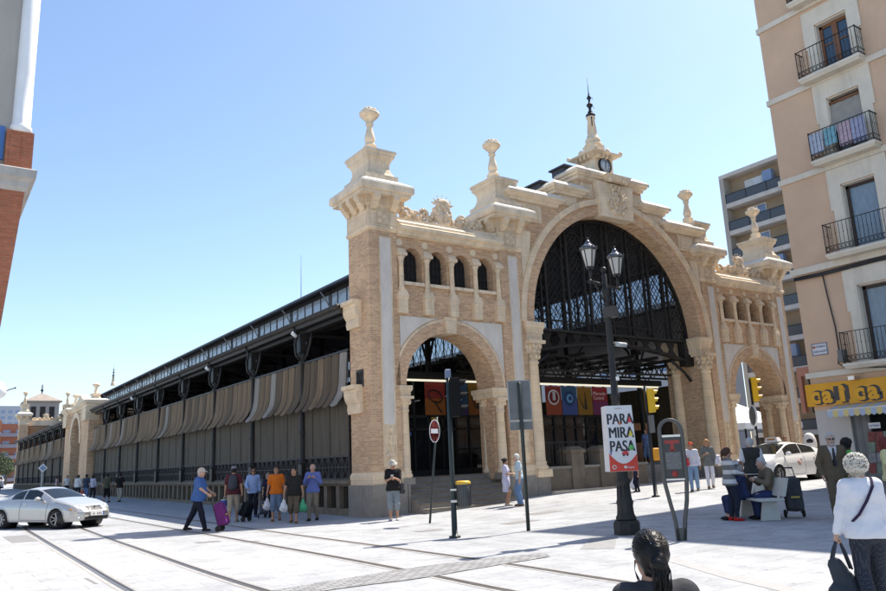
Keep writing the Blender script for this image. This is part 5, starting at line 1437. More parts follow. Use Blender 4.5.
def person(label, pos, face, H=1.72, top=None, bottom=None, shoes=None, tone=(.42, .24, .16), hair='short', hcol=(.03, .02, .015), group=None,
           hands=None, feet=None, lean=0., head=(0, 0), sit=None, fat=1., female=False, vest=None, res=.016, curl=(22, 22), hat=None, extra=None, z=None, belly=0.):
    """hands: targets (x,y,z) right/left in body frame at 1.75 m; feet: ankle targets; top: (name, colour, sleeve, hem)"""
    S = H/1.75
    base = empty('person', (pos[0], pos[1], gz(*pos) if z is None else z), math.atan2(-face[0], face[1]))
    tag(base, label, 'person', group)
    sw = (.160 if female else .178); hipw = .09
    hipz = .93 if sit is None else sit/S+.09
    hip = A3(0, 0, hipz)
    cl, sl_ = math.cos(lean), math.sin(lean)
    def up(p):       # upper body point leaning about the hip
        d = A3(*p)-A3(0, 0, .93); return hip+A3(d[0], d[1]*cl+d[2]*sl_, d[2]*cl-d[1]*sl_)
    if feet is None: feet = [(.10, .04, .08), (-.10, -.02, .08)] if sit is None else [(.11, .40, .08), (-.11, .44, .08)]
    if hands is None: hands = [(.27, .06, .86), (-.27, .04, .86)]
    J = {}
    for i, s in ((0, 1), (1, -1)):
        h_ = hip+A3(s*hipw, 0, -.02); an = A3(*feet[i])
        kn, an = ik(h_, an, .43, .42, A3(s*.08, 1, 0)); J['hip', i], J['kn', i], J['an', i] = h_, kn, an
        sh = up((s*sw, -.01, 1.43)); wr = A3(*hands[i])
        el, wr = ik(sh, wr, .285, .255, A3(s*.55, -.8, -.35)); J['sh', i], J['el', i], J['wr', i] = sh, el, wr
    chest, waist, neck, hc = up((0, .0, 1.29)), up((0, .0, 1.08)), up((0, -.015, 1.49)), up((0, .022, 1.632))
    hy, hp = head
    # ---- fields
    allp = np.array(list(J.values())+[chest, hc, hip])
    lo = allp.min(0)-A3(.22, .24, .12); hi = allp.max(0)+A3(.22, .26, .2)
    lo[2] = max(lo[2], -.02) if sit is None else lo[2]
    f = fat*(.93 if female else 1.)
    def torso(F, o=0., k=.06):
        F.cap(hip+A3(.045, -.01, -.01), hip+A3(-.045, -.01, -.01), .118*f+o, None, k, (1.05, .88, .9))
        F.cap(hip, waist, .120*f+o, .122*f+o, k, (1.12, .80, 1))
        F.cap(waist, chest, .125*f+o, .145*f+o, k, (1.10, .76, 1))
        F.cap(up((-.085, -.005, 1.36)), up((.085, -.005, 1.36)), .092*f**.5+o, None, k, (1, 1, .95))
        F.cap(up((-sw+.02, -.012, 1.435)), up((sw-.02, -.012, 1.435)), .052+o, None, k)
        F.cap(up((0, -.02, 1.44)), up((0, -.01, 1.50)), .075+o*.5, .055+o*.3, .05)
        if belly: F.cap(up((0, .06+belly*.4, 1.09)), up((0, .05+belly*.4, 1.04)), .11+belly*.5+o, None, .1)
        if female:
            for s in (-1, 1): F.cap(up((s*.07, .075, 1.27)), up((s*.07, .075, 1.27)), .062*f+o, None, .05)
    def leg(F, i, o=0., t1=1., o2=None, k=.03):
        o2 = o if o2 is None else o2
        a, b, c = J['hip', i], J['kn', i], J['an', i]
        tt = min(1, t1*2)
        F.cap(a, a+(b-a)*tt, .086*f+o, .086*f+(.058-.086*f)*tt+o2, k)
        if t1 > .5:
            t = (t1-.5)*2; F.cap(b, b+(c-b)*t, .055+o2, (.055*(1-t)+.036*t)+o2, k)
            if t1 > .8: F.cap(b+(c-b)*.15+A3(0, -.012, 0), b+(c-b)*.45+A3(0, -.014, 0), .048+o2*.8, .043+o2*.9, .04)
    def arm(F, i, o=0., t1=1., k=.025, o2=None):
        o2 = o if o2 is None else o2
        a, b, c = J['sh', i], J['el', i], J['wr', i]; tt = min(1, t1*2)
        F.cap(a, a+(b-a)*tt, .050+o, .050+(.040-.050)*tt+o2, k)
        if t1 > .5:
            t = (t1-.5)*2; F.cap(b, b+(c-b)*t, .040+o2, .040+(.027-.040)*t+o2, k)
    def scale(V): return V*S
    # ---- body
    F = Field(lo, hi, res)
    torso(F, -.004)
    for i in (0, 1):
        leg(F, i); arm(F, i)
        an = J['an', i]; dirf = A3(.10*(1 if i == 0 else -1), 1, 0)
        F.cap(an, an+A3(0, -.03, -.045), .036, .032, .03); F.cap(an+A3(0, -.03, -.045), an+.14*nrm(dirf)+A3(0, 0, -.055), .030, .024, .04)
    F.cap(neck+A3(0, 0, -.03), hc+A3(0, -.03, -.07), .057, .053, .04)
    V, Q = F.mesh()
    Vs, Qs, Ms = [V], [Q], [np.zeros(len(Q), int)]; n = len(V)
    hres = max(.006, res*.5) if res < .02 else .012
    hres = {True: .0055, False: hres}[res < .012]
    HV, HQ, HM, EV, EF, EM = head_mesh(hres)
    Rz = np.array(Matrix.Rotation(hy, 3, 'Z') @ Matrix.Rotation(hp-lean*.35, 3, 'X'))
    hv = HV@Rz.T*(.96 if female else 1.)+hc; Vs.append(hv); Qs.append(HQ+n); Ms.append(HM*1); n += len(hv)
    ev = EV@Rz.T+hc
    for i in (0, 1):
        d = nrm(J['wr', i]-J['el', i]); s = 1 if i == 0 else -1
        tgt = A3(-s, .15, 0) if d[2] < -.5 else (A3(-s*.5, .0, -.6) if curl[i] < 50 else A3(-s*.7, 0, -.3))
        zz = tgt-d*(tgt@d); zz = nrm(zz); yv = np.cross(zz, d)
        if (yv@A3(0, 1, .6)) < 0: yv = -yv
        M = np.stack([d, yv, zz], 1); hvv, hq = hand_mesh(max(.006, hres*.9), curl[i])
        P_ = hvv@M.T+J['wr', i]
        if np.linalg.det(M) < 0: hq = hq[:, ::-1]
        Vs.append(P_); Qs.append(hq+n); Ms.append(np.zeros(len(hq), int)); n += len(P_)
        J['hand', i] = J['wr', i]+d*.09+zz*.02
    V = np.concatenate(Vs); Q = np.concatenate(Qs); mi = np.concatenate(Ms)
    # eyes are small balls with three- and four-sided faces -> triangulate into quads by repeating a corner is avoided: own quads only
    eq = [q for q in EF if len(q) == 4]; em = [EM[k] for k, q in enumerate(EF) if len(q) == 4]
    Q = np.concatenate([Q, np.array(eq)+n]); mi = np.concatenate([mi, np.array(em)+3]); V = np.concatenate([V, ev])
    hm = mat('hair_%d' % int(sum(hcol)*1000), hcol, .6, .35, 40, .5, 90, spec=.4)
    mesh_np('body', scale(V), Q, [skin(tone), LIP, hm, EYEW, EYED], mi, base)
    # ---- clothes
    def garment(name, fn, m, res_=None):
        F = Field(lo, hi, res_ or res); fn(F); V, Q = F.mesh()
        if len(V) == 0: return None
        V = V+np.stack([wob(V, 4.5, 3), wob(V, 4.5, 4), wob(V, 4.0, 5)*.4], 1)*.005
        return mesh_np(name, scale(V), Q, m if isinstance(m, list) else [m], None, base)
    thick = .017
    if bottom:
        nm, c, kind = bottom[:3]; m = c if not isinstance(c, tuple) else cloth(nm, c)
        def fb(F):
            F.cap(hip+A3(.045, -.012, -.01), hip+A3(-.045, -.012, -.01), .118*f+.008, None, .05, (1.05, .9, .9)); F.cap(hip, hip+(waist-hip)*.7, .120*f+.006, None, .05, (1.12, .82, 1))
            if belly: F.cap(up((0, .05+belly*.3, 1.02)), up((0, .05+belly*.3, .98)), .10+belly*.4, None, .1)
            t = {'trousers': .985, 'slim': .97, 'shorts': .55, 'long_shorts': .66, 'crop': .86, 'skirt': .5}[kind]
            o = {'trousers': .022, 'slim': .012, 'shorts': .028, 'long_shorts': .032, 'crop': .022, 'skirt': .03}[kind]
            for i in (0, 1): leg(F, i, min(.013, o*.6), t, o, .03)
            if kind == 'skirt':
                F.cap(hip, (J['kn', 0]+J['kn', 1])/2+A3(0, 0, -.05), .15*f, .19*f, .08, (1.1, .8, 1))
                if sit is None: F.cut((0, 0, -1), -(J['kn', 0][2]-.08))
            F.cut(tuple(nrm(waist-hip)), float(nrm(waist-hip)@(hip+(waist-hip)*.8)))
        garment('shorts' if 'shorts' in kind else 'skirt' if kind == 'skirt' else 'trousers', fb, m)
    if top:
        nm, c, sleeve, hem = top[:4]; m = c if not isinstance(c, tuple) else cloth(nm, c)
        open_ = len(top) > 4 and top[4] == 'open'
        def ft(F):
            torso(F, thick, .06)
            if hem < .94: F.cap(hip+A3(.055, -.01, -.02), hip+A3(-.055, -.01, -.02), .124*f+.018, None, .05, (1.05, .9, 1))
            if sit is None and hem < .94:
                for i in (0, 1): F.cap(J['hip', i]+A3(0, 0, .02), J['hip', i]+(J['kn', i]-J['hip', i])*.3, .086*f+.026, None, .05)
            if belly: F.cap(up((0, .05+belly*.3, 1.02)), up((0, .045+belly*.3, .96)), .105+belly*.45+thick, None, .1)
            for i in (0, 1):
                if sleeve == 'short': arm(F, i, .022, .36, .04, .030)
                elif sleeve == 'long': arm(F, i, .018, .97, .04, .019)
                elif sleeve == 'threequarter': arm(F, i, .02, .72, .04, .024)
                else: F.cap(J['sh', i], J['sh', i]+(J['el', i]-J['sh', i])*.08, .058, None, .03)
            if hem < .86 and sit is None: F.cap(hip, A3(0, 0, hem+.05), .148*f, .165*f, .06, (1.12, .82, 1))
            ax = nrm(waist-hip); hz = hip+ax*(hem-.93)
            if sit is None: F.cut(tuple(-ax), float(-ax@hz)) if hem > .8 else F.cut((0, 0, -1), -hem)
            else: F.cut((0, 0, -1), -(hip[2]-.08))
            F.cap(neck+A3(0, .02, .03), hc, .068, .07, .01, None, True)
        g_ = garment({'coat': 'jacket'}.get(nm, 'dress' if hem < .75 else 'shirt'), ft, m)
    if vest:
        def fv(F):
            torso(F, thick+.014, .06); F.cap(hip+A3(.055, -.01, -.0), hip+A3(-.055, -.01, -.0), .124*f+.032, None, .05, (1.05, .9, 1)); F.cut((0, 0, -1), -.90)
            for s in (-1, 1): F.cap(J['sh', 0 if s > 0 else 1]+A3(s*.03, 0, -.03), J['el', 0 if s > 0 else 1]+A3(s*.03, 0, 0), .075, None, .01, None, True)
            F.cap(neck+A3(0, .03, .0), hc, .08, .08, .01, None, True)
        garment('waistcoat', fv, cloth('vest', vest))
    def fs(F, i):
        if 1:
            an = J['an', i]; s = 1 if i == 0 else -1; dirf = nrm(A3(.12*s, 1, 0))
            F.cap(an+A3(0, -.035, -.046), an+.09*dirf+A3(0, 0, -.05), .044, .044, .03, (1, 1, .85)); F.cap(an+.09*dirf+A3(0, 0, -.05), an+.155*dirf+A3(0, 0, -.056), .043, .034, .03, (1, 1, .7))
            F.cap(an+A3(0, -.01, 0), an+A3(0, -.015, -.04), .040, .046, .03)
        F.cut((0, 0, -1), -(J['an', i][2]-.085))
    if shoes:
        for i in (0, 1):
            Fx = Field(J['an', i]-A3(.15, .15, .15), J['an', i]+A3(.15, .26, .12), max(.008, res*.6)); fs(Fx, i); V_, Q_ = Fx.mesh(); mesh_np('shoe', scale(V_), Q_, [cloth('shoe_'+shoes[0], shoes[1], .1, 20, .1)], None, base)
    # ---- hair and hats (head frame)
    def headpart(name, fn, m, h=.008, rough=.0):
        F = Field((-.2, -.24, -.32), (.2, .2, .22), max(h, hres)); fn(F); V_, Q_ = F.mesh()
        if len(V_) == 0: return
        if rough: V_ = V_+np.stack([wob(V_, 22, 1), wob(V_, 22, 2), wob(V_, 22, 3)], 1)*rough
        return mesh_np(name, scale(V_@Rz.T+hc), Q_, [m], None, base)
    def cap_hair(F, th, back=-.05):
        F.cap((0, -.016, .034), (0, -.014, .034), .088+th, None, .02, (.89, 1.05, 1.0)); F.cap((0, -.035, -.02), (0, -.04, back), .075+th*.6, .06, .03)
        F.f = np.maximum(F.f, -np.maximum(np.maximum(.052-F.ax[1], -9)[None, :, None]*np.ones_like(F.f), (F.ax[2]-.078)[None, None, :]*np.ones_like(F.f)))
        F.f = np.maximum(F.f, -np.maximum((.012-F.ax[1])[None, :, None], (F.ax[2]-.028)[None, None, :]))
    if hair == 'short': headpart('hair', lambda F: cap_hair(F, .010), hm, rough=.004)
    elif hair == 'fringe':   # bald on top
        def fr(F):
            cap_hair(F, .008); F.cut((0, .25, .97), .055)
        headpart('hair', fr, hm, rough=.004)
    elif hair == 'bob':
        def fr(F):
            cap_hair(F, .020, -.07)
            for s in (-1, 1): F.cap((s*.078, -.01, .02), (s*.085, -.01, -.10), .03, .024, .03)
            F.cap((0, -.085, .0), (0, -.085, -.10), .05, .045, .05, (1.5, 1, 1))
        headpart('hair', fr, hm, rough=.007)
    elif hair in ('bun', 'ponytail'):
        def fr(F):
            cap_hair(F, .012)
            if hair == 'bun': F.cap((0, -.125, .04), (0, -.125, .04), .045, None, .02)
            else: F.cap((0, -.11, .03), (0, -.135, -.02), .035, .03, .03); F.cap((0, -.135, -.02), (0, -.125, -.2), .032, .014, .03)
        headpart('hair', fr, hm, rough=.005)
    elif hair in ('curly', 'afro'):
        def fr(F):
            cap_hair(F, .032 if hair == 'curly' else .04, -.04)
        headpart('hair', fr, hm, rough=.012)
    if hat:
        kind, c = hat; hmx = c if not isinstance(c, tuple) else cloth('hat_%d' % int(sum(c)*1000), c)
        def fh(F):
            F.cap((0, -.012, .046), (0, -.010, .046), .103, None, .02, (.90, 1.06, .95)); F.cut((0, -.1, -1), -.045)
            if kind == 'cap': F.cap((0, .10, .052), (0, .135, .046), .065, .05, .012, (1, 1, .13))
            else: F.cap((0, 0, .05), (0, -.0, .03), .118, .142, .02, (1, 1.1, .22))
        headpart('hat', fh, hmx)
    if extra == 'sunglasses':
        b = MB()
        for s in (-1, 1): b.ball((s*.033, .097, .003), .025, 8, BLACK, (1, .35, .75)); b.tube([(s*.055, .095, .006), (s*.083, .0, .006)], .003, 5, BLACK)
        b.bar((-.02, .10, .006), (.02, .10, .006), .005, .005, BLACK)
        b.v = [tuple(A3(*v)@Rz.T*S+hc*S) for v in b.v]; b.build('sunglasses', base)
    J['scale'] = S; J['base'] = base; J['up'] = up; J['hc'] = hc; J['lo'] = lo; J['hi'] = hi; J['torso'] = torso; J['arm'] = arm; J['Rz'] = Rz; J['headpart'] = headpart
    return J
def wpos(J, p):
    """body-frame point (1.75 m scale) -> world"""
    b = J['base']; v = Matrix.Rotation(b.rotation_euler.z, 3, 'Z') @ Vector(tuple(float(q)*J['scale'] for q in p))
    return Vector(b.location)+v
def carrier_bag(label, J, i, c, group=None, size=1., drop=.34):
    p = wpos(J, J['hand', i]); m = mat('plastic_%d' % int(c[1]*1000), c, .35, .15, 6, .6, 18, spec=.5)
    g = Field((-.2, -.2, -.5), (.2, .2, .08), .012)
    g.cap((0, 0, -.16), (0, 0, -drop), .055*size, .12*size, .05, (1.15, .75, 1)); g.cap((0, 0, -drop), (0, 0, -drop-.03), .12*size, .11*size, .03, (1.15, .8, .8))
    g.cap((0, 0, -.02), (0, 0, -.16), .012, .03, .03)
    V, Q = g.mesh(); V = V+np.stack([wob(V, 9, 6), wob(V, 9, 7), wob(V, 9, 8)], 1)*.014
    o = mesh_np('carrier_bag', V, Q, [m]); o.location = p; tag(o, label, 'bag', group)
    return o
right = (.82, -.57); left = (-.82, .57); tocam = (-.57, -.82); away = (.57, .82)
OLD = (.46, .28, .20); TANN = (.40, .22, .14); DARKS = (.10, .055, .035)
GREYH = (.42, .42, .42); WHITEH = (.62, .61, .58); BRN = (.05, .028, .015); BLK = (.012, .011, .012)
GR1 = 'shoppers walking beside the market wall'
# man with hat looking at his phone
J = person('man in black t-shirt, grey shorts and pale bucket hat looking at his phone', (1.87, 2.12), tocam, 1.80, ('black', (.014, .013, .014), 'short', .86), ('plaid', (.20, .23, .25), 'long_shorts'), ('pale', (.45, .47, .5)), TANN, 'short', BRN,
           hands=[(.06, .30, 1.22), (-.05, .30, 1.24)], curl=(45, 45), head=(.1, -.35), hat=('bucket', mat('mottled_hat', (.38, .37, .33), .8, .6, 30)), fat=1.06, belly=.03)
b = MB(); b.T = Matrix.Translation(wpos(J, (0, .36, 1.27))) @ Matrix.Rotation(math.atan2(.57, -.82), 4, 'Z') @ Matrix.Rotation(-.7, 4, 'X')
b.box(-.04, .04, -.006, .006, -.08, .08, mat('phone_silver', (.4, .42, .45), .3, .05)); o = b.build('phone'); tag(o, 'small silver phone held by the man in the bucket hat', 'phone')
g = MB(); p = wpos(J, (-.27, -.02, .95)); F = Field((-.2, -.15, -.25), (.2, .15, .2), .014); F.cap((0, 0, .08), (0, 0, -.12), .07, .09, .04, (1.1, .7, 1)); V, Q = F.mesh(); V = V+np.stack([wob(V, 8, 1), wob(V, 8, 2), wob(V, 8, 3)], 1)*.012
o = mesh_np('shoulder_bag', V, Q, [cloth('dark_bag', (.05, .05, .055))]); o.location = p; tag(o, 'dark shoulder bag at the hip of the man in the bucket hat', 'bag')
g.tube([p+Vector((0, 0, .1)), wpos(J, (-.24, .05, 1.2)), wpos(J, (-.12, .06, 1.47)), wpos(J, (-.1, -.1, 1.45)), wpos(J, (-.24, -.13, 1.2)), p+Vector((0, 0, .1))], .012, 6, cloth('dark_bag', (.05, .05, .055))); g.v = [tuple(Vector(v)-p) for v in g.v]; g.build('strap', o)
# couple at the pier
person('woman in pale lilac dress and dark hair standing by the granite plinth', (6.05, 1.75), (.75, -.6), 1.56, ('lilac', (.50, .49, .62), 'short', .50), None, ('beige', (.4, .35, .3)), TANN, 'bun', BLK, hands=[(.12, .28, 1.16), (-.12, .28, 1.16)], female=True, fat=1.15, curl=(45, 45), head=(.0, -.2), res=.017)
person('white haired man in pale blue shirt and blue jeans talking at the pier', (6.12, 1.12), (-.85, .5), 1.68, ('pale_blue', (.42, .52, .58), 'short', .90), ('jeans', (.13, .21, .36), 'trousers'), ('brown', (.16, .1, .06)), OLD, 'short', WHITEH, lean=.08, res=.017)
# man pushing the purple trolley
J1 = person('older man in blue polo and flat cap pushing a purple trolley', (-3.64, 3.78), right, 1.76, ('royal_blue', (.055, .125, .33), 'short', .84), ('navy', (.012, .014, .028), 'trousers'), ('black', (.02, .02, .02)), OLD, 'fringe', GREYH,
           hands=[(.22, .36, 1.02), (-.22, .36, 1.02)], feet=[(.10, .26, .08), (-.10, -.36, .11)], lean=.10, curl=(75, 75), hat=('cap', (.45, .42, .36)), fat=1.18, belly=.06, head=(.0, -.15))
J2 = person('man in maroon shirt and khaki shorts with a grey rucksack, seen from behind', (-1.42, 7.16), (.45, .89), 1.82, ('maroon', (.085, .022, .03), 'short', .86), ('khaki', (.36, .31, .24), 'long_shorts'), ('sand', (.32, .25, .16)), TANN, 'short', BLK, GR1,
           hands=[(.30, -.16, .90), (-.28, .05, .85)], feet=[(.10, .12, .08), (-.10, -.18, .10)], curl=(70, 60), hat=('cap', mat('patterned_cap', (.2, .2, .22), .8, .8, 40)), fat=1.05)
F = Field((-.25, -.35, 1.0), (.25, .05, 1.6), .014); F.cap((0, -.19, 1.36), (0, -.20, 1.14), .13, .15, .05, (1.0, .62, 1)); F.cap((0, -.27, 1.12), (0, -.27, 1.22), .08, None, .04, (1.2, .6, 1)); V, Q = F.mesh()
o = mesh_np('rucksack', V*J2['scale'], Q, [cloth('rucksack', (.055, .06, .075))]); o.location = J2['base'].location; o.rotation_euler = J2['base'].rotation_euler; tag(o, 'grey rucksack on the back of the man in maroon', 'rucksack')
p = wpos(J2, J2['hand', 1]); b = MB(); b.T = Matrix.Translation(p) @ Matrix.Rotation(.4, 4, 'Z')
b.rects([(-.12, .12, -.06, .06, -.32), (-.13, .13, -.07, .07, -.2), (-.12, .12, -.06, .06, -.10)], cloth('blue_bag', (.03, .10, .36))); b.tube([(-.07, 0, -.1), (-.05, 0, 0), (.05, 0, 0), (.07, 0, -.1)], .008, 6, WHITE); b.box(-.13, .13, -.066, .066, -.12, -.10, WHITE)
tag(b.build('carrier_bag'), 'small blue and white bag carried by the man in maroon', 'bag')
J = person('man in light blue shirt, dark trousers and sunglasses walking toward the square', (.10, 9.35), (-.35, -.94), 1.76, ('light_blue', (.30, .42, .66), 'long', .84), ('navy', (.012, .014, .028), 'trousers'), ('blue', (.05, .08, .2)), TANN, 'short', BRN, GR1,
           hands=[(.20, .24, 1.02), (-.26, .05, .88)], feet=[(.09, -.14, .10), (-.09, .16, .08)], extra='sunglasses')
person('short woman in navy partly hidden behind the man in orange', (.38, 8.6), (-.4, -.9), 1.56, ('navy_top', (.02, .022, .045), 'short', .84), ('navy', (.012, .014, .028), 'trousers'), ('black', (.02, .02, .02)), OLD, 'bob', (.25, .2, .15), GR1, female=True, hands=[(.2, .22, .92), (-.25, .05, .84)], fat=1.1, res=.018)
J3 = person('man in orange polo and denim shorts carrying white bags', (-.25, 6.28), (-.45, -.89), 1.78, ('orange', (.62, .155, .015), 'short', .86), ('denim', (.14, .20, .30), 'long_shorts'), ('tan', (.2, .11, .06)), TANN, 'short', BRN, GR1,
           hands=[(.30, .08, .86), (-.28, .02, .86)], feet=[(.10, .18, .08), (-.10, -.14, .10)], curl=(75, 60), fat=1.08)
J4 = person('man in charcoal t-shirt and brown shorts with a bag in each hand', (-.25, 4.80), (-.55, -.83), 1.73, ('charcoal', (.022, .022, .021), 'short', .86), ('brown', (.11, .09, .065), 'long_shorts'), ('tan', (.2, .11, .06)), TANN, 'short', BLK, GR1,
           hands=[(.32, .10, .88), (-.30, .0, .86)], feet=[(.10, -.12, .10), (-.10, .18, .08)], curl=(75, 75), head=(-.3, 0), fat=1.08, belly=.03)
b = MB(); pc_ = A3(0, .142, 1.33); 
J5 = person('bald man in blue jumper and khaki trousers holding his hands to his chest', (.58, 5.17), (-.62, -.78), 1.82, ('mid_blue', (.13, .17, .42), 'long', .86), ('khaki2', (.24, .20, .15), 'trousers'), ('black', (.02, .02, .02)), OLD, 'fringe', GREYH, GR1,
           hands=[(.12, .20, 1.32), (-.12, .20, 1.32)], feet=[(.10, .10, .08), (-.10, -.12, .09)], curl=(60, 60), head=(0, -.15), fat=1.04)
carrier_bag('white carrier bag held by the man in orange', J3, 0, (.62, .62, .64))
carrier_bag('white carrier bag in the hand of the man in charcoal', J4, 0, (.62, .64, .66))
carrier_bag('green carrier bag in the hand of the man in charcoal', J4, 1, (.05, .36, .17))
# shopping trolleys
def trolley(name, label, pos, face, c, w=.36, h=.56, tilt=.35, zb=None, dark=False):
    base = empty('shopping_trolley', (pos[0], pos[1], gz(*pos)), math.atan2(-face[0], face[1])); tag(base, label, 'trolley')
    T = Matrix.Translation((0, 0, .09)) @ Matrix.Rotation(tilt, 4, 'X')
    m = cloth(name, c, .2, 6, .4)
    F = Field((-.25, -.2, 0), (.25, .32, .8), .014); 
    for sx in (-1, 1):
        for sy in (0, 1): F.cap((sx*(w/2-.05), .04+sy*.18, .10), (sx*(w/2-.05), .04+sy*.16, .06+h), .05, .045, .08)
    F.cap((0, .13, .12), (0, .13, .05+h), .10, None, .1, (1.3, 1, 1))
    V, Q = F.mesh(); V = np.array([tuple(T @ Vector(v)) for v in V]); V = V+np.stack([wob(V, 6, 1), wob(V, 6, 2), wob(V, 6, 3)], 1)*.008
    mesh_np('bag', V, Q, [m], None, base)
    b = MB(); b.T = T
    for sx in (-1, 1): b.tube([(sx*.14, 0, 0), (sx*.14, -.02, .7), (sx*.12, -.03, .92), (sx*.10, -.06, .98)], .010, 6, IRON)
    b.tube([(-.12, -.05, .98), (.12, -.05, .98)], .016, 8, BLACK); b.box(-.15, .15, .0, .22, .04, .055, IRON); b.tube([(-.14, .22, .06), (.14, .22, .06)], .01, 6, IRON)
    b.build('frame', base)
    for sx in (-1, 1):
        b = MB(); b.lathe([(.02, -.02), (.075, -.022), (.085, -.015), (.085, .015), (.075, .022), (.02, .02)], (sx*.19, .0, .085), 16, RUBBER, True, axis='x'); b.build('wheel', base)
    b = MB(); b.T = T; b.box(-.10, .08, .235, .262, .30, .34, mat('trolley_badge', (.45, .35, .08), .5, .1)); b.build('badge', base)
    return base
trolley('purple', 'purple shopping trolley pushed by the older man in the flat cap', (-3.10, 3.40), right, (.13, .025, .14), tilt=.25)
trolley('black_trolley', 'wide black shopping trolley pulled behind the man with the rucksack', (-1.02, 7.0), (-.6, .8), (.012, .014, .02), .46, .42, .45)
trolley('small_check', 'small dark and white trolley beside the woman in navy', (.05, 8.15), (-.4, -.9), (.10, .10, .12), .30, .34, .3)
# group further down the market wall
GR2 = 'people walking along the far market wall'
far = dict(res=.026)
person('woman in pale pink blouse by the far side entrance', (.55, 60.5), (.9, -.3), 1.68, ('pink', (.50, .36, .36), 'short', .84), ('dark', (.03, .03, .04), 'trousers'), ('black', (.02, .02, .02)), TANN, 'bob', BLK, GR2, female=True, fat=1.3, **far)
person('man in white shirt facing the street near the far side entrance', (.95, 57.5), (-.2, -1), 1.70, ('white', (.6, .6, .6), 'short', .86), ('dark', (.03, .03, .04), 'trousers'), ('black', (.02, .02, .02)), TANN, 'short', BRN, GR2, **far)
person('woman in brown top before the far side entrance', (.45, 50), (-.2, -1), 1.62, ('brown_top', (.16, .10, .07), 'short', .84), ('dark', (.03, .03, .04), 'trousers'), ('black', (.02, .02, .02)), TANN, 'short', BRN, GR2, female=True, **far)
person('man in white shirt walking away, left of the man in dark blue', (-.37, 43.7), away, 1.72, ('white', (.6, .6, .6), 'long', .84), ('dark', (.03, .03, .04), 'trousers'), ('black', (.02, .02, .02)), TANN, 'short', BLK, GR2, feet=[(.1, .15, .08), (-.1, -.15, .1)], **far)
J = person('man in dark blue shirt carrying a red bag along the far wall', (-.36, 40.5), away, 1.74, ('dark_blue', (.04, .055, .09), 'short', .84), ('jeans', (.13, .21, .36), 'trousers'), ('black', (.02, .02, .02)), TANN, 'short', BLK, GR2, feet=[(.1, -.15, .1), (-.1, .15, .08)], **far)
carrier_bag('small red bag carried by the man in dark blue', J, 1, (.55, .07, .03))
person('person in lilac white shirt and dark trousers walking away along the wall', (.30, 41.8), away, 1.66, ('lilac_white', (.55, .53, .62), 'long', .84), ('dark', (.03, .03, .04), 'trousers'), ('black', (.02, .02, .02)), TANN, 'short', BLK, GR2, feet=[(.1, .12, .08), (-.1, -.12, .1)], **far)
person('man in olive green t-shirt and black shorts walking away by the wall', (-.45, 33.0), away, 1.74, ('olive', (.07, .075, .05), 'short', .86), ('black_shorts', (.015, .015, .015), 'long_shorts'), ('black', (.02, .02, .02)), TANN, 'short', BLK, GR2, feet=[(.1, .15, .08), (-.1, -.15, .1)], **far)
person('man in black top and pale trousers walking away by the wall', (.24, 32.7), away, 1.74, ('black', (.014, .013, .014), 'short', .86), ('stone', (.38, .34, .28), 'trousers'), ('black', (.02, .02, .02)), TANN, 'short', BLK, GR2, feet=[(.1, -.15, .1), (-.1, .15, .08)], **far)
# inside the doors and on the porch
person('man in pale blue shirt standing behind the glass doors', (7.08, 8.35), (-.3, -.95), 1.72, ('pale_blue2', (.36, .46, .66), 'short', .86), ('dark', (.03, .03, .04), 'trousers'), ('black', (.02, .02, .02)), TANN, 'short', BRN, z=1.08, res=.02)
person('woman in pale blue top behind the glass doors, left of the man', (5.95, 8.5), (.8, -.5), 1.60, ('pale_blue3', (.30, .38, .55), 'short', .80), ('dark', (.03, .03, .04), 'trousers'), ('black', (.02, .02, .02)), TANN, 'bob', BRN, z=1.08, res=.02, female=True)
person('woman in blue top and denim shorts standing on the porch steps', (18.35, 6.1), (-.9, -.2), 1.66, ('steel_blue', (.16, .22, .38), 'short', .88), ('denim', (.14, .20, .30), 'long_shorts'), ('pale', (.45, .47, .5)), TANN, 'ponytail', (.14, .06, .03), z=1.08, female=True, res=.02)
J = person('child in navy half hidden behind the lamp banner with a white bag', (11.15, .56), (-.85, .3), 1.15, ('navy_top', (.02, .022, .045), 'short', .84), ('navy', (.012, .014, .028), 'trousers'), ('black', (.02, .02, .02)), TANN, 'short', BLK, res=.02, curl=(70, 70))
carrier_bag('white bag held by the child behind the lamp banner', J, 0, (.64, .63, .66), size=1.25, drop=.30)
# two women crossing by the right pier
J = person('woman in red cap, white top and flared jeans carrying a red bag', (11.9, -1.35), (-.75, -.45), 1.66, ('white_top', (.62, .60, .64), 'long', .90), ('jeans_pale', (.20, .29, .42), 'trousers'), ('brown', (.16, .1, .06)), TANN, 'short', BRN, hands=[(.14, .26, 1.12), (-.26, .04, .88)], feet=[(.09, .10, .08), (-.09, -.16, .10)], hat=('cap', (.45, .06, .03)), female=True, curl=(60, 25), res=.017)
b = MB(); b.T = Matrix.Translation(wpos(J, (.16, .33, 1.05))) @ Matrix.Rotation(.5, 4, 'Z'); b.rects([(-.14, .14, -.05, .05, -.13), (-.16, .16, -.07, .07, -.05), (-.15, .15, -.06, .06, .13)], cloth('red_bag', (.45, .02, .035))); b.tube([(-.08, 0, .13), (-.05, 0, .22), (.05, 0, .22), (.08, 0, .13)], .01, 6, cloth('red_bag', (.45, .02, .035))); tag(b.build('handbag'), 'bright red bag held by the woman in the red cap', 'bag')
J = person('blonde woman in grey tunic and white trousers with a white bag', (13.2, -1.05), (-.7, -.6), 1.72, ('grey_tunic', (.15, .15, .14), 'threequarter', .80), ('white_slacks', (.62, .60, .64), 'slim'), ('brown', (.16, .1, .06)), TANN, 'bob', (.45, .24, .09), hands=[(.10, .24, 1.24), (-.28, .04, .90)], feet=[(.09, .20, .08), (-.09, -.20, .10)], female=True, curl=(50, 25), res=.017)
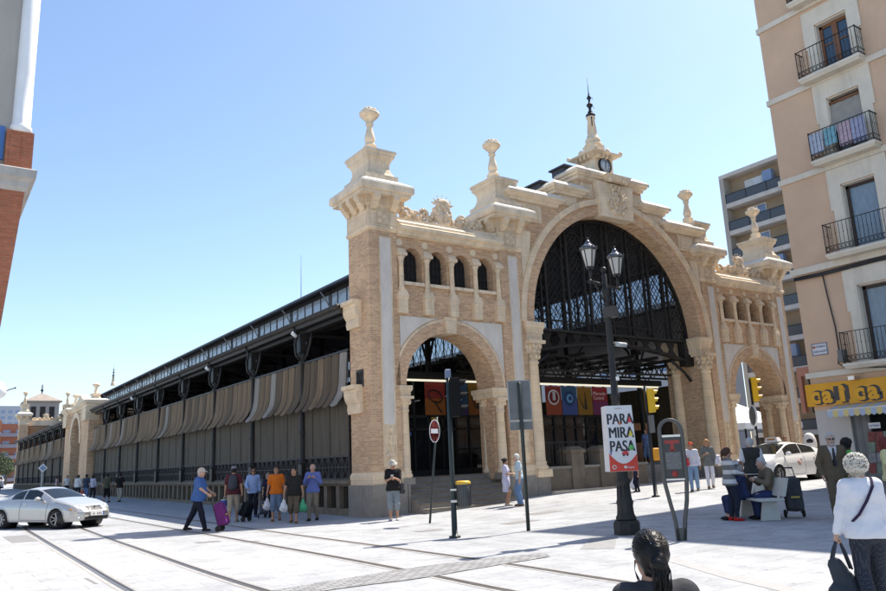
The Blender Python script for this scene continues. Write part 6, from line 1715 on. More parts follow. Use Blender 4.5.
F = Field((-.25, -.25, -.3), (.25, .25, .25), .016); F.cap((0, 0, .1), (0, 0, -.1), .08, .12, .05, (1.3, .7, 1)); V, Q = F.mesh(); V = V+np.stack([wob(V, 7, 1), wob(V, 7, 2), wob(V, 7, 3)], 1)*.012
o = mesh_np('shoulder_bag', V, Q, [cloth('white_bag', (.62, .60, .64))]); o.location = wpos(J, (-.34, -.02, 1.02)); tag(o, 'large white bag on the shoulder of the blonde woman', 'bag')
# around the bench
stripe = bpy.data.materials.new('cloth_grey_white_stripes'); stripe.use_nodes = True
nt = stripe.node_tree; bs = nt.nodes['Principled BSDF']; bs.inputs['Roughness'].default_value = .9
tc = nt.nodes.new('ShaderNodeTexCoord'); sx = nt.nodes.new('ShaderNodeSeparateXYZ'); mm = nt.nodes.new('ShaderNodeMath'); mm.operation = 'FRACT'; ml = nt.nodes.new('ShaderNodeMath'); ml.operation = 'MULTIPLY'; ml.inputs[1].default_value = 5.0
rp = nt.nodes.new('ShaderNodeValToRGB'); rp.color_ramp.interpolation = 'CONSTANT'; rp.color_ramp.elements[0].color = (.58, .56, .56, 1); rp.color_ramp.elements[1].position = .45; rp.color_ramp.elements[1].color = (.16, .16, .16, 1)
nt.links.new(tc.outputs['Object'], sx.inputs[0]); nt.links.new(sx.outputs[2], ml.inputs[0]); nt.links.new(ml.outputs[0], mm.inputs[0]); nt.links.new(mm.outputs[0], rp.inputs[0]); nt.links.new(rp.outputs[0], bs.inputs['Base Color'])
person('woman in grey and white striped jumper, dark jeans and red shoes at the bench', (4.55, -7.95), right, 1.57, ('stripe', stripe, 'long', .84), ('dark_jeans', (.02, .024, .04), 'slim'), ('red', (.40, .02, .02)), TANN, 'ponytail', (.07, .03, .018), hands=[(.16, .30, 1.10), (-.20, .34, 1.36)], female=True, fat=1.12, extra='sunglasses', res=.014, head=(.1, -.2), curl=(40, 60))
person('man in dark waistcoat and white shirt seen from behind, facing the taxi', (6.45, -7.30), (.75, .65), 1.76, ('white_shirt', (.6, .6, .62), 'short', .88), ('black_slacks', (.02, .02, .025), 'trousers'), ('black', (.02, .02, .02)), OLD, 'short', GREYH, res=.015, vest=(.035, .036, .034))
Jv = person_last = None
GRB = None
sitf = left
person('grey haired old woman in dark blue dress sitting on the bench', (5.02, -7.92), sitf, 1.56, ('navy_dress', (.03, .04, .10), 'short', .70), ('navy_dress', (.03, .04, .10), 'crop'), ('black', (.02, .02, .02)), OLD, 'bob', GREYH, sit=.45, female=True, hands=[(.06, .25, 1.00), (-.08, .26, 1.08)], curl=(50, 50), fat=1.15, res=.015, lean=.1, z=.08)
person('grey haired man in brown jacket leaning forward on the bench', (5.44, -8.42), sitf, 1.72, ('coat', (.15, .12, .085), 'long', .80), ('blue_slacks', (.03, .045, .12), 'trousers'), ('black', (.02, .02, .02)), OLD, 'short', GREYH, sit=.45, hands=[(.10, .42, .86), (-.10, .42, .86)], curl=(70, 70), fat=1.12, res=.015, lean=.28, z=.08)
# suited man, shoppers by the shop, foreground
J = person('bearded man in brown suit, dark tie and sunglasses by the shop', (5.02, -10.10), (-.75, -.62), 1.76, ('white_shirt', (.58, .62, .68), 'none', 1.03), ('brown_suit', (.105, .082, .055), 'trousers'), ('black', (.02, .02, .02)), OLD, 'short', GREYH, extra='sunglasses', hands=[(.24, .02, .93), (-.24, .02, .93)], res=.013, fat=1.0)
def jacket(J, m):
    lo, hi = J['lo'], J['hi']; F = Field(lo, hi, .013); J['torso'](F, .026, .06)
    for i in (0, 1): J['arm'](F, i, .022, .97, .04, .024)
    F.cap((0, 0, .93), (0, 0, .82), .142, .148, .05, (1.12, .84, 1)); F.cut((0, 0, -1), -.80)
    # V opening at the front
    g = np.abs(F.ax[0])[:, None, None]-np.clip((F.ax[2]-1.10)*.20, 0, .08)[None, None, :]+np.where(F.ax[1] > .02, 0, 9)[None, :, None]
    F.f = np.maximum(F.f, -g); F.cap(J['up']((0, .0, 1.53)), J['hc'], .074, .08, .01, None, True)
    V, Q = F.mesh(); V = V+np.stack([wob(V, 4, 3), wob(V, 4, 4), wob(V, 4, 5)], 1)*.005
    return mesh_np('jacket', V*J['scale'], Q, [m], None, J['base'])
jacket(J, cloth('brown_suit', (.105, .082, .055)))
b = MB(); b.add([(-.018, .150, 1.46), (.018, .150, 1.46), (.04, .158, 1.12), (0, .158, 1.08), (-.04, .158, 1.12)], [(4, 3, 2, 1, 0), (0, 1, 2, 3, 4)], cloth('dark_tie', (.04, .04, .045))); b.v = [tuple(q*J['scale'] for q in v) for v in b.v]; b.build('tie', J['base'])
def beard(F):
    F.cap((0, .066, -.098), (0, .07, -.098), .030, None, .02)
    for s in (-1, 1): F.cap((s*.052, .01, -.05), (s*.022, .062, -.095), .024, .022, .03)
    F.cap((-.02, .092, -.05), (.02, .092, -.05), .008, None, .01)
J['headpart']('beard', beard, MATS['hair_%d' % int(sum(GREYH)*1000)], .007, .003)
person('black haired woman in bright green t-shirt at the magazine rack', (5.60, -10.10), (.75, -.55), 1.62, ('bright_green', (.10, .42, .07), 'short', .86), ('dark_jeans', (.02, .024, .04), 'slim'), ('black', (.02, .02, .02)), DARKS, 'afro', BLK, female=True, fat=1.12, res=.014, head=(.5, -.1))
person('woman with dark red hair and pale yellow top at the right edge', (5.17, -11.09), (.3, -.9), 1.62, ('pale_yellow', (.55, .52, .28), 'short', .86), ('dark_jeans', (.02, .024, .04), 'slim'), ('black', (.02, .02, .02)), TANN, 'bob', (.13, .02, .015), female=True, res=.015)
# behind the taxi
person('person with reddish hair standing behind the roof of the white taxi', (20.6, .4), (-.6, -.7), 1.66, ('brown_top', (.16, .10, .07), 'short', .84), ('dark', (.03, .03, .04), 'trousers'), ('black', (.02, .02, .02)), TANN, 'short', (.2, .07, .03), res=.022)
# street end at the far left
for k, (x, y, c, t) in enumerate(((-2.2, 84, (.55, .5, .5), 'person in pale clothes far down the street beside the parked van'), (-1.2, 98, (.05, .06, .1), 'person in dark clothes far down the street near the market end'))):
    person(t, (x, y), (0, -1), 1.70, ('far_%d' % k, c, 'short', .86), ('dark', (.03, .03, .04), 'trousers'), ('black', (.02, .02, .02)), TANN, 'short', BLK, res=.03)

# ---- foreground: curly white haired woman with a bag, from behind
BLO = cloth('white_blouse', (.66, .66, .70), .06, 5, .35)
dots = bpy.data.materials.new('cloth_dotted_navy'); dots.use_nodes = True
nt = dots.node_tree; bs = nt.nodes['Principled BSDF']; bs.inputs['Roughness'].default_value = .9
tc = nt.nodes.new('ShaderNodeTexCoord'); vo = nt.nodes.new('ShaderNodeTexVoronoi'); vo.inputs['Scale'].default_value = 62; vo.inputs['Randomness'].default_value = .15
rp = nt.nodes.new('ShaderNodeValToRGB'); rp.color_ramp.elements[0].position = .20; rp.color_ramp.elements[0].color = (.13, .14, .17, 1); rp.color_ramp.elements[1].position = .27; rp.color_ramp.elements[1].color = (.016, .02, .032, 1)
nt.links.new(tc.outputs['Object'], vo.inputs['Vector']); nt.links.new(vo.outputs['Distance'], rp.inputs[0]); nt.links.new(rp.outputs[0], bs.inputs['Base Color'])
JW = person('white haired woman in white blouse and dotted navy trousers walking away', (-2.86, -14.63), (.70, .71), 1.49, ('white_blouse', BLO, 'long', .86), ('dotted', dots, 'trousers'), ('black', (.02, .02, .02)), OLD, None, WHITEH,
            hands=[(.24, .10, .90), (-.30, .06, .90)], feet=[(.09, .18, .08), (-.10, -.16, .10)], female=True, fat=1.22, res=.009, curl=(40, 70), head=(-.25, 0))
CUR = mat('curly_white_hair', (.66, .62, .54), .6, .5, 40, .4, 60); CURB = mat('greyish_brown_roots', (.40, .36, .30), .8, .5, 30, .6, 60)
def crl(F):
    F.cap((0, -.024, .036), (0, -.022, .036), .108, None, .02, (.98, 1.04, .98)); F.cap((0, -.045, -.03), (0, -.045, -.05), .09, .08, .04)
    F.f = np.maximum(F.f, -np.maximum((.045-F.ax[1])[None, :, None], (F.ax[2]-.07)[None, None, :]))
hp_ = JW['headpart']('hair', crl, CURB, .008, .010)
r_ = random.Random(8); b = MB()
for k in range(560):
    d = Vector((r_.gauss(0, 1), r_.gauss(0, 1)-.35, r_.gauss(0, 1)+.15)).normalized()
    if d.y > .55 and d.z < .45: continue
    if d.z < -.75: continue
    c = Vector((d.x*.110, -.026+d.y*.116, .028+d.z*.112)); u = d.orthogonal().normalized(); q = d.cross(u); a0 = r_.uniform(0, 6.28); rad = r_.uniform(.008, .020); c = c*r_.uniform(.97, 1.09)
    b.tube([c+d*(.012*math.sin(j*.5+.3))+rad*(math.cos(a0+j*.9)*u+math.sin(a0+j*.9)*q)+u*.004*j for j in range(6)], [.005, .0055, .005, .004, .003, .002], 4, CUR)
Rz = JW['Rz']; b.v = [tuple((A3(*v)@Rz.T+JW['hc'])*JW['scale']) for v in b.v]; b.build('curls', JW['base'])
b = MB()
b.tube([tuple(JW['up'](p)*JW['scale']) for p in ((.10, .04, 1.50), (.115, -.05, 1.50), (.09, -.135, 1.42), (.0, -.165, 1.27), (-.10, -.15, 1.12), (-.155, -.09, 1.05), (-.165, .0, 1.02))], .014, 6, cloth('dark_strap', (.03, .02, .05))); b.build('bag_strap', JW['base'])
p = wpos(JW, JW['hand', 1]); NB = cloth('slate_bag', (.045, .052, .062), .15, 6, .3)
F = Field((-.3, -.2, -.62), (.3, .2, .1), .012); F.cap((-.05, 0, -.22), (.06, 0, -.46), .07, .12, .06, (1.1, .55, 1)); F.cap((-.08, 0, -.47), (.12, 0, -.50), .075, .07, .05, (1, .9, 1)); V, Q = F.mesh(); V = V+np.stack([wob(V, 5, 1), wob(V, 5, 2), wob(V, 5, 3)], 1)*.008
o = mesh_np('handbag', V, Q, [NB]); o.location = p; o.rotation_euler = (0, 0, JW['base'].rotation_euler.z+.1); tag(o, 'slate grey handbag hanging from the white bloused woman\'s hand', 'bag')
b = MB()
for y in (-.02, .03): b.tube([(-.09, y, -.22), (-.045, y, -.08), (-.012, y*.3, .0), (.02, y*.3, .0), (.05, y, -.10), (.09, y, -.26)], .011, 6, NB)
b.build('handle', o)
# ---- foreground: dark haired woman sitting with her back to the camera
SB = empty('stone_bench', (-7.44, -15.96, 0), math.atan2(-.50, .87)); tag(SB, 'plain pale bench under the seated black haired woman', 'bench')
b = MB(); b.rects([(-.9, .9, -.22, .22, .34), (-.9, .9, -.24, .24, .36), (-.9, .9, -.24, .24, .40)], STONEP); b.build('seat', SB)
for s in (-1, 1):
    b = MB(); b.box(s*.6-.12, s*.6+.12, -.2, .2, 0, .34, STONEP); b.build('leg', SB)
JD = person('black haired woman with a plaited ponytail and dark grey top sitting with her back turned', (-7.44, -15.96), (.50, .87), 1.60, ('slate_top', (.045, .045, .05), 'short', .86), ('dark_jeans', (.02, .024, .04), 'slim'), ('black', (.02, .02, .02)), TANN, None, BLK,
            sit=.40, hands=[(.14, .40, .62), (-.14, .40, .62)], female=True, res=.008, fat=1.05, z=0)
HB = mat('glossy_black_hair', (.008, .007, .007), .36, .3, 30, .15, 120, spec=.22)
def hr(F):
    F.cap((0, -.018, .034), (0, -.016, .034), .100, None, .02, (.90, 1.05, 1.0)); F.cap((0, -.045, -.01), (0, -.05, -.06), .078, .062, .03)
    F.f = np.maximum(F.f, -np.maximum((.052-F.ax[1])[None, :, None], (F.ax[2]-.078)[None, None, :])); F.f = np.maximum(F.f, -np.maximum((.012-F.ax[1])[None, :, None], (F.ax[2]-.02)[None, None, :]))
    F.cap((0, -.105, .035), (0, -.135, -.03), .030, .042, .03)
    for k in range(9):
        z = -.03-.032*k; s = .016*(1 if k % 2 else -1); F.cap((s, -.142+.002*k, z), (-s*.4, -.142+.002*k, z-.028), .032-.001*k, .028-.001*k, .012)
JD['headpart']('hair', hr, HB, .0055, .002)
b = MB(); r_ = random.Random(12)
def onskull(a, t):   # a: angle round the head, t: 0 hairline .. 1 ponytail tie
    p0 = Vector((math.sin(a)*.093, math.cos(a)*.105-.018, .035+.07*math.cos(a*.9))); p1 = Vector((0, -.118, .034))
    p = p0.lerp(p1, t); q = p-Vector((0, -.016, .034)); q = Vector((q.x/.90, q.y/1.05, q.z)); q.normalize(); q *= .1025+.002*math.sin(t*9+a*7)
    return Vector((q.x*.90, q.y*1.05-.016, q.z+.034))
for k in range(230):
    a = r_.uniform(-2.6, 2.6); z0 = r_.uniform(-.5, 1)
    pts = []
    st = Vector((math.sin(a)*.09, math.cos(a)*.10-.016, .034+.09*z0)); en = Vector((r_.uniform(-.015, .015), -.12, .035+r_.uniform(-.02, .015)))
    for j in range(8):
        t = j/7; p = st.lerp(en, t); q = p-Vector((0, -.016, .034)); q = Vector((q.x/.90, q.y/1.05, q.z)); q.normalize(); q *= .101+.0035*r_.random(); pts.append(Vector((q.x*.90, q.y*1.05-.016, q.z+.034)))
    if pts[0].y > .05 and pts[0].z < .07: continue
    if pts[0].z < -.02 and pts[0].y > 0: continue
    b.tube(pts, .0022, 4, HB)
for k in range(110):
    a = r_.uniform(0, 6.28); rr = .036*r_.random()**.4; x = rr*math.cos(a); y = rr*math.sin(a); L_ = r_.uniform(.2, .36)
    b.tube([(x*.6, -.125+y*.5, .02), (x*1.1+.01*math.sin(k), -.145+y, -.06), (x+.012*math.sin(k*1.7), -.146+y, -.14), (x*.9+.012*math.sin(k*2.3), -.14+y*.8, -L_*.75), (x*.5, -.13+y*.5, -L_)], [.003, .003, .0028, .0024, .001], 4, HB)
for k in range(5):
    b.tube([(-.085+.01*k*.2, .0, -.02), (-.088, .005, -.07), (-.08+.004*k, -.01, -.13), (-.083+.005*k, -.02, -.17)], .0015, 4, HB)
b.v = [tuple((A3(*v)@JD['Rz'].T+JD['hc'])*JD['scale']) for v in b.v]; b.build('hair_strands', JD['base'])
b = MB(); b.tube([(-.03, -.108, .072), (-.0, -.117, .055), (.04, -.105, .045)], .006, 6, CHROME); b.v = [tuple((A3(*v)@JD['Rz'].T+JD['hc'])*JD['scale']) for v in b.v]; b.build('hair_clip', JD['base'])
# ================================================================== street furniture
DG = mat('dark_green_post', (.018, .028, .026), .45, .15, 6)
GP = mat('graphite_post', (.035, .036, .036), .5, .15, 6)
SB_ = mat('grey_sign_back', (.15, .155, .15), .5, .12, 3)
def facing(v): return math.atan2(-v[0], v[1])      # turn +y onto v
# cast iron lamp post with two lanterns
lx, ly = 1.62, -7.51
lamp = empty('street_lamp', (lx, ly, gz(lx, ly)), .2); tag(lamp, 'black cast iron street lamp with two lanterns and a traffic safety banner', 'street lamp')
b = MB()
b.lathe([(.27, 0), (.27, .22), (.25, .25), (.245, .27)], (0, 0, 0), 8, IRON, False)
b.lathe([(.20, .27), (.21, .32), (.17, .40), (.16, .55), (.175, .62), (.135, .75), (.12, .95), (.145, 1.0), (.145, 1.05), (.115, 1.1), (.11, 1.3), (.13, 1.34), (.13, 1.40), (.09, 1.45), (.085, 2.7), (.10, 2.75), (.10, 2.82), (.075, 2.86), (.065, 4.95), (.085, 5.0), (.085, 5.08), (.06, 5.12), (.055, 5.4), (.03, 5.44)], (0, 0, 0), 16, IRON)
for k in range(8):
    a = k*PI/4; b.tube([(.17*math.cos(a), .17*math.sin(a), .28), (.15*math.cos(a), .15*math.sin(a), .5), (.12*math.cos(a), .12*math.sin(a), .95)], .018, 5, IRON)
b.ball((0, 0, 5.52), .07, 10, IRON); b.build('post', lamp)
b = MB(); b.tube([(-.56, 0, 5.18), (.56, 0, 5.18)], .032, 8, IRON)
for s in (-1, 1):
    b.ball((s*.58, 0, 5.18), .05, 8, IRON); b.tube([(s*.06, 0, 4.8), (s*.22, 0, 4.95), (s*.40, 0, 5.15)], .018, 6, IRON); b.tube([(s*.54, 0, 5.18), (s*.54, 0, 5.34), (s*.54, 0, 5.46)], .028, 8, IRON)
b.build('arm', lamp)
LG = mat('frosted_lantern_glass', (.50, .47, .41), .3, .1, 2)
for s in (-1, 1):
    x = s*.54; LT = Matrix.Translation((x, 0, 5.48)) @ Matrix.Scale(.8, 4) @ Matrix.Translation((-x, 0, -5.48)); L0 = MB(); L0.T = LT
    L0.lathe([(.11, 5.46), (.12, 5.49), (.115, 5.51)], (x, 0, 0), 6, IRON, False)
    L0.lathe([(.205, 5.96), (.235, 5.98), (.235, 6.01), (.19, 6.06), (.12, 6.12), (.085, 6.14), (.085, 6.18), (.05, 6.22), (.02, 6.27)], (x, 0, 0), 12, mat('shiny_lantern_cap', (.05, .05, .055), .18, .1, 6, spec=.9), True); L0.ball((x, 0, 6.29), .03, 8, IRON)
    for k in range(6):
        a = 2*PI*k/6; L0.bar((x+.115*math.cos(a), .115*math.sin(a), 5.50), (x+.205*math.cos(a), .205*math.sin(a), 5.97), .02, .02, IRON); L0.ball((x+.225*math.cos(a), .225*math.sin(a), 6.04), .028, 6, IRON)
    lt = L0.build('lantern', lamp)
    g = MB(); g.T = LT; g.lathe([(.105, 5.51), (.195, 5.96)], (x, 0, 0), 6, LG, False); g.build('lantern_glass', lt)
b = MB(); b.rects([(-.10, .10, -.20, .05, 4.45), (-.10, .10, -.20, .05, 4.68)], GP); b.build('control_box', lamp)
b = MB(); b.cyl((.06, -.08, 3.88), (.30, -.20, 3.86), .05, 12, mat('grey_camera', (.40, .41, .42), .5, .06)); b.cyl((.0, 0, 3.9), (.1, -.08, 3.88), .02, 6, IRON); b.build('camera_tube', lamp)
b = MB(); b.box(-.03, .04, -.11, -.075, 3.10, 3.18, WHITE); b.build('number_plate', lamp)
# banner box on the post: white printed front, red foot
BW = mat('banner_white', (.66, .65, .65), .55, .04, 3); BR = mat('banner_red', (.58, .055, .03), .5, .05, 3); BT = mat('banner_black_print', (.018, .018, .025), .5, 0)
ban = empty('advertising_banner', (lx, ly, gz(lx, ly)), math.atan2(-.50, .866)); tag(ban, 'white and red PARA MIRA PASA banner box strapped round the lamp post', 'banner')
b = MB(); yw = -.17; z0, z1 = 1.24, 2.57; wt, wb = .275, .30
b.add([(-wb, yw, z0), (wb, yw, z0), (wt, yw, z1), (-wt, yw, z1), (-wb, .17, z0), (wb, .17, z0), (wt, .17, z1), (-wt, .17, z1)], [(0, 1, 2, 3), (5, 4, 7, 6), (1, 5, 6, 2), (4, 0, 3, 7), (3, 2, 6, 7), (4, 5, 1, 0)], BW); b.build('box', ban)
b = MB(); P_ = [(-wb+.002, z0+.005), (wb-.002, z0+.005)]
for k in range(15):
    u = 1-2*k/14; P_.append(((wb-.012)*u, z0+.15+.19*u*u+.03*u*(1 if u < 0 else .3)*-1*(u < 0)))
b.prism(P_, 'y', yw-.005, yw-.001, BR); b.build('red_foot', ban)
for wrd, z in (('PARA', 2.19), ('MIRA', 1.915), ('PASA', 1.64)):
    [text_mesh('lettering', wrd, .31, BT, ban, (dx, yw-.003-dy, z), (PI/2, 0, 0), .001, 'CENTER', .74, 0) for dx, dy in ((-.008, 0), (0, .0012), (.008, .0024))]
b = MB()
b.prism([(.155, 2.22), (.245, 2.22), (.20, 2.35)], 'y', yw-.012, yw-.008, mat('print_red', (.55, .05, .06), .5, 0)); b.prism([(.15, 1.945), (.245, 1.945), (.20, 2.07)], 'y', yw-.012, yw-.008, mat('print_yellow', (.70, .58, .05), .5, 0))
b.lathe([(.001, -.012), (.055, -.012), (.055, -.008)], (.19, yw, 1.71), 14, mat('print_green', (.12, .45, .12), .5, 0), True, axis='y')
b.box(-.015, .12, yw-.008, yw-.005, 1.565, 1.62, MATS['print_red']); b.box(.01, .10, yw-.008, yw-.005, 1.62, 1.645, MATS['print_red'])
for x in (.015, .09): b.lathe([(.001, -.010), (.02, -.010), (.02, -.006)], (x, yw, 1.56), 10, BT, True, axis='y')
b.box(-.03, .005, yw-.009, yw-.006, 2.17, 2.25, mat('print_skin', (.55, .2, .08), .5, 0)); b.box(-.26, -.235, yw-.008, yw-.005, 1.58, 1.66, mat('print_blue', (.06, .09, .3), .5, 0))
b.build('printed_figures', ban)
text_mesh('lettering', 'Zaragoza', .065, BW, ban, (.045, yw-.008, 1.30), (PI/2, 0, 0), .002, 'LEFT', .7); b = MB(); b.lathe([(.03, -.009), (.045, -.009), (.045, -.006), (.03, -.006)], (-.20, yw, 1.33), 14, BW, True, axis='y', ring=True); b.lathe([(.001, -.009), (.03, -.009), (.03, -.006)], (.03, yw, 1.325), 10, BW, True, axis='y'); b.build('print_logo', ban)
text_mesh('lettering', 'AYUNTAMIENTO', .03, mat('print_grey', (.3, .3, .3), .5, 0), ban, (-.02, yw-.003, 2.50), (PI/2, 0, 0), .001, 'CENTER', .7)

# traffic signals
SIGB = mat('matt_black_signal', (.012, .012, .012), .8, .1, 4, spec=.08)
def signal(label, pos, zt, zb, face, body, post, extra=None, back_plate=False, h_post=None):
    e = empty('traffic_light', (pos[0], pos[1], gz(*pos)), facing(face)); tag(e, label, 'traffic light'); body = SIGB if body is BLACK else body
    b = MB(); b.lathe([(.13, 0), (.13, .04), (.065, .05), (.06, .9), (.055, .95), (.05, (h_post or zt))], (0, 0, 0), 12, post); b.build('pole', e)
    n = 3; hh = (zt-zb)/n
    b = MB(); b.rects([(-.14, .14, .03, .22, zb), (-.15, .15, .02, .24, zb+.02), (-.15, .15, .02, .24, zt-.02), (-.14, .14, .03, .22, zt)], body)
    for k in range(n-1): b.box(-.155, .155, .015, .245, zb+hh*(k+1)-.006, zb+hh*(k+1)+.006, body)
    hs = b.build('housing', e)
    for k, c in enumerate(((.06, .3, .1), (.35, .2, .02), (.30, .02, .02))):
        z = zb+hh*(k+.5); q = MB(); q.lathe([(.001, .255), (.07, .252), (.098, .242)], (0, 0, z), 16, mat('lens_%d' % k, tuple(x*.35 for x in c), .15, .05, spec=.8), True, axis='y'); ln = q.build('lens', hs)
        q = MB(); V = []; F_ = []
        for j in range(13):
            a = -.35+(PI+.7)*j/12; V += [(.115*math.cos(a), .24, z+.115*math.sin(a)), (.112*math.cos(a), .24+.20*(.55+.45*math.sin(max(0, min(PI, a)))), z+.112*math.sin(a)+.0)]
        for j in range(12): F_.append((2*j, 2*j+1, 2*j+3, 2*j+2))
        q.add(V, F_, body, True); q.add([(x*.95, y, (zz-z)*.95+z) for x, y, zz in V], [f[::-1] for f in F_], BLACK, True); q.build('visor', hs)
    return e
e = signal('black traffic light on a dark pole with a litter bin, before the left arch', (-.50, -4.45), 3.50, 2.62, (.75, -.35), BLACK, DG, h_post=3.66)
b = MB(); b.box(-.06, .06, -.06, .06, 3.50, 3.68, mat('blue_grey_cap', (.14, .17, .26), .4, .1)); b.box(-.05, .05, -.05, .05, 3.68, 3.70, WHITE); b.build('top_cap', e)
b = MB(); b.box(-.07, .07, -.07, .07, .75, .80, CHROME); b.box(-.07, .07, -.07, .07, 1.0, 1.04, CHROME); b.build('strap', e)
e = signal('yellow traffic light with pedestrian signal on black pole beside the lamp banner', (9.6, -1.55), 3.50, 2.72, (.80, -.30), YELLOW, BLACK, h_post=3.6)
b = MB(); b.box(-.02, .30, -.02, .05, 2.05, 2.62, SB_); b.build('sign_plate', e)
b = MB(); b.rects([(-.12, .12, .03, .20, 1.15), (-.13, .13, .02, .22, 1.2), (-.13, .13, .02, .22, 1.52), (-.1, .1, .03, .2, 1.56)], mat('orange_signal', (.72, .30, .02), .45, .05))
for z in (1.27, 1.45): b.ball((0, .24, z), .085, 10, MATS['orange_signal'], (1, .8, .9))
b.build('pedestrian_signal', e)
e = signal('yellow traffic light above a round sign seen from behind, in front of the right arch', (18.2, .15), 4.15, 3.15, (.70, -.55), YELLOW, BLACK, h_post=4.1)
b = MB(); b.lathe([(.001, -.06), (.40, -.06), (.44, -.04), (.44, -.02), (.40, -.03), (.001, -.03)], (0, 0, 2.58), 28, SB_, True, axis='y'); b.lathe([(.39, -.075), (.45, -.075), (.45, -.015), (.39, -.015)], (0, 0, 2.58), 28, WHITE, True, axis='y', ring=True); b.build('round_sign', e)
b = MB(); b.box(-.10, .10, -.09, -.06, 1.75, 2.0, WHITE); b.build('paper_notice', e)
# litter bin hung on the first signal pole
bx, by = -.50+.23*.82, -4.45-.23*.57
e = empty('litter_bin', (bx, by, 0), 0); tag(e, 'grey litter bin with yellow rim hanging on the dark signal pole', 'bin')
b = MB(); b.lathe([(.13, .60), (.155, .62), (.16, 1.10), (.14, 1.12)], (0, 0, 0), 20, mat('bin_grey', (.075, .08, .08), .5, .12, 5)); 
for k in range(20): a = 2*PI*k/20; b.bar((.16*math.cos(a), .16*math.sin(a), .64), (.162*math.cos(a), .162*math.sin(a), 1.08), .012, .006, GP)
b.build('body', e); b = MB(); b.lathe([(.165, 1.10), (.172, 1.11), (.168, 1.15), (.13, 1.175), (.001, 1.18)], (0, 0, 0), 20, mat('bin_yellow', (.60, .36, .03), .5, .1)); b.build('rim', e)
b = MB(); b.bar((-.19, .13, .8), (-.1, .07, .8), .05, .02, IRON); b.bar((-.19, .13, 1.03), (-.1, .07, 1.03), .05, .02, IRON); b.build('bracket', e)
# no-entry sign, leaning
px, py = 1.70, -.12
e = empty('no_entry_sign', (px, py, gz(px, py)), facing((-1, .0))); tag(e, 'red no entry sign on a leaning green pole before the left arch', 'road sign')
b = MB(); top_ = (-.17, -.27, 2.95); b.cyl((0, 0, 0), top_, .032, 10, DG); b.build('pole', e)
b = MB(); c0 = Vector((-.15, -.235, 2.55)); T = Matrix.Translation(c0) @ Matrix.Rotation(-.12, 4, 'Z') @ Matrix.Rotation(-.06, 4, 'Y'); b.T = T
b.lathe([(.001, .03), (.30, .03), (.33, .035), (.33, .05), (.31, .055), (.30, .047), (.001, .047)], (0, 0, 0), 32, SB_, True, axis='y'); b.build('disc', e)
b = MB(); b.T = T; b.lathe([(.001, .050), (.305, .050)], (0, 0, 0), 32, RED, True, axis='y'); b.lathe([(.302, .048), (.328, .056), (.328, .058), (.302, .054)], (0, 0, 0), 32, WHITE, True, axis='y', ring=True); b.box(-.22, .22, .051, .056, -.065, .065, WHITE); b.build('sign_face', e)
# big sign seen from behind
px, py = 1.25, -4.88
e = empty('direction_sign', (px, py, gz(px, py)), facing((.45, .9))); tag(e, 'grey back of a tall rectangular road sign on a green pole', 'road sign')
b = MB(); b.lathe([(.045, 0), (.045, 3.36), (.02, 3.38)], (0, 0, 0), 10, DG); b.build('pole', e)
b = MB(); b.rects([(-.27, .27, .05, .075, 2.50), (-.27, .27, .05, .075, 3.42)], SB_)
for (a, c, z0_, z1_) in ((-.28, -.26, 2.49, 3.43), (.26, .28, 2.49, 3.43), (-.28, .28, 3.41, 3.43), (-.28, .28, 2.49, 2.51)): b.box(a, c, .035, .08, z0_, z1_, mat('sign_edge', (.32, .33, .33), .4, .05))
b.box(-.25, .25, .03, .05, 3.2, 3.23, SB_); b.box(-.25, .25, .03, .05, 2.7, 2.73, SB_); b.build('sign_plate', e)
b = MB(); b.box(-.27, .27, .05, .07, 2.27, 2.46, SB_); b.box(-.28, .28, .04, .075, 2.45, 2.47, MATS['sign_edge']); b.build('lower_plate', e)
# looped information post
px, py = 1.27, -9.12
e = empty('information_post', (px, py, gz(px, py)), facing((-.62, -.78))); tag(e, 'dark grey looped information post with printed glass panel', 'information post')
lp_ = []
for k in range(13): a = PI*k/12; lp_.append((.20*math.cos(a), 0, 1.98+.20*math.sin(a)))
lft = [(-.205, 0, 1.5), (-.205, 0, 1.05), (-.17, 0, .7), (-.10, 0, .35), (-.055, 0, .0)]; rgt = [(.055, 0, 0), (.075, 0, .35), (.14, 0, .7), (.20, 0, 1.05), (.205, 0, 1.5)]
b = MB(); path = rgt+lp_+lft
def rib(path, w, d):
    V = []; F_ = []; P = [Vector(p) for p in path]
    for i, p in enumerate(P):
        t = (P[min(i+1, len(P)-1)]-P[max(0, i-1)]).normalized(); n_ = Vector((t.z, 0, -t.x))
        for (u, v_) in ((-1, -1), (1, -1), (1, 1), (-1, 1)): V.append(p+n_*u*w/2+Vector((0, v_*d/2, 0)))
    for i in range(len(P)-1):
        for k in range(4): k2 = (k+1) % 4; F_.append((4*i+k, 4*i+k2, 4*i+4+k2, 4*i+4+k))
    return V, F_
V, F_ = rib(path, .058, .09); b.add(V, F_, mat('bronze_grey_frame', (.075, .075, .07), .45, .12, 4), True); b.box(-.085, .085, -.045, .045, -.02, .22, MATS['bronze_grey_frame']); b.build('loop_frame', e)
b = MB(); b.box(-.172, .172, -.025, .025, 1.10, 1.86, mat('dark_panel', (.03, .03, .032), .3, .1, 2)); b.box(-.18, .18, -.03, .03, 1.86, 1.90, CHROME); b.box(-.19, .19, -.03, .03, 1.07, 1.10, CHROME); pn = b.build('panel', e)
IR = mat('panel_red', (.30, .035, .025), .5, .1, 20)
b = MB(); b.box(-.14, .14, .026, .03, 1.74, 1.80, IR); b.box(-.035, .035, .026, .03, 1.60, 1.74, IR); b.box(-.06, .06, .026, .03, 1.60, 1.63, IR); b.build('emblem', pn)
b = MB(); b.lathe([(.001, .03), (.06, .03), (.06, .026)], (0, 0, 1.19), 12, IR, True, axis='y'); b.build('round_emblem', pn)
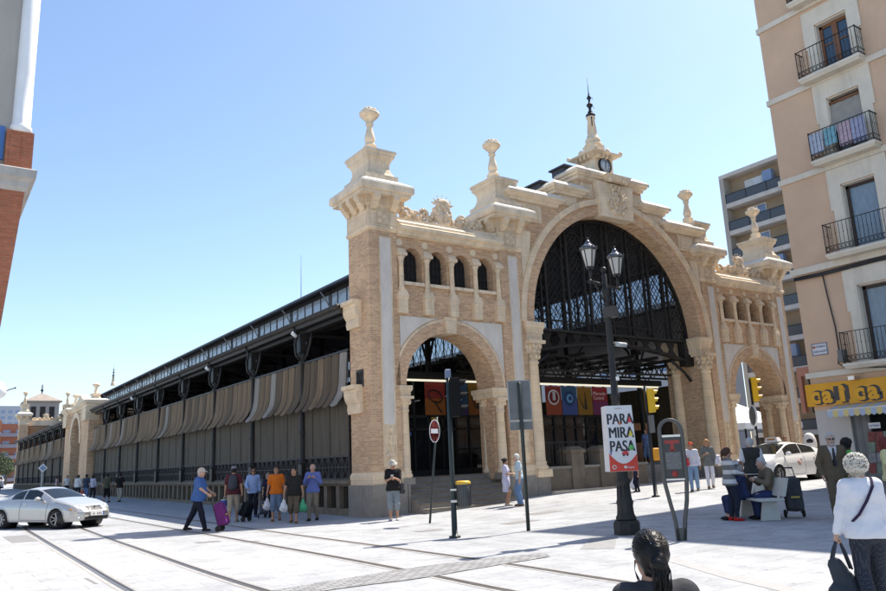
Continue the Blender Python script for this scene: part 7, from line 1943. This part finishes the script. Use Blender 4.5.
b = MB(); b.box(-.14, .14, .026, .029, 1.27, 1.58, mat('speckled_text', (.13, .13, .125), .5, .9, 90)); b.build('printed_text', pn)
# diamond sign far down the street
px, py = .0, 66.0
e = empty('diamond_sign', (px, py, gz(px, py)), facing((-.3, -1))); tag(e, 'small white and blue diamond sign on a pale post behind the silver car', 'road sign')
b = MB(); b.cyl((0, 0, 0), (0, 0, 2.2), .13, 10, mat('pale_post', (.36, .36, .33), .7, .1)); b.build('pole', e)
b = MB(); b.T = Matrix.Translation((0, 0, 2.5)) @ Matrix.Rotation(PI/4, 4, 'Y'); b.box(-.30, .30, .14, .18, -.30, .30, WHITE); b.box(-.21, .21, .181, .195, -.21, .21, mat('sign_blue_grey', (.22, .32, .45), .5, .1)); b.build('sign_plate', e)
# yellow column with a white rounded hood by the house corner
px, py = 22.6, .45
e = empty('hooded_machine', (px, py, gz(px, py)+.0), facing((-.8, -.5))); e.scale = (.8, .8, .95); tag(e, 'rounded white hood with a dark opening on a yellow body beyond the taxi', 'machine')
b = MB(); b.rects([(-.28, .28, -.25, .25, 0), (-.30, .30, -.27, .27, .1), (-.26, .26, -.22, .22, 1.0), (-.30, .30, -.26, .26, 1.15)], mat('ride_yellow', (.62, .47, .06), .4, .1)); b.build('body', e)
b = MB(); b.lathe([(.34, 1.15), (.36, 1.3), (.33, 1.55), (.24, 1.75), (.1, 1.84), (.001, 1.85)], (0, 0, 0), 20, WHITE); b.build('hood', e)
b = MB(); b.ball((0, .28, 1.45), .17, 12, BLACK, (1.1, .5, .8)); b.build('opening', e)

# bench with two sitters, trolley and stick
def bench(pos, ang, label):
    e = empty('bench', (pos[0], pos[1], gz(*pos)), ang); tag(e, label, 'bench')
    m = mat('pale_bench', (.50, .50, .46), .6, .1, 5)
    b = MB(); b.rects([(-.85, .85, -.22, .26, .40), (-.87, .87, -.24, .28, .415), (-.87, .87, -.24, .28, .45)], m); b.build('seat', e)
    b = MB(); b.add([(-.87, -.22, .50), (.87, -.22, .50), (.87, -.33, .88), (-.87, -.33, .88), (-.87, -.27, .49), (.87, -.27, .49), (.87, -.38, .87), (-.87, -.38, .87)], [(0, 1, 2, 3), (7, 6, 5, 4), (3, 2, 6, 7), (4, 5, 1, 0), (1, 5, 6, 2), (4, 0, 3, 7)], m); b.build('backrest', e)
    for s in (-1, 1):
        b = MB(); b.add([(s*.6-.05, -.2, 0), (s*.6+.05, -.2, 0), (s*.6+.05, .2, 0), (s*.6-.05, .2, 0), (s*.6-.05, -.16, .40), (s*.6+.05, -.16, .40), (s*.6+.05, .12, .40), (s*.6-.05, .12, .40)], [(3, 2, 1, 0), (4, 5, 6, 7), (0, 1, 5, 4), (1, 2, 6, 5), (2, 3, 7, 6), (3, 0, 4, 7)], m); b.build('leg', e)
        b = MB(); b.bar((s*.7, -.16, .42), (s*.7, -.30, .70), .05, .04, m); b.build('back_support', e)
    return e
bench((5.22, -8.13), facing(left), 'pale bench in the shade carrying the two seated old people')
tr = trolley('slate_check', 'dark grey shopping trolley parked behind the bench', (5.68, -8.70), (-.7, -.7), (.06, .063, .07), .34, .62, .12)
b = MB(); b.tube([(4.78, -7.78, gz(4.8, -7.8)), (4.98, -7.92, .86), (5.0, -7.95, .90), (5.06, -7.98, .90)], .012, 8, mat('walking_stick', (.30, .28, .26), .5, .1)); tag(b.build('walking_stick'), 'thin walking stick held in front of the seated old couple', 'stick')

# ================================================================== cars
def wheel(parent, x, y, r, wd, steer=0, spokes=10, rimm=None, cover=None):
    rimm = rimm or CHROME
    s = 1 if y > 0 else -1; T = Matrix.Translation((x, y, r)) @ Matrix.Rotation(steer, 4, 'Z')
    b = MB(); b.T = T; hw = wd/2
    b.lathe([(r*.66, -hw), (r*.9, -hw), (r*.97, -hw*.75), (r, -hw*.4), (r, hw*.4), (r*.97, hw*.75), (r*.9, hw), (r*.66, hw)], (0, 0, 0), 36, RUBBER, True, axis='y', ring=True); w_ = b.build('wheel', parent)
    b = MB(); b.T = T; yo = s*hw*.75
    b.lathe([(r*.60, yo-s*.05), (r*.66, yo), (r*.67, yo+s*.012), (r*.62, yo+s*.012), (r*.58, yo-s*.02)], (0, 0, 0), 32, rimm, True, axis='y', ring=True)
    b.lathe([(.001, yo-s*.07), (r*.62, yo-s*.07)], (0, 0, 0), 24, BLACK, True, axis='y'); b.lathe([(.001, yo+s*.006), (.045, yo+s*.004), (.06, yo-s*.03)], (0, 0, 0), 16, rimm, True, axis='y')
    for k in range(spokes):
        a = 2*PI*k/spokes; b.bar((.04*math.cos(a), yo-s*.012, .04*math.sin(a)), (r*.61*math.cos(a), yo-s*.015, r*.61*math.sin(a)), .045 if spokes < 8 else .03, .03, rimm)
    b.build('rim', w_)
def interp(x, pts):
    xs = [p[0] for p in pts]; ys = [p[1] for p in pts]
    # smooth monotone interpolation
    return float(np.interp(x, xs, ys))
def smooth_profile(pts, L0, L1, n=400, sg=.05):
    X = np.linspace(L0, L1, n); Y = np.interp(X, [p[0] for p in pts], [p[1] for p in pts])
    k = max(1, int(sg/(L1-L0)*n)); ker = np.hanning(2*k+1); ker /= ker.sum()
    Yp = np.pad(Y, k, mode='edge'); return X, np.convolve(Yp, ker, 'valid')
def car(label, pos, heading, spec, paint, z):
    e = empty(spec['name'], (pos[0], pos[1], z), heading); tag(e, label, 'car')
    L = spec['len']; x0, x1 = -spec['rear'], L-spec['rear']       # origin between the axles at the ground
    X_, top = smooth_profile(spec['top'], x0, x1, sg=.07); _, belt = smooth_profile(spec['belt'], x0, x1, sg=.10); _, wid = smooth_profile(spec['width'], x0, x1, sg=.10); _, low = smooth_profile(spec['low'], x0, x1, sg=.08)
    _, rw = smooth_profile(spec['roofw'], x0, x1, sg=.12)
    nx = int(L/.022); xs = np.linspace(x0, x1, nx)
    T_ = np.interp(xs, X_, top); B_ = np.interp(xs, X_, belt); W_ = np.interp(xs, X_, wid); Lo = np.interp(xs, X_, low); Rw = np.interp(xs, X_, rw)
    B_ = np.minimum(B_, T_-.015)
    nl, ng, nr = 16, 18, 16
    rows = []
    for i in range(nx):
        w, lo, be, to, r_ = W_[i], Lo[i], B_[i], T_[i], Rw[i]; pts = []
        for k in range(nl+1):      # sill to belt: bulging side with a crease
            t = k/nl; z_ = lo+(be-lo)*t; y_ = w*(.915+.085*math.sin(PI*min(1, (t*.92+.08)))**.6); y_ -= w*.035*max(0, t-.72)/.28
            if abs(t-.62) < .04: y_ += .006
            pts.append((y_, z_))
        yb, hb_ = pts[-1][0], to-be
        cab = min(1, max(0, hb_/.22))
        yt = yb*(1-cab)*.90+r_*cab+ (0)
        shz = be+hb_*(.86 if cab > .5 else .72)
        for k in range(1, ng+1):   # greenhouse side
            t = k/ng; pts.append((yb+(yt-yb)*(t**1.15), be+(shz-be)*t))
        for k in range(1, nr+1):   # roof / bonnet top
            t = k/nr; pts.append((yt*(1-t), shz+(to-shz)*(math.sin(t*PI/2)**.75)))
        rows.append(pts)
    R_ = np.array(rows); nt_ = R_.shape[1]
    # round the ends in plan
    V = []; 
    for i in range(nx):
        for k in range(nt_): V.append((xs[i], R_[i, k, 0], R_[i, k, 1]))
    for i in range(nx):
        for k in range(nt_): V.append((xs[i], -R_[i, k, 0], R_[i, k, 1]))
    V = np.array(V); off = nx*nt_
    wc = [(-spec['wb']/2, spec['wr']), (spec['wb']/2, spec['wr'])]
    parts = {'body': [], 'side': [], 'screen': []}
    for i in range(nx-1):
        for k in range(nt_-1):
            q = (i*nt_+k, (i+1)*nt_+k, (i+1)*nt_+k+1, i*nt_+k+1)
            c = V[list(q)].mean(0); reg = 'body'
            if k < nl:
                if any((c[0]-wx)**2+(c[2]-spec['wr'])**2 < (spec['wr']+.055)**2 for wx, _ in wc): continue
            else:
                hgt = T_[i]-B_[i]
                if k < nl+ng and hgt > .10:
                    t = (k-nl)/ng
                    if .06 < t < .93 and any(a < c[0]-spec['slant']*(c[2]-B_[i]) < b_ for a, b_ in spec['side_glass']): reg = 'side'
                elif k >= nl+ng-1:
                    a, b_ = spec['screen']; a2, b2 = spec['rear_screen']
                    if (a < c[0] < b_ or a2 < c[0] < b2) and abs(c[1]) < Rw[i]*.96+ (0): reg = 'screen'
            parts[reg].append(q); parts[reg].append(tuple(off+j for j in q[::-1]))
    # closed ends
    for i in (0, nx-1):
        for k in range(nt_-1):
            q = (i*nt_+k, i*nt_+k+1, off+i*nt_+k+1, off+i*nt_+k)
            parts['body'].append(q if i == nx-1 else q[::-1])
    def sub(nm, Q, m, par, push=0):
        Q = np.array(Q); u, inv = np.unique(Q, return_inverse=True); return mesh_np(nm, V[u], inv.reshape(Q.shape), [m], None, par)
    def nose(y, z, rear=False):
        I = [i for i in range(nx) if T_[i] > z and Lo[i] < z and np.interp(z, R_[i, :, 1], R_[i, :, 0]) > abs(y)]
        return (xs[I[0]] if rear else xs[I[-1]]) if I else 0
    body = sub('body', parts['body'], paint, e)
    sub('side_window', [q for q in parts['side'] if q[0] < off], CARGL, e); sub('side_window', [q for q in parts['side'] if q[0] >= off], CARGL, e)
    sub('windscreen', [q for q in parts['screen'] if V[q[0]][0] > 0], CARGL, e)
    rq = [q for q in parts['screen'] if V[q[0]][0] <= 0]
    if rq: sub('rear_window', rq, CARGL, e)
    b = MB()                        # floor, wheel wells, seats
    b.box(x0+.15, x1-.15, -.62, .62, .22, .30, BLACK)
    for wx, _ in wc:
        for s in (-1, 1): b.lathe([(spec['wr']+.05, s*.42), (spec['wr']+.052, s*(np.interp(wx, xs, W_)-.03))], (wx, 0, spec['wr']), 28, BLACK, True, axis='y')
    b.box(x0+.3, x1-.9, -.60, .60, .30, .62, BLACK)
    b.build('underbody', e)
    b = MB(); sx0 = spec['seat']
    for s in (-1, 1): b.rects([(sx0-.45, sx0+.05, s*.34-.23, s*.34+.23, .45), (sx0-.45, sx0+.05, s*.34-.24, s*.34+.24, .62)], GP); b.rects([(sx0-.55, sx0-.38, s*.34-.22, s*.34+.22, .6), (sx0-.68, sx0-.55, s*.34-.2, s*.34+.2, 1.05)], GP); b.rects([(sx0-.72, sx0-.62, s*.34-.12, s*.34+.12, 1.07), (sx0-.74, sx0-.64, s*.34-.11, s*.34+.11, 1.22)], GP)
    b.lathe([(.16, 0), (.185, 0), (.185, .02), (.16, .02)], (sx0+.25, .34, .85), 20, BLACK, True, axis='x', ring=True); b.build('seats', e)
    for wx, _ in wc:
        for s in (-1, 1):
            P = []
            for k in range(21):
                a = -.15+(PI+.3)*k/20; xx = wx+(spec['wr']+.055)*math.cos(a); zz = spec['wr']+(spec['wr']+.055)*math.sin(a)
                i = int(np.clip(np.searchsorted(xs, xx), 0, nx-1)); yy_ = float(np.interp(zz, R_[i, :nl+1, 1], R_[i, :nl+1, 0])); P.append((xx, s*yy_, zz))
            b = MB(); b.tube(P, .022, 6, paint); b.build('arch_lip', body)
    ydoor = lambda xx, zz: float(np.interp(zz, R_[int(np.clip(np.searchsorted(xs, xx), 0, nx-1)), :nl+1, 1], R_[int(np.clip(np.searchsorted(xs, xx), 0, nx-1)), :nl+1, 0]))
    GAP = mat('panel_gap', (.03, .03, .03), .8, 0)
    for s in (-1, 1):
        for (xa, za, xb, zb_) in spec['gaps']:
            P = [(xa+(xb-xa)*k/8, s*(ydoor(xa+(xb-xa)*k/8, za+(zb_-za)*k/8)+.001), za+(zb_-za)*k/8) for k in range(9)]
            b = MB(); b.tube(P, .006, 4, GAP); b.build('panel_gap', body)
        for (xh, zh) in spec['handles']:
            b = MB(); b.ball((xh, s*(ydoor(xh, zh)+.012), zh), .09, 8, paint, (1, .22, .22)); b.build('handle', e)
        xm, zm = spec['mirror']; b = MB(); b.ball((xm, s*(W_.max()*.97+.08), zm), .12, 12, paint, (.6, .95, .65)); b.bar((xm, s*W_.max()*.88, zm-.03), (xm, s*(W_.max()*.97), zm-.02), .05, .04, BLACK); b.build('mirror', e)
    for nm, sh, m in spec['lights']:
        for s in (-1, 1):
            b = MB()
            for (xc, yc, zc, r, sc) in sh: b.ball((nose(yc, zc, xc < 0)-(.3*r*sc[0] if xc > 0 else -.3*r*sc[0]), s*yc, zc), r, 14, m, sc)
            b.build(nm, e)
    for (yc, zc, ry, rz) in spec.get('ovals', ()):
        for s in (-1, 1):
            n = 20
            def shell(k_, d, m, nm, par):
                b = MB(); V = [(nose(yc, zc)+d, s*yc, zc)]
                for q in (.6, 1.):
                    for k in range(n): a = 2*PI*k/n; y = yc+q*k_*ry*math.cos(a); z = zc+q*k_*rz*math.sin(a); V.append((nose(y, z)+d*(1 if q < 1 else .5), s*y, z))
                b.add(V, [(0, 1+k, 1+(k+1) % n) for k in range(n)]+[(1+k, 1+n+k, 1+n+(k+1) % n, 1+(k+1) % n) for k in range(n)], m, True); return b.build(nm, par)
            hl = shell(1.12, .012, GAP, 'headlight', e); shell(1., .026, LAMPG, 'lamp_glass', hl); shell(.45, .032, CHROME, 'reflector', hl)
    for f_ in spec['extra']: f_(e, paint, nose)
    return e, ydoor
SILVER = mat('silver_paint', (.52, .52, .50), .28, .03, 2, metal=.4, coat=.6)
TAXIW = mat('white_taxi_paint', (.74, .74, .735), .3, .02, 2, coat=.6)
LAMPG = mat('clear_lamp', (.55, .57, .6), .08, .2, 30, metal=.3, spec=1.)
REDL = mat('red_tail_lamp', (.30, .01, .01), .2, .05)
def coupe_extra(e, paint, nose):
    def patch(zs, ws, d, m, nm, par, n=10):
        b = MB(); V = []; F_ = []
        for z, w_ in zip(zs, ws):
            for k in range(n+1): y = -w_+2*w_*k/n; V.append((nose(abs(y), z)+d, y, z))
        for j in range(len(zs)-1):
            for k in range(n): F_.append((j*(n+1)+k, j*(n+1)+k+1, (j+1)*(n+1)+k+1, (j+1)*(n+1)+k))
        b.add(V, F_, m, True); return b.build(nm, par)
    gs = patch([.545, .60, .655, .70], [.32, .345, .345, .30], .010, CHROME, 'grille_surround', e)
    patch([.56, .60, .65, .685], [.295, .32, .32, .28], .018, BLACK, 'grille', gs)
    for z in (.58, .615, .65, .685):
        b = MB(); b.tube([(nose(abs(y), z)+.022, y, z) for y in (-.30, -.2, -.1, 0, .1, .2, .30)], .005, 4, CHROME); b.build('grille_bar', gs)
    b = MB(); b.box(nose(0, .62)+.01, nose(0, .62)+.035, -.012, .012, .55, .70, CHROME); b.build('grille_post', gs)
    li = patch([.27, .31, .35], [.44, .48, .48], .012, BLACK, 'lower_intake', e)
    for sg in (-1, 1):
        b = MB(); b.ball((nose(.60, .31)+.0, sg*.60, .31), .07, 10, LAMPG, (.4, 1.3, .6)); b.build('fog_lamp', e)
    xp = nose(.2, .44)+.02; b = MB(); b.box(xp-.05, xp+.03, -.26, .26, .385, .49, WHITE); b.box(xp-.049, xp+.032, .215, .262, .385, .49, mat('plate_blue', (.03, .08, .35), .5, 0)); pl = b.build('number_plate', e)
    b = MB()
    for k in range(7):
        if k != 4: b.box(xp+.03, xp+.033, .15-.055*k-.015, .15-.055*k+.015, .41, .465, BLACK)
    b.build('plate_marks', pl)
    P = [(nose(abs(y), .50)+.006, y, .50) for y in [-.74+.1233*k for k in range(13)]]; b = MB(); b.tube(P, .012, 5, mat('rub_strip', (.25, .25, .24), .4, .1)); b.build('bumper_strip', e)
coupe = dict(name='parked_car', len=4.57, rear=2.28, wb=2.69, wr=.315,
    top=[(-2.28, .62), (-2.22, .92), (-1.65, 1.02), (-1.40, 1.04), (-.75, 1.31), (-.35, 1.37), (.05, 1.36), (.32, 1.28), (1.00, .985), (1.5, .90), (1.95, .76), (2.16, .64), (2.29, .50)],
    belt=[(-2.28, .60), (-2.2, .86), (-1.6, .97), (-.6, .95), (.6, .91), (1.05, .88), (1.6, .83), (2.0, .72), (2.29, .48)],
    width=[(-2.28, .60), (-2.18, .76), (-1.9, .845), (-1.0, .86), (.8, .86), (1.5, .845), (1.95, .78), (2.15, .66), (2.29, .48)],
    low=[(-2.28, .42), (-2.1, .30), (-1.8, .24), (1.8, .21), (2.1, .22), (2.29, .26)],
    roofw=[(-2.28, .6), (-1.4, .62), (-.7, .56), (.1, .56), (.6, .62), (1.0, .70), (2.29, .55)],
    screen=(.22, .98), rear_screen=(-1.42, -.72), slant=-.0, side_glass=[(-1.02, -.42), (-.36, .42)], seat=-.05,
    gaps=[(-.42, .3, -.40, .93), (.88, .3, .92, .86), (-.40, .30, .88, .28), (1.2, .86, 2.1, .68), (1.78, .62, 2.2, .58)], handles=[(-.22, .82)], mirror=(.52, .98),
    ovals=[(.43, .645, .115, .075), (.655, .645, .085, .065)], lights=[('tail_lamp', [(-2.2, .62, .78, .15, (.5, 1.1, .7))], REDL), ('indicator', [(1.98, .76, .60, .06, (.9, .5, .6))], mat('amber_lamp', (.5, .22, .03), .2, .05))],
    extra=[coupe_extra])
sx_, sy_, sh_ = -6.50, 10.75, math.radians(-59)
sc_, _ = car('silver coupe turning across the tram tracks at the left', (sx_, sy_), sh_, coupe, SILVER, gz(sx_, sy_))
sc_.scale = (.96, .96, .96)
for wx in (-1.345, 1.345):
    for s in (-1, 1): wheel(sc_, wx, s*.75, .315, .21, .45*(wx > 0), 7, mat('alloy_grey', (.35, .35, .35), .3, .05, metal=.7))
def taxi_extra(e, paint, nose):
    b = MB(); b.rects([(.10, .34, -.26, .26, 1.49), (.08, .36, -.28, .28, 1.52), (.12, .32, -.22, .22, 1.66)], WHITE); b.build('roof_sign', e)
    b = MB(); b.box(.335, .352, -.17, .17, 1.54, 1.62, mat('taxi_sign_amber', (.45, .22, .05), .5, .3, 20)); b.build('roof_sign_front', e)
    xp = nose(.2, .45); b = MB(); b.box(xp-.1, xp+.02, -.4, .4, .28, .38, BLACK); b.build('lower_intake', e); b = MB(); b.box(xp-.1, xp+.03, -.26, .26, .42, .53, WHITE); b.build('number_plate', e)
    for s in (-1, 1):
        b = MB(); b.lathe([(.001, 0), (.11, 0), (.11, .006)], (.05, s*.868, .68), 16, mat('taxi_emblem', (.42, .24, .22), .5, .5, 20), True, axis='y'); b.build('door_emblem', e)
taxi = dict(name='taxi', len=4.46, rear=2.28, wb=2.70, wr=.315,
    top=[(-2.28, .75), (-2.2, 1.06), (-2.02, 1.10), (-1.5, 1.24), (-.9, 1.40), (-.3, 1.48), (.15, 1.48), (.45, 1.42), (1.32, 1.02), (1.75, .89), (2.05, .74), (2.18, .55)],
    belt=[(-2.28, .72), (-2.15, 1.02), (-1.5, 1.03), (-.5, .99), (.6, .95), (1.3, .90), (1.8, .80), (2.05, .68), (2.18, .52)],
    width=[(-2.28, .66), (-2.1, .80), (-1.7, .86), (-.8, .873), (.8, .873), (1.5, .86), (1.9, .76), (2.08, .62), (2.18, .48)],
    low=[(-2.28, .40), (-2.1, .28), (-1.8, .22), (1.8, .20), (2.05, .20), (2.18, .24)],
    roofw=[(-2.28, .6), (-1.9, .62), (-.8, .58), (.1, .60), (.6, .66), (1.3, .74), (2.18, .5)],
    screen=(.42, 1.28), rear_screen=(-2.02, -1.0), slant=-.0, side_glass=[(-1.28, -.36), (-.30, .78)], seat=.15,
    gaps=[(-.33, .3, -.33, .98), (.80, .3, .88, .92), (-1.22, .55, -1.15, 1.0), (-.33, .27, .8, .27), (1.3, .88, 2.0, .68)], handles=[(-.15, .84), (-1.05, .87)], mirror=(.78, 1.03),
    lights=[('headlight', [(1.88, .60, .72, .19, (1.1, .7, .55))], LAMPG), ('tail_lamp', [(-2.15, .66, .92, .14, (.5, .8, 1.))], REDL)],
    extra=[taxi_extra])
tx_, _ = car('white taxi with roof sign waiting in the sun before the right arch', (17.30, -1.25), math.radians(179), taxi, TAXIW, gz(17.3, -1.25))
for wx in (-1.35, 1.35):
    for s in (-1, 1): wheel(tx_, wx, s*.765, .315, .20, 0, 5, mat('alloy_grey', (.35, .35, .35), .3, .05, metal=.7))
# delivery van at the far street end
van = dict(name='delivery_van', len=4.9, rear=2.5, wb=2.9, wr=.33, top=[(-2.5, 1.0), (-2.45, 2.05), (-1, 2.1), (.9, 2.1), (1.2, 2.0), (1.75, 1.2), (2.3, .95), (2.4, .6)], belt=[(-2.5, .9), (-2.4, 1.25), (1.2, 1.2), (1.7, 1.05), (2.3, .85), (2.4, .55)],
    width=[(-2.5, .8), (-2.4, .9), (1.5, .9), (2.2, .8), (2.4, .6)], low=[(-2.5, .4), (-2.2, .28), (2.2, .25), (2.4, .3)], roofw=[(-2.5, .75), (1.0, .76), (1.7, .8), (2.4, .6)], screen=(1.15, 1.72), rear_screen=(-9, -8), slant=0, side_glass=[(.35, 1.1)], seat=.6, gaps=[(.2, .35, .2, 1.2)], handles=[(.35, 1.0)], mirror=(1.2, 1.3),
    lights=[('headlight', [(2.2, .62, .78, .16, (.7, .8, .7))], LAMPG)], extra=[])
vn, _ = car('white delivery van parked far down the street at the left edge', (1.0, 132.0), math.radians(-80), van, TAXIW, gz(1, 132))
for wx in (-1.45, 1.45):
    for s in (-1, 1): wheel(vn, wx, s*.8, .33, .2, 0, 5)
# trees beyond the far end of the market
def tree(label, x, y, h, r, seed):
    e = empty('tree', (x, y, gz(x, y))); tag(e, label, 'tree', 'trees at the end of the street'); r_ = random.Random(seed); g_ = np.random.default_rng(seed)
    b = MB(); b.tube([(0, 0, 0), (.1, 0, h*.3), (0, .1, h*.6)], [.22, .18, .1], 8, mat('bark', (.10, .08, .06), .9, .2))
    for k in range(6): a = k*1.05; b.tube([(0, 0, h*.35+.05*k*h*.3), (r*.4*math.cos(a), r*.4*math.sin(a), h*.62), (r*.7*math.cos(a), r*.7*math.sin(a), h*.75)], [.08, .05, .02], 5, MATS['bark'])
    b.build('trunk', e)
    n = 1100; c = g_.normal(size=(60, 3)); c /= np.linalg.norm(c, axis=1)[:, None]; c *= g_.uniform(.3, 1, 60)[:, None]*A3(r, r, h*.32); c += A3(0, 0, h*.68)
    p = c[g_.integers(0, 60, n)]+g_.normal(size=(n, 3))*r*.16; V = []; F_ = []
    for i in range(n):
        u = nrm(g_.normal(size=3)); v_ = nrm(np.cross(u, g_.normal(size=3))); s = .22; V += [p[i]-u*s, p[i]+v_*s*.6, p[i]+u*s, p[i]-v_*s*.6]; F_.append((4*i, 4*i+1, 4*i+2, 4*i+3))
    mesh_np('crown', V, F_, [mat('leaf_%d' % (seed % 3), [(.06, .09, .03), (.05, .075, .03), (.075, .095, .04)][seed % 3], .8, .3, 1)], None, e, False)
for k, (x, y, h, lb_) in enumerate(((4.0, 168, 7, 'green street tree before the orange flats, leftmost'), (7.5, 190, 6, 'low green tree at the far street end next to the market corner'), (1.5, 195, 8, 'taller green tree in front of the orange flats'))): tree(lb_, x, y, h, 2.6, 40+k)
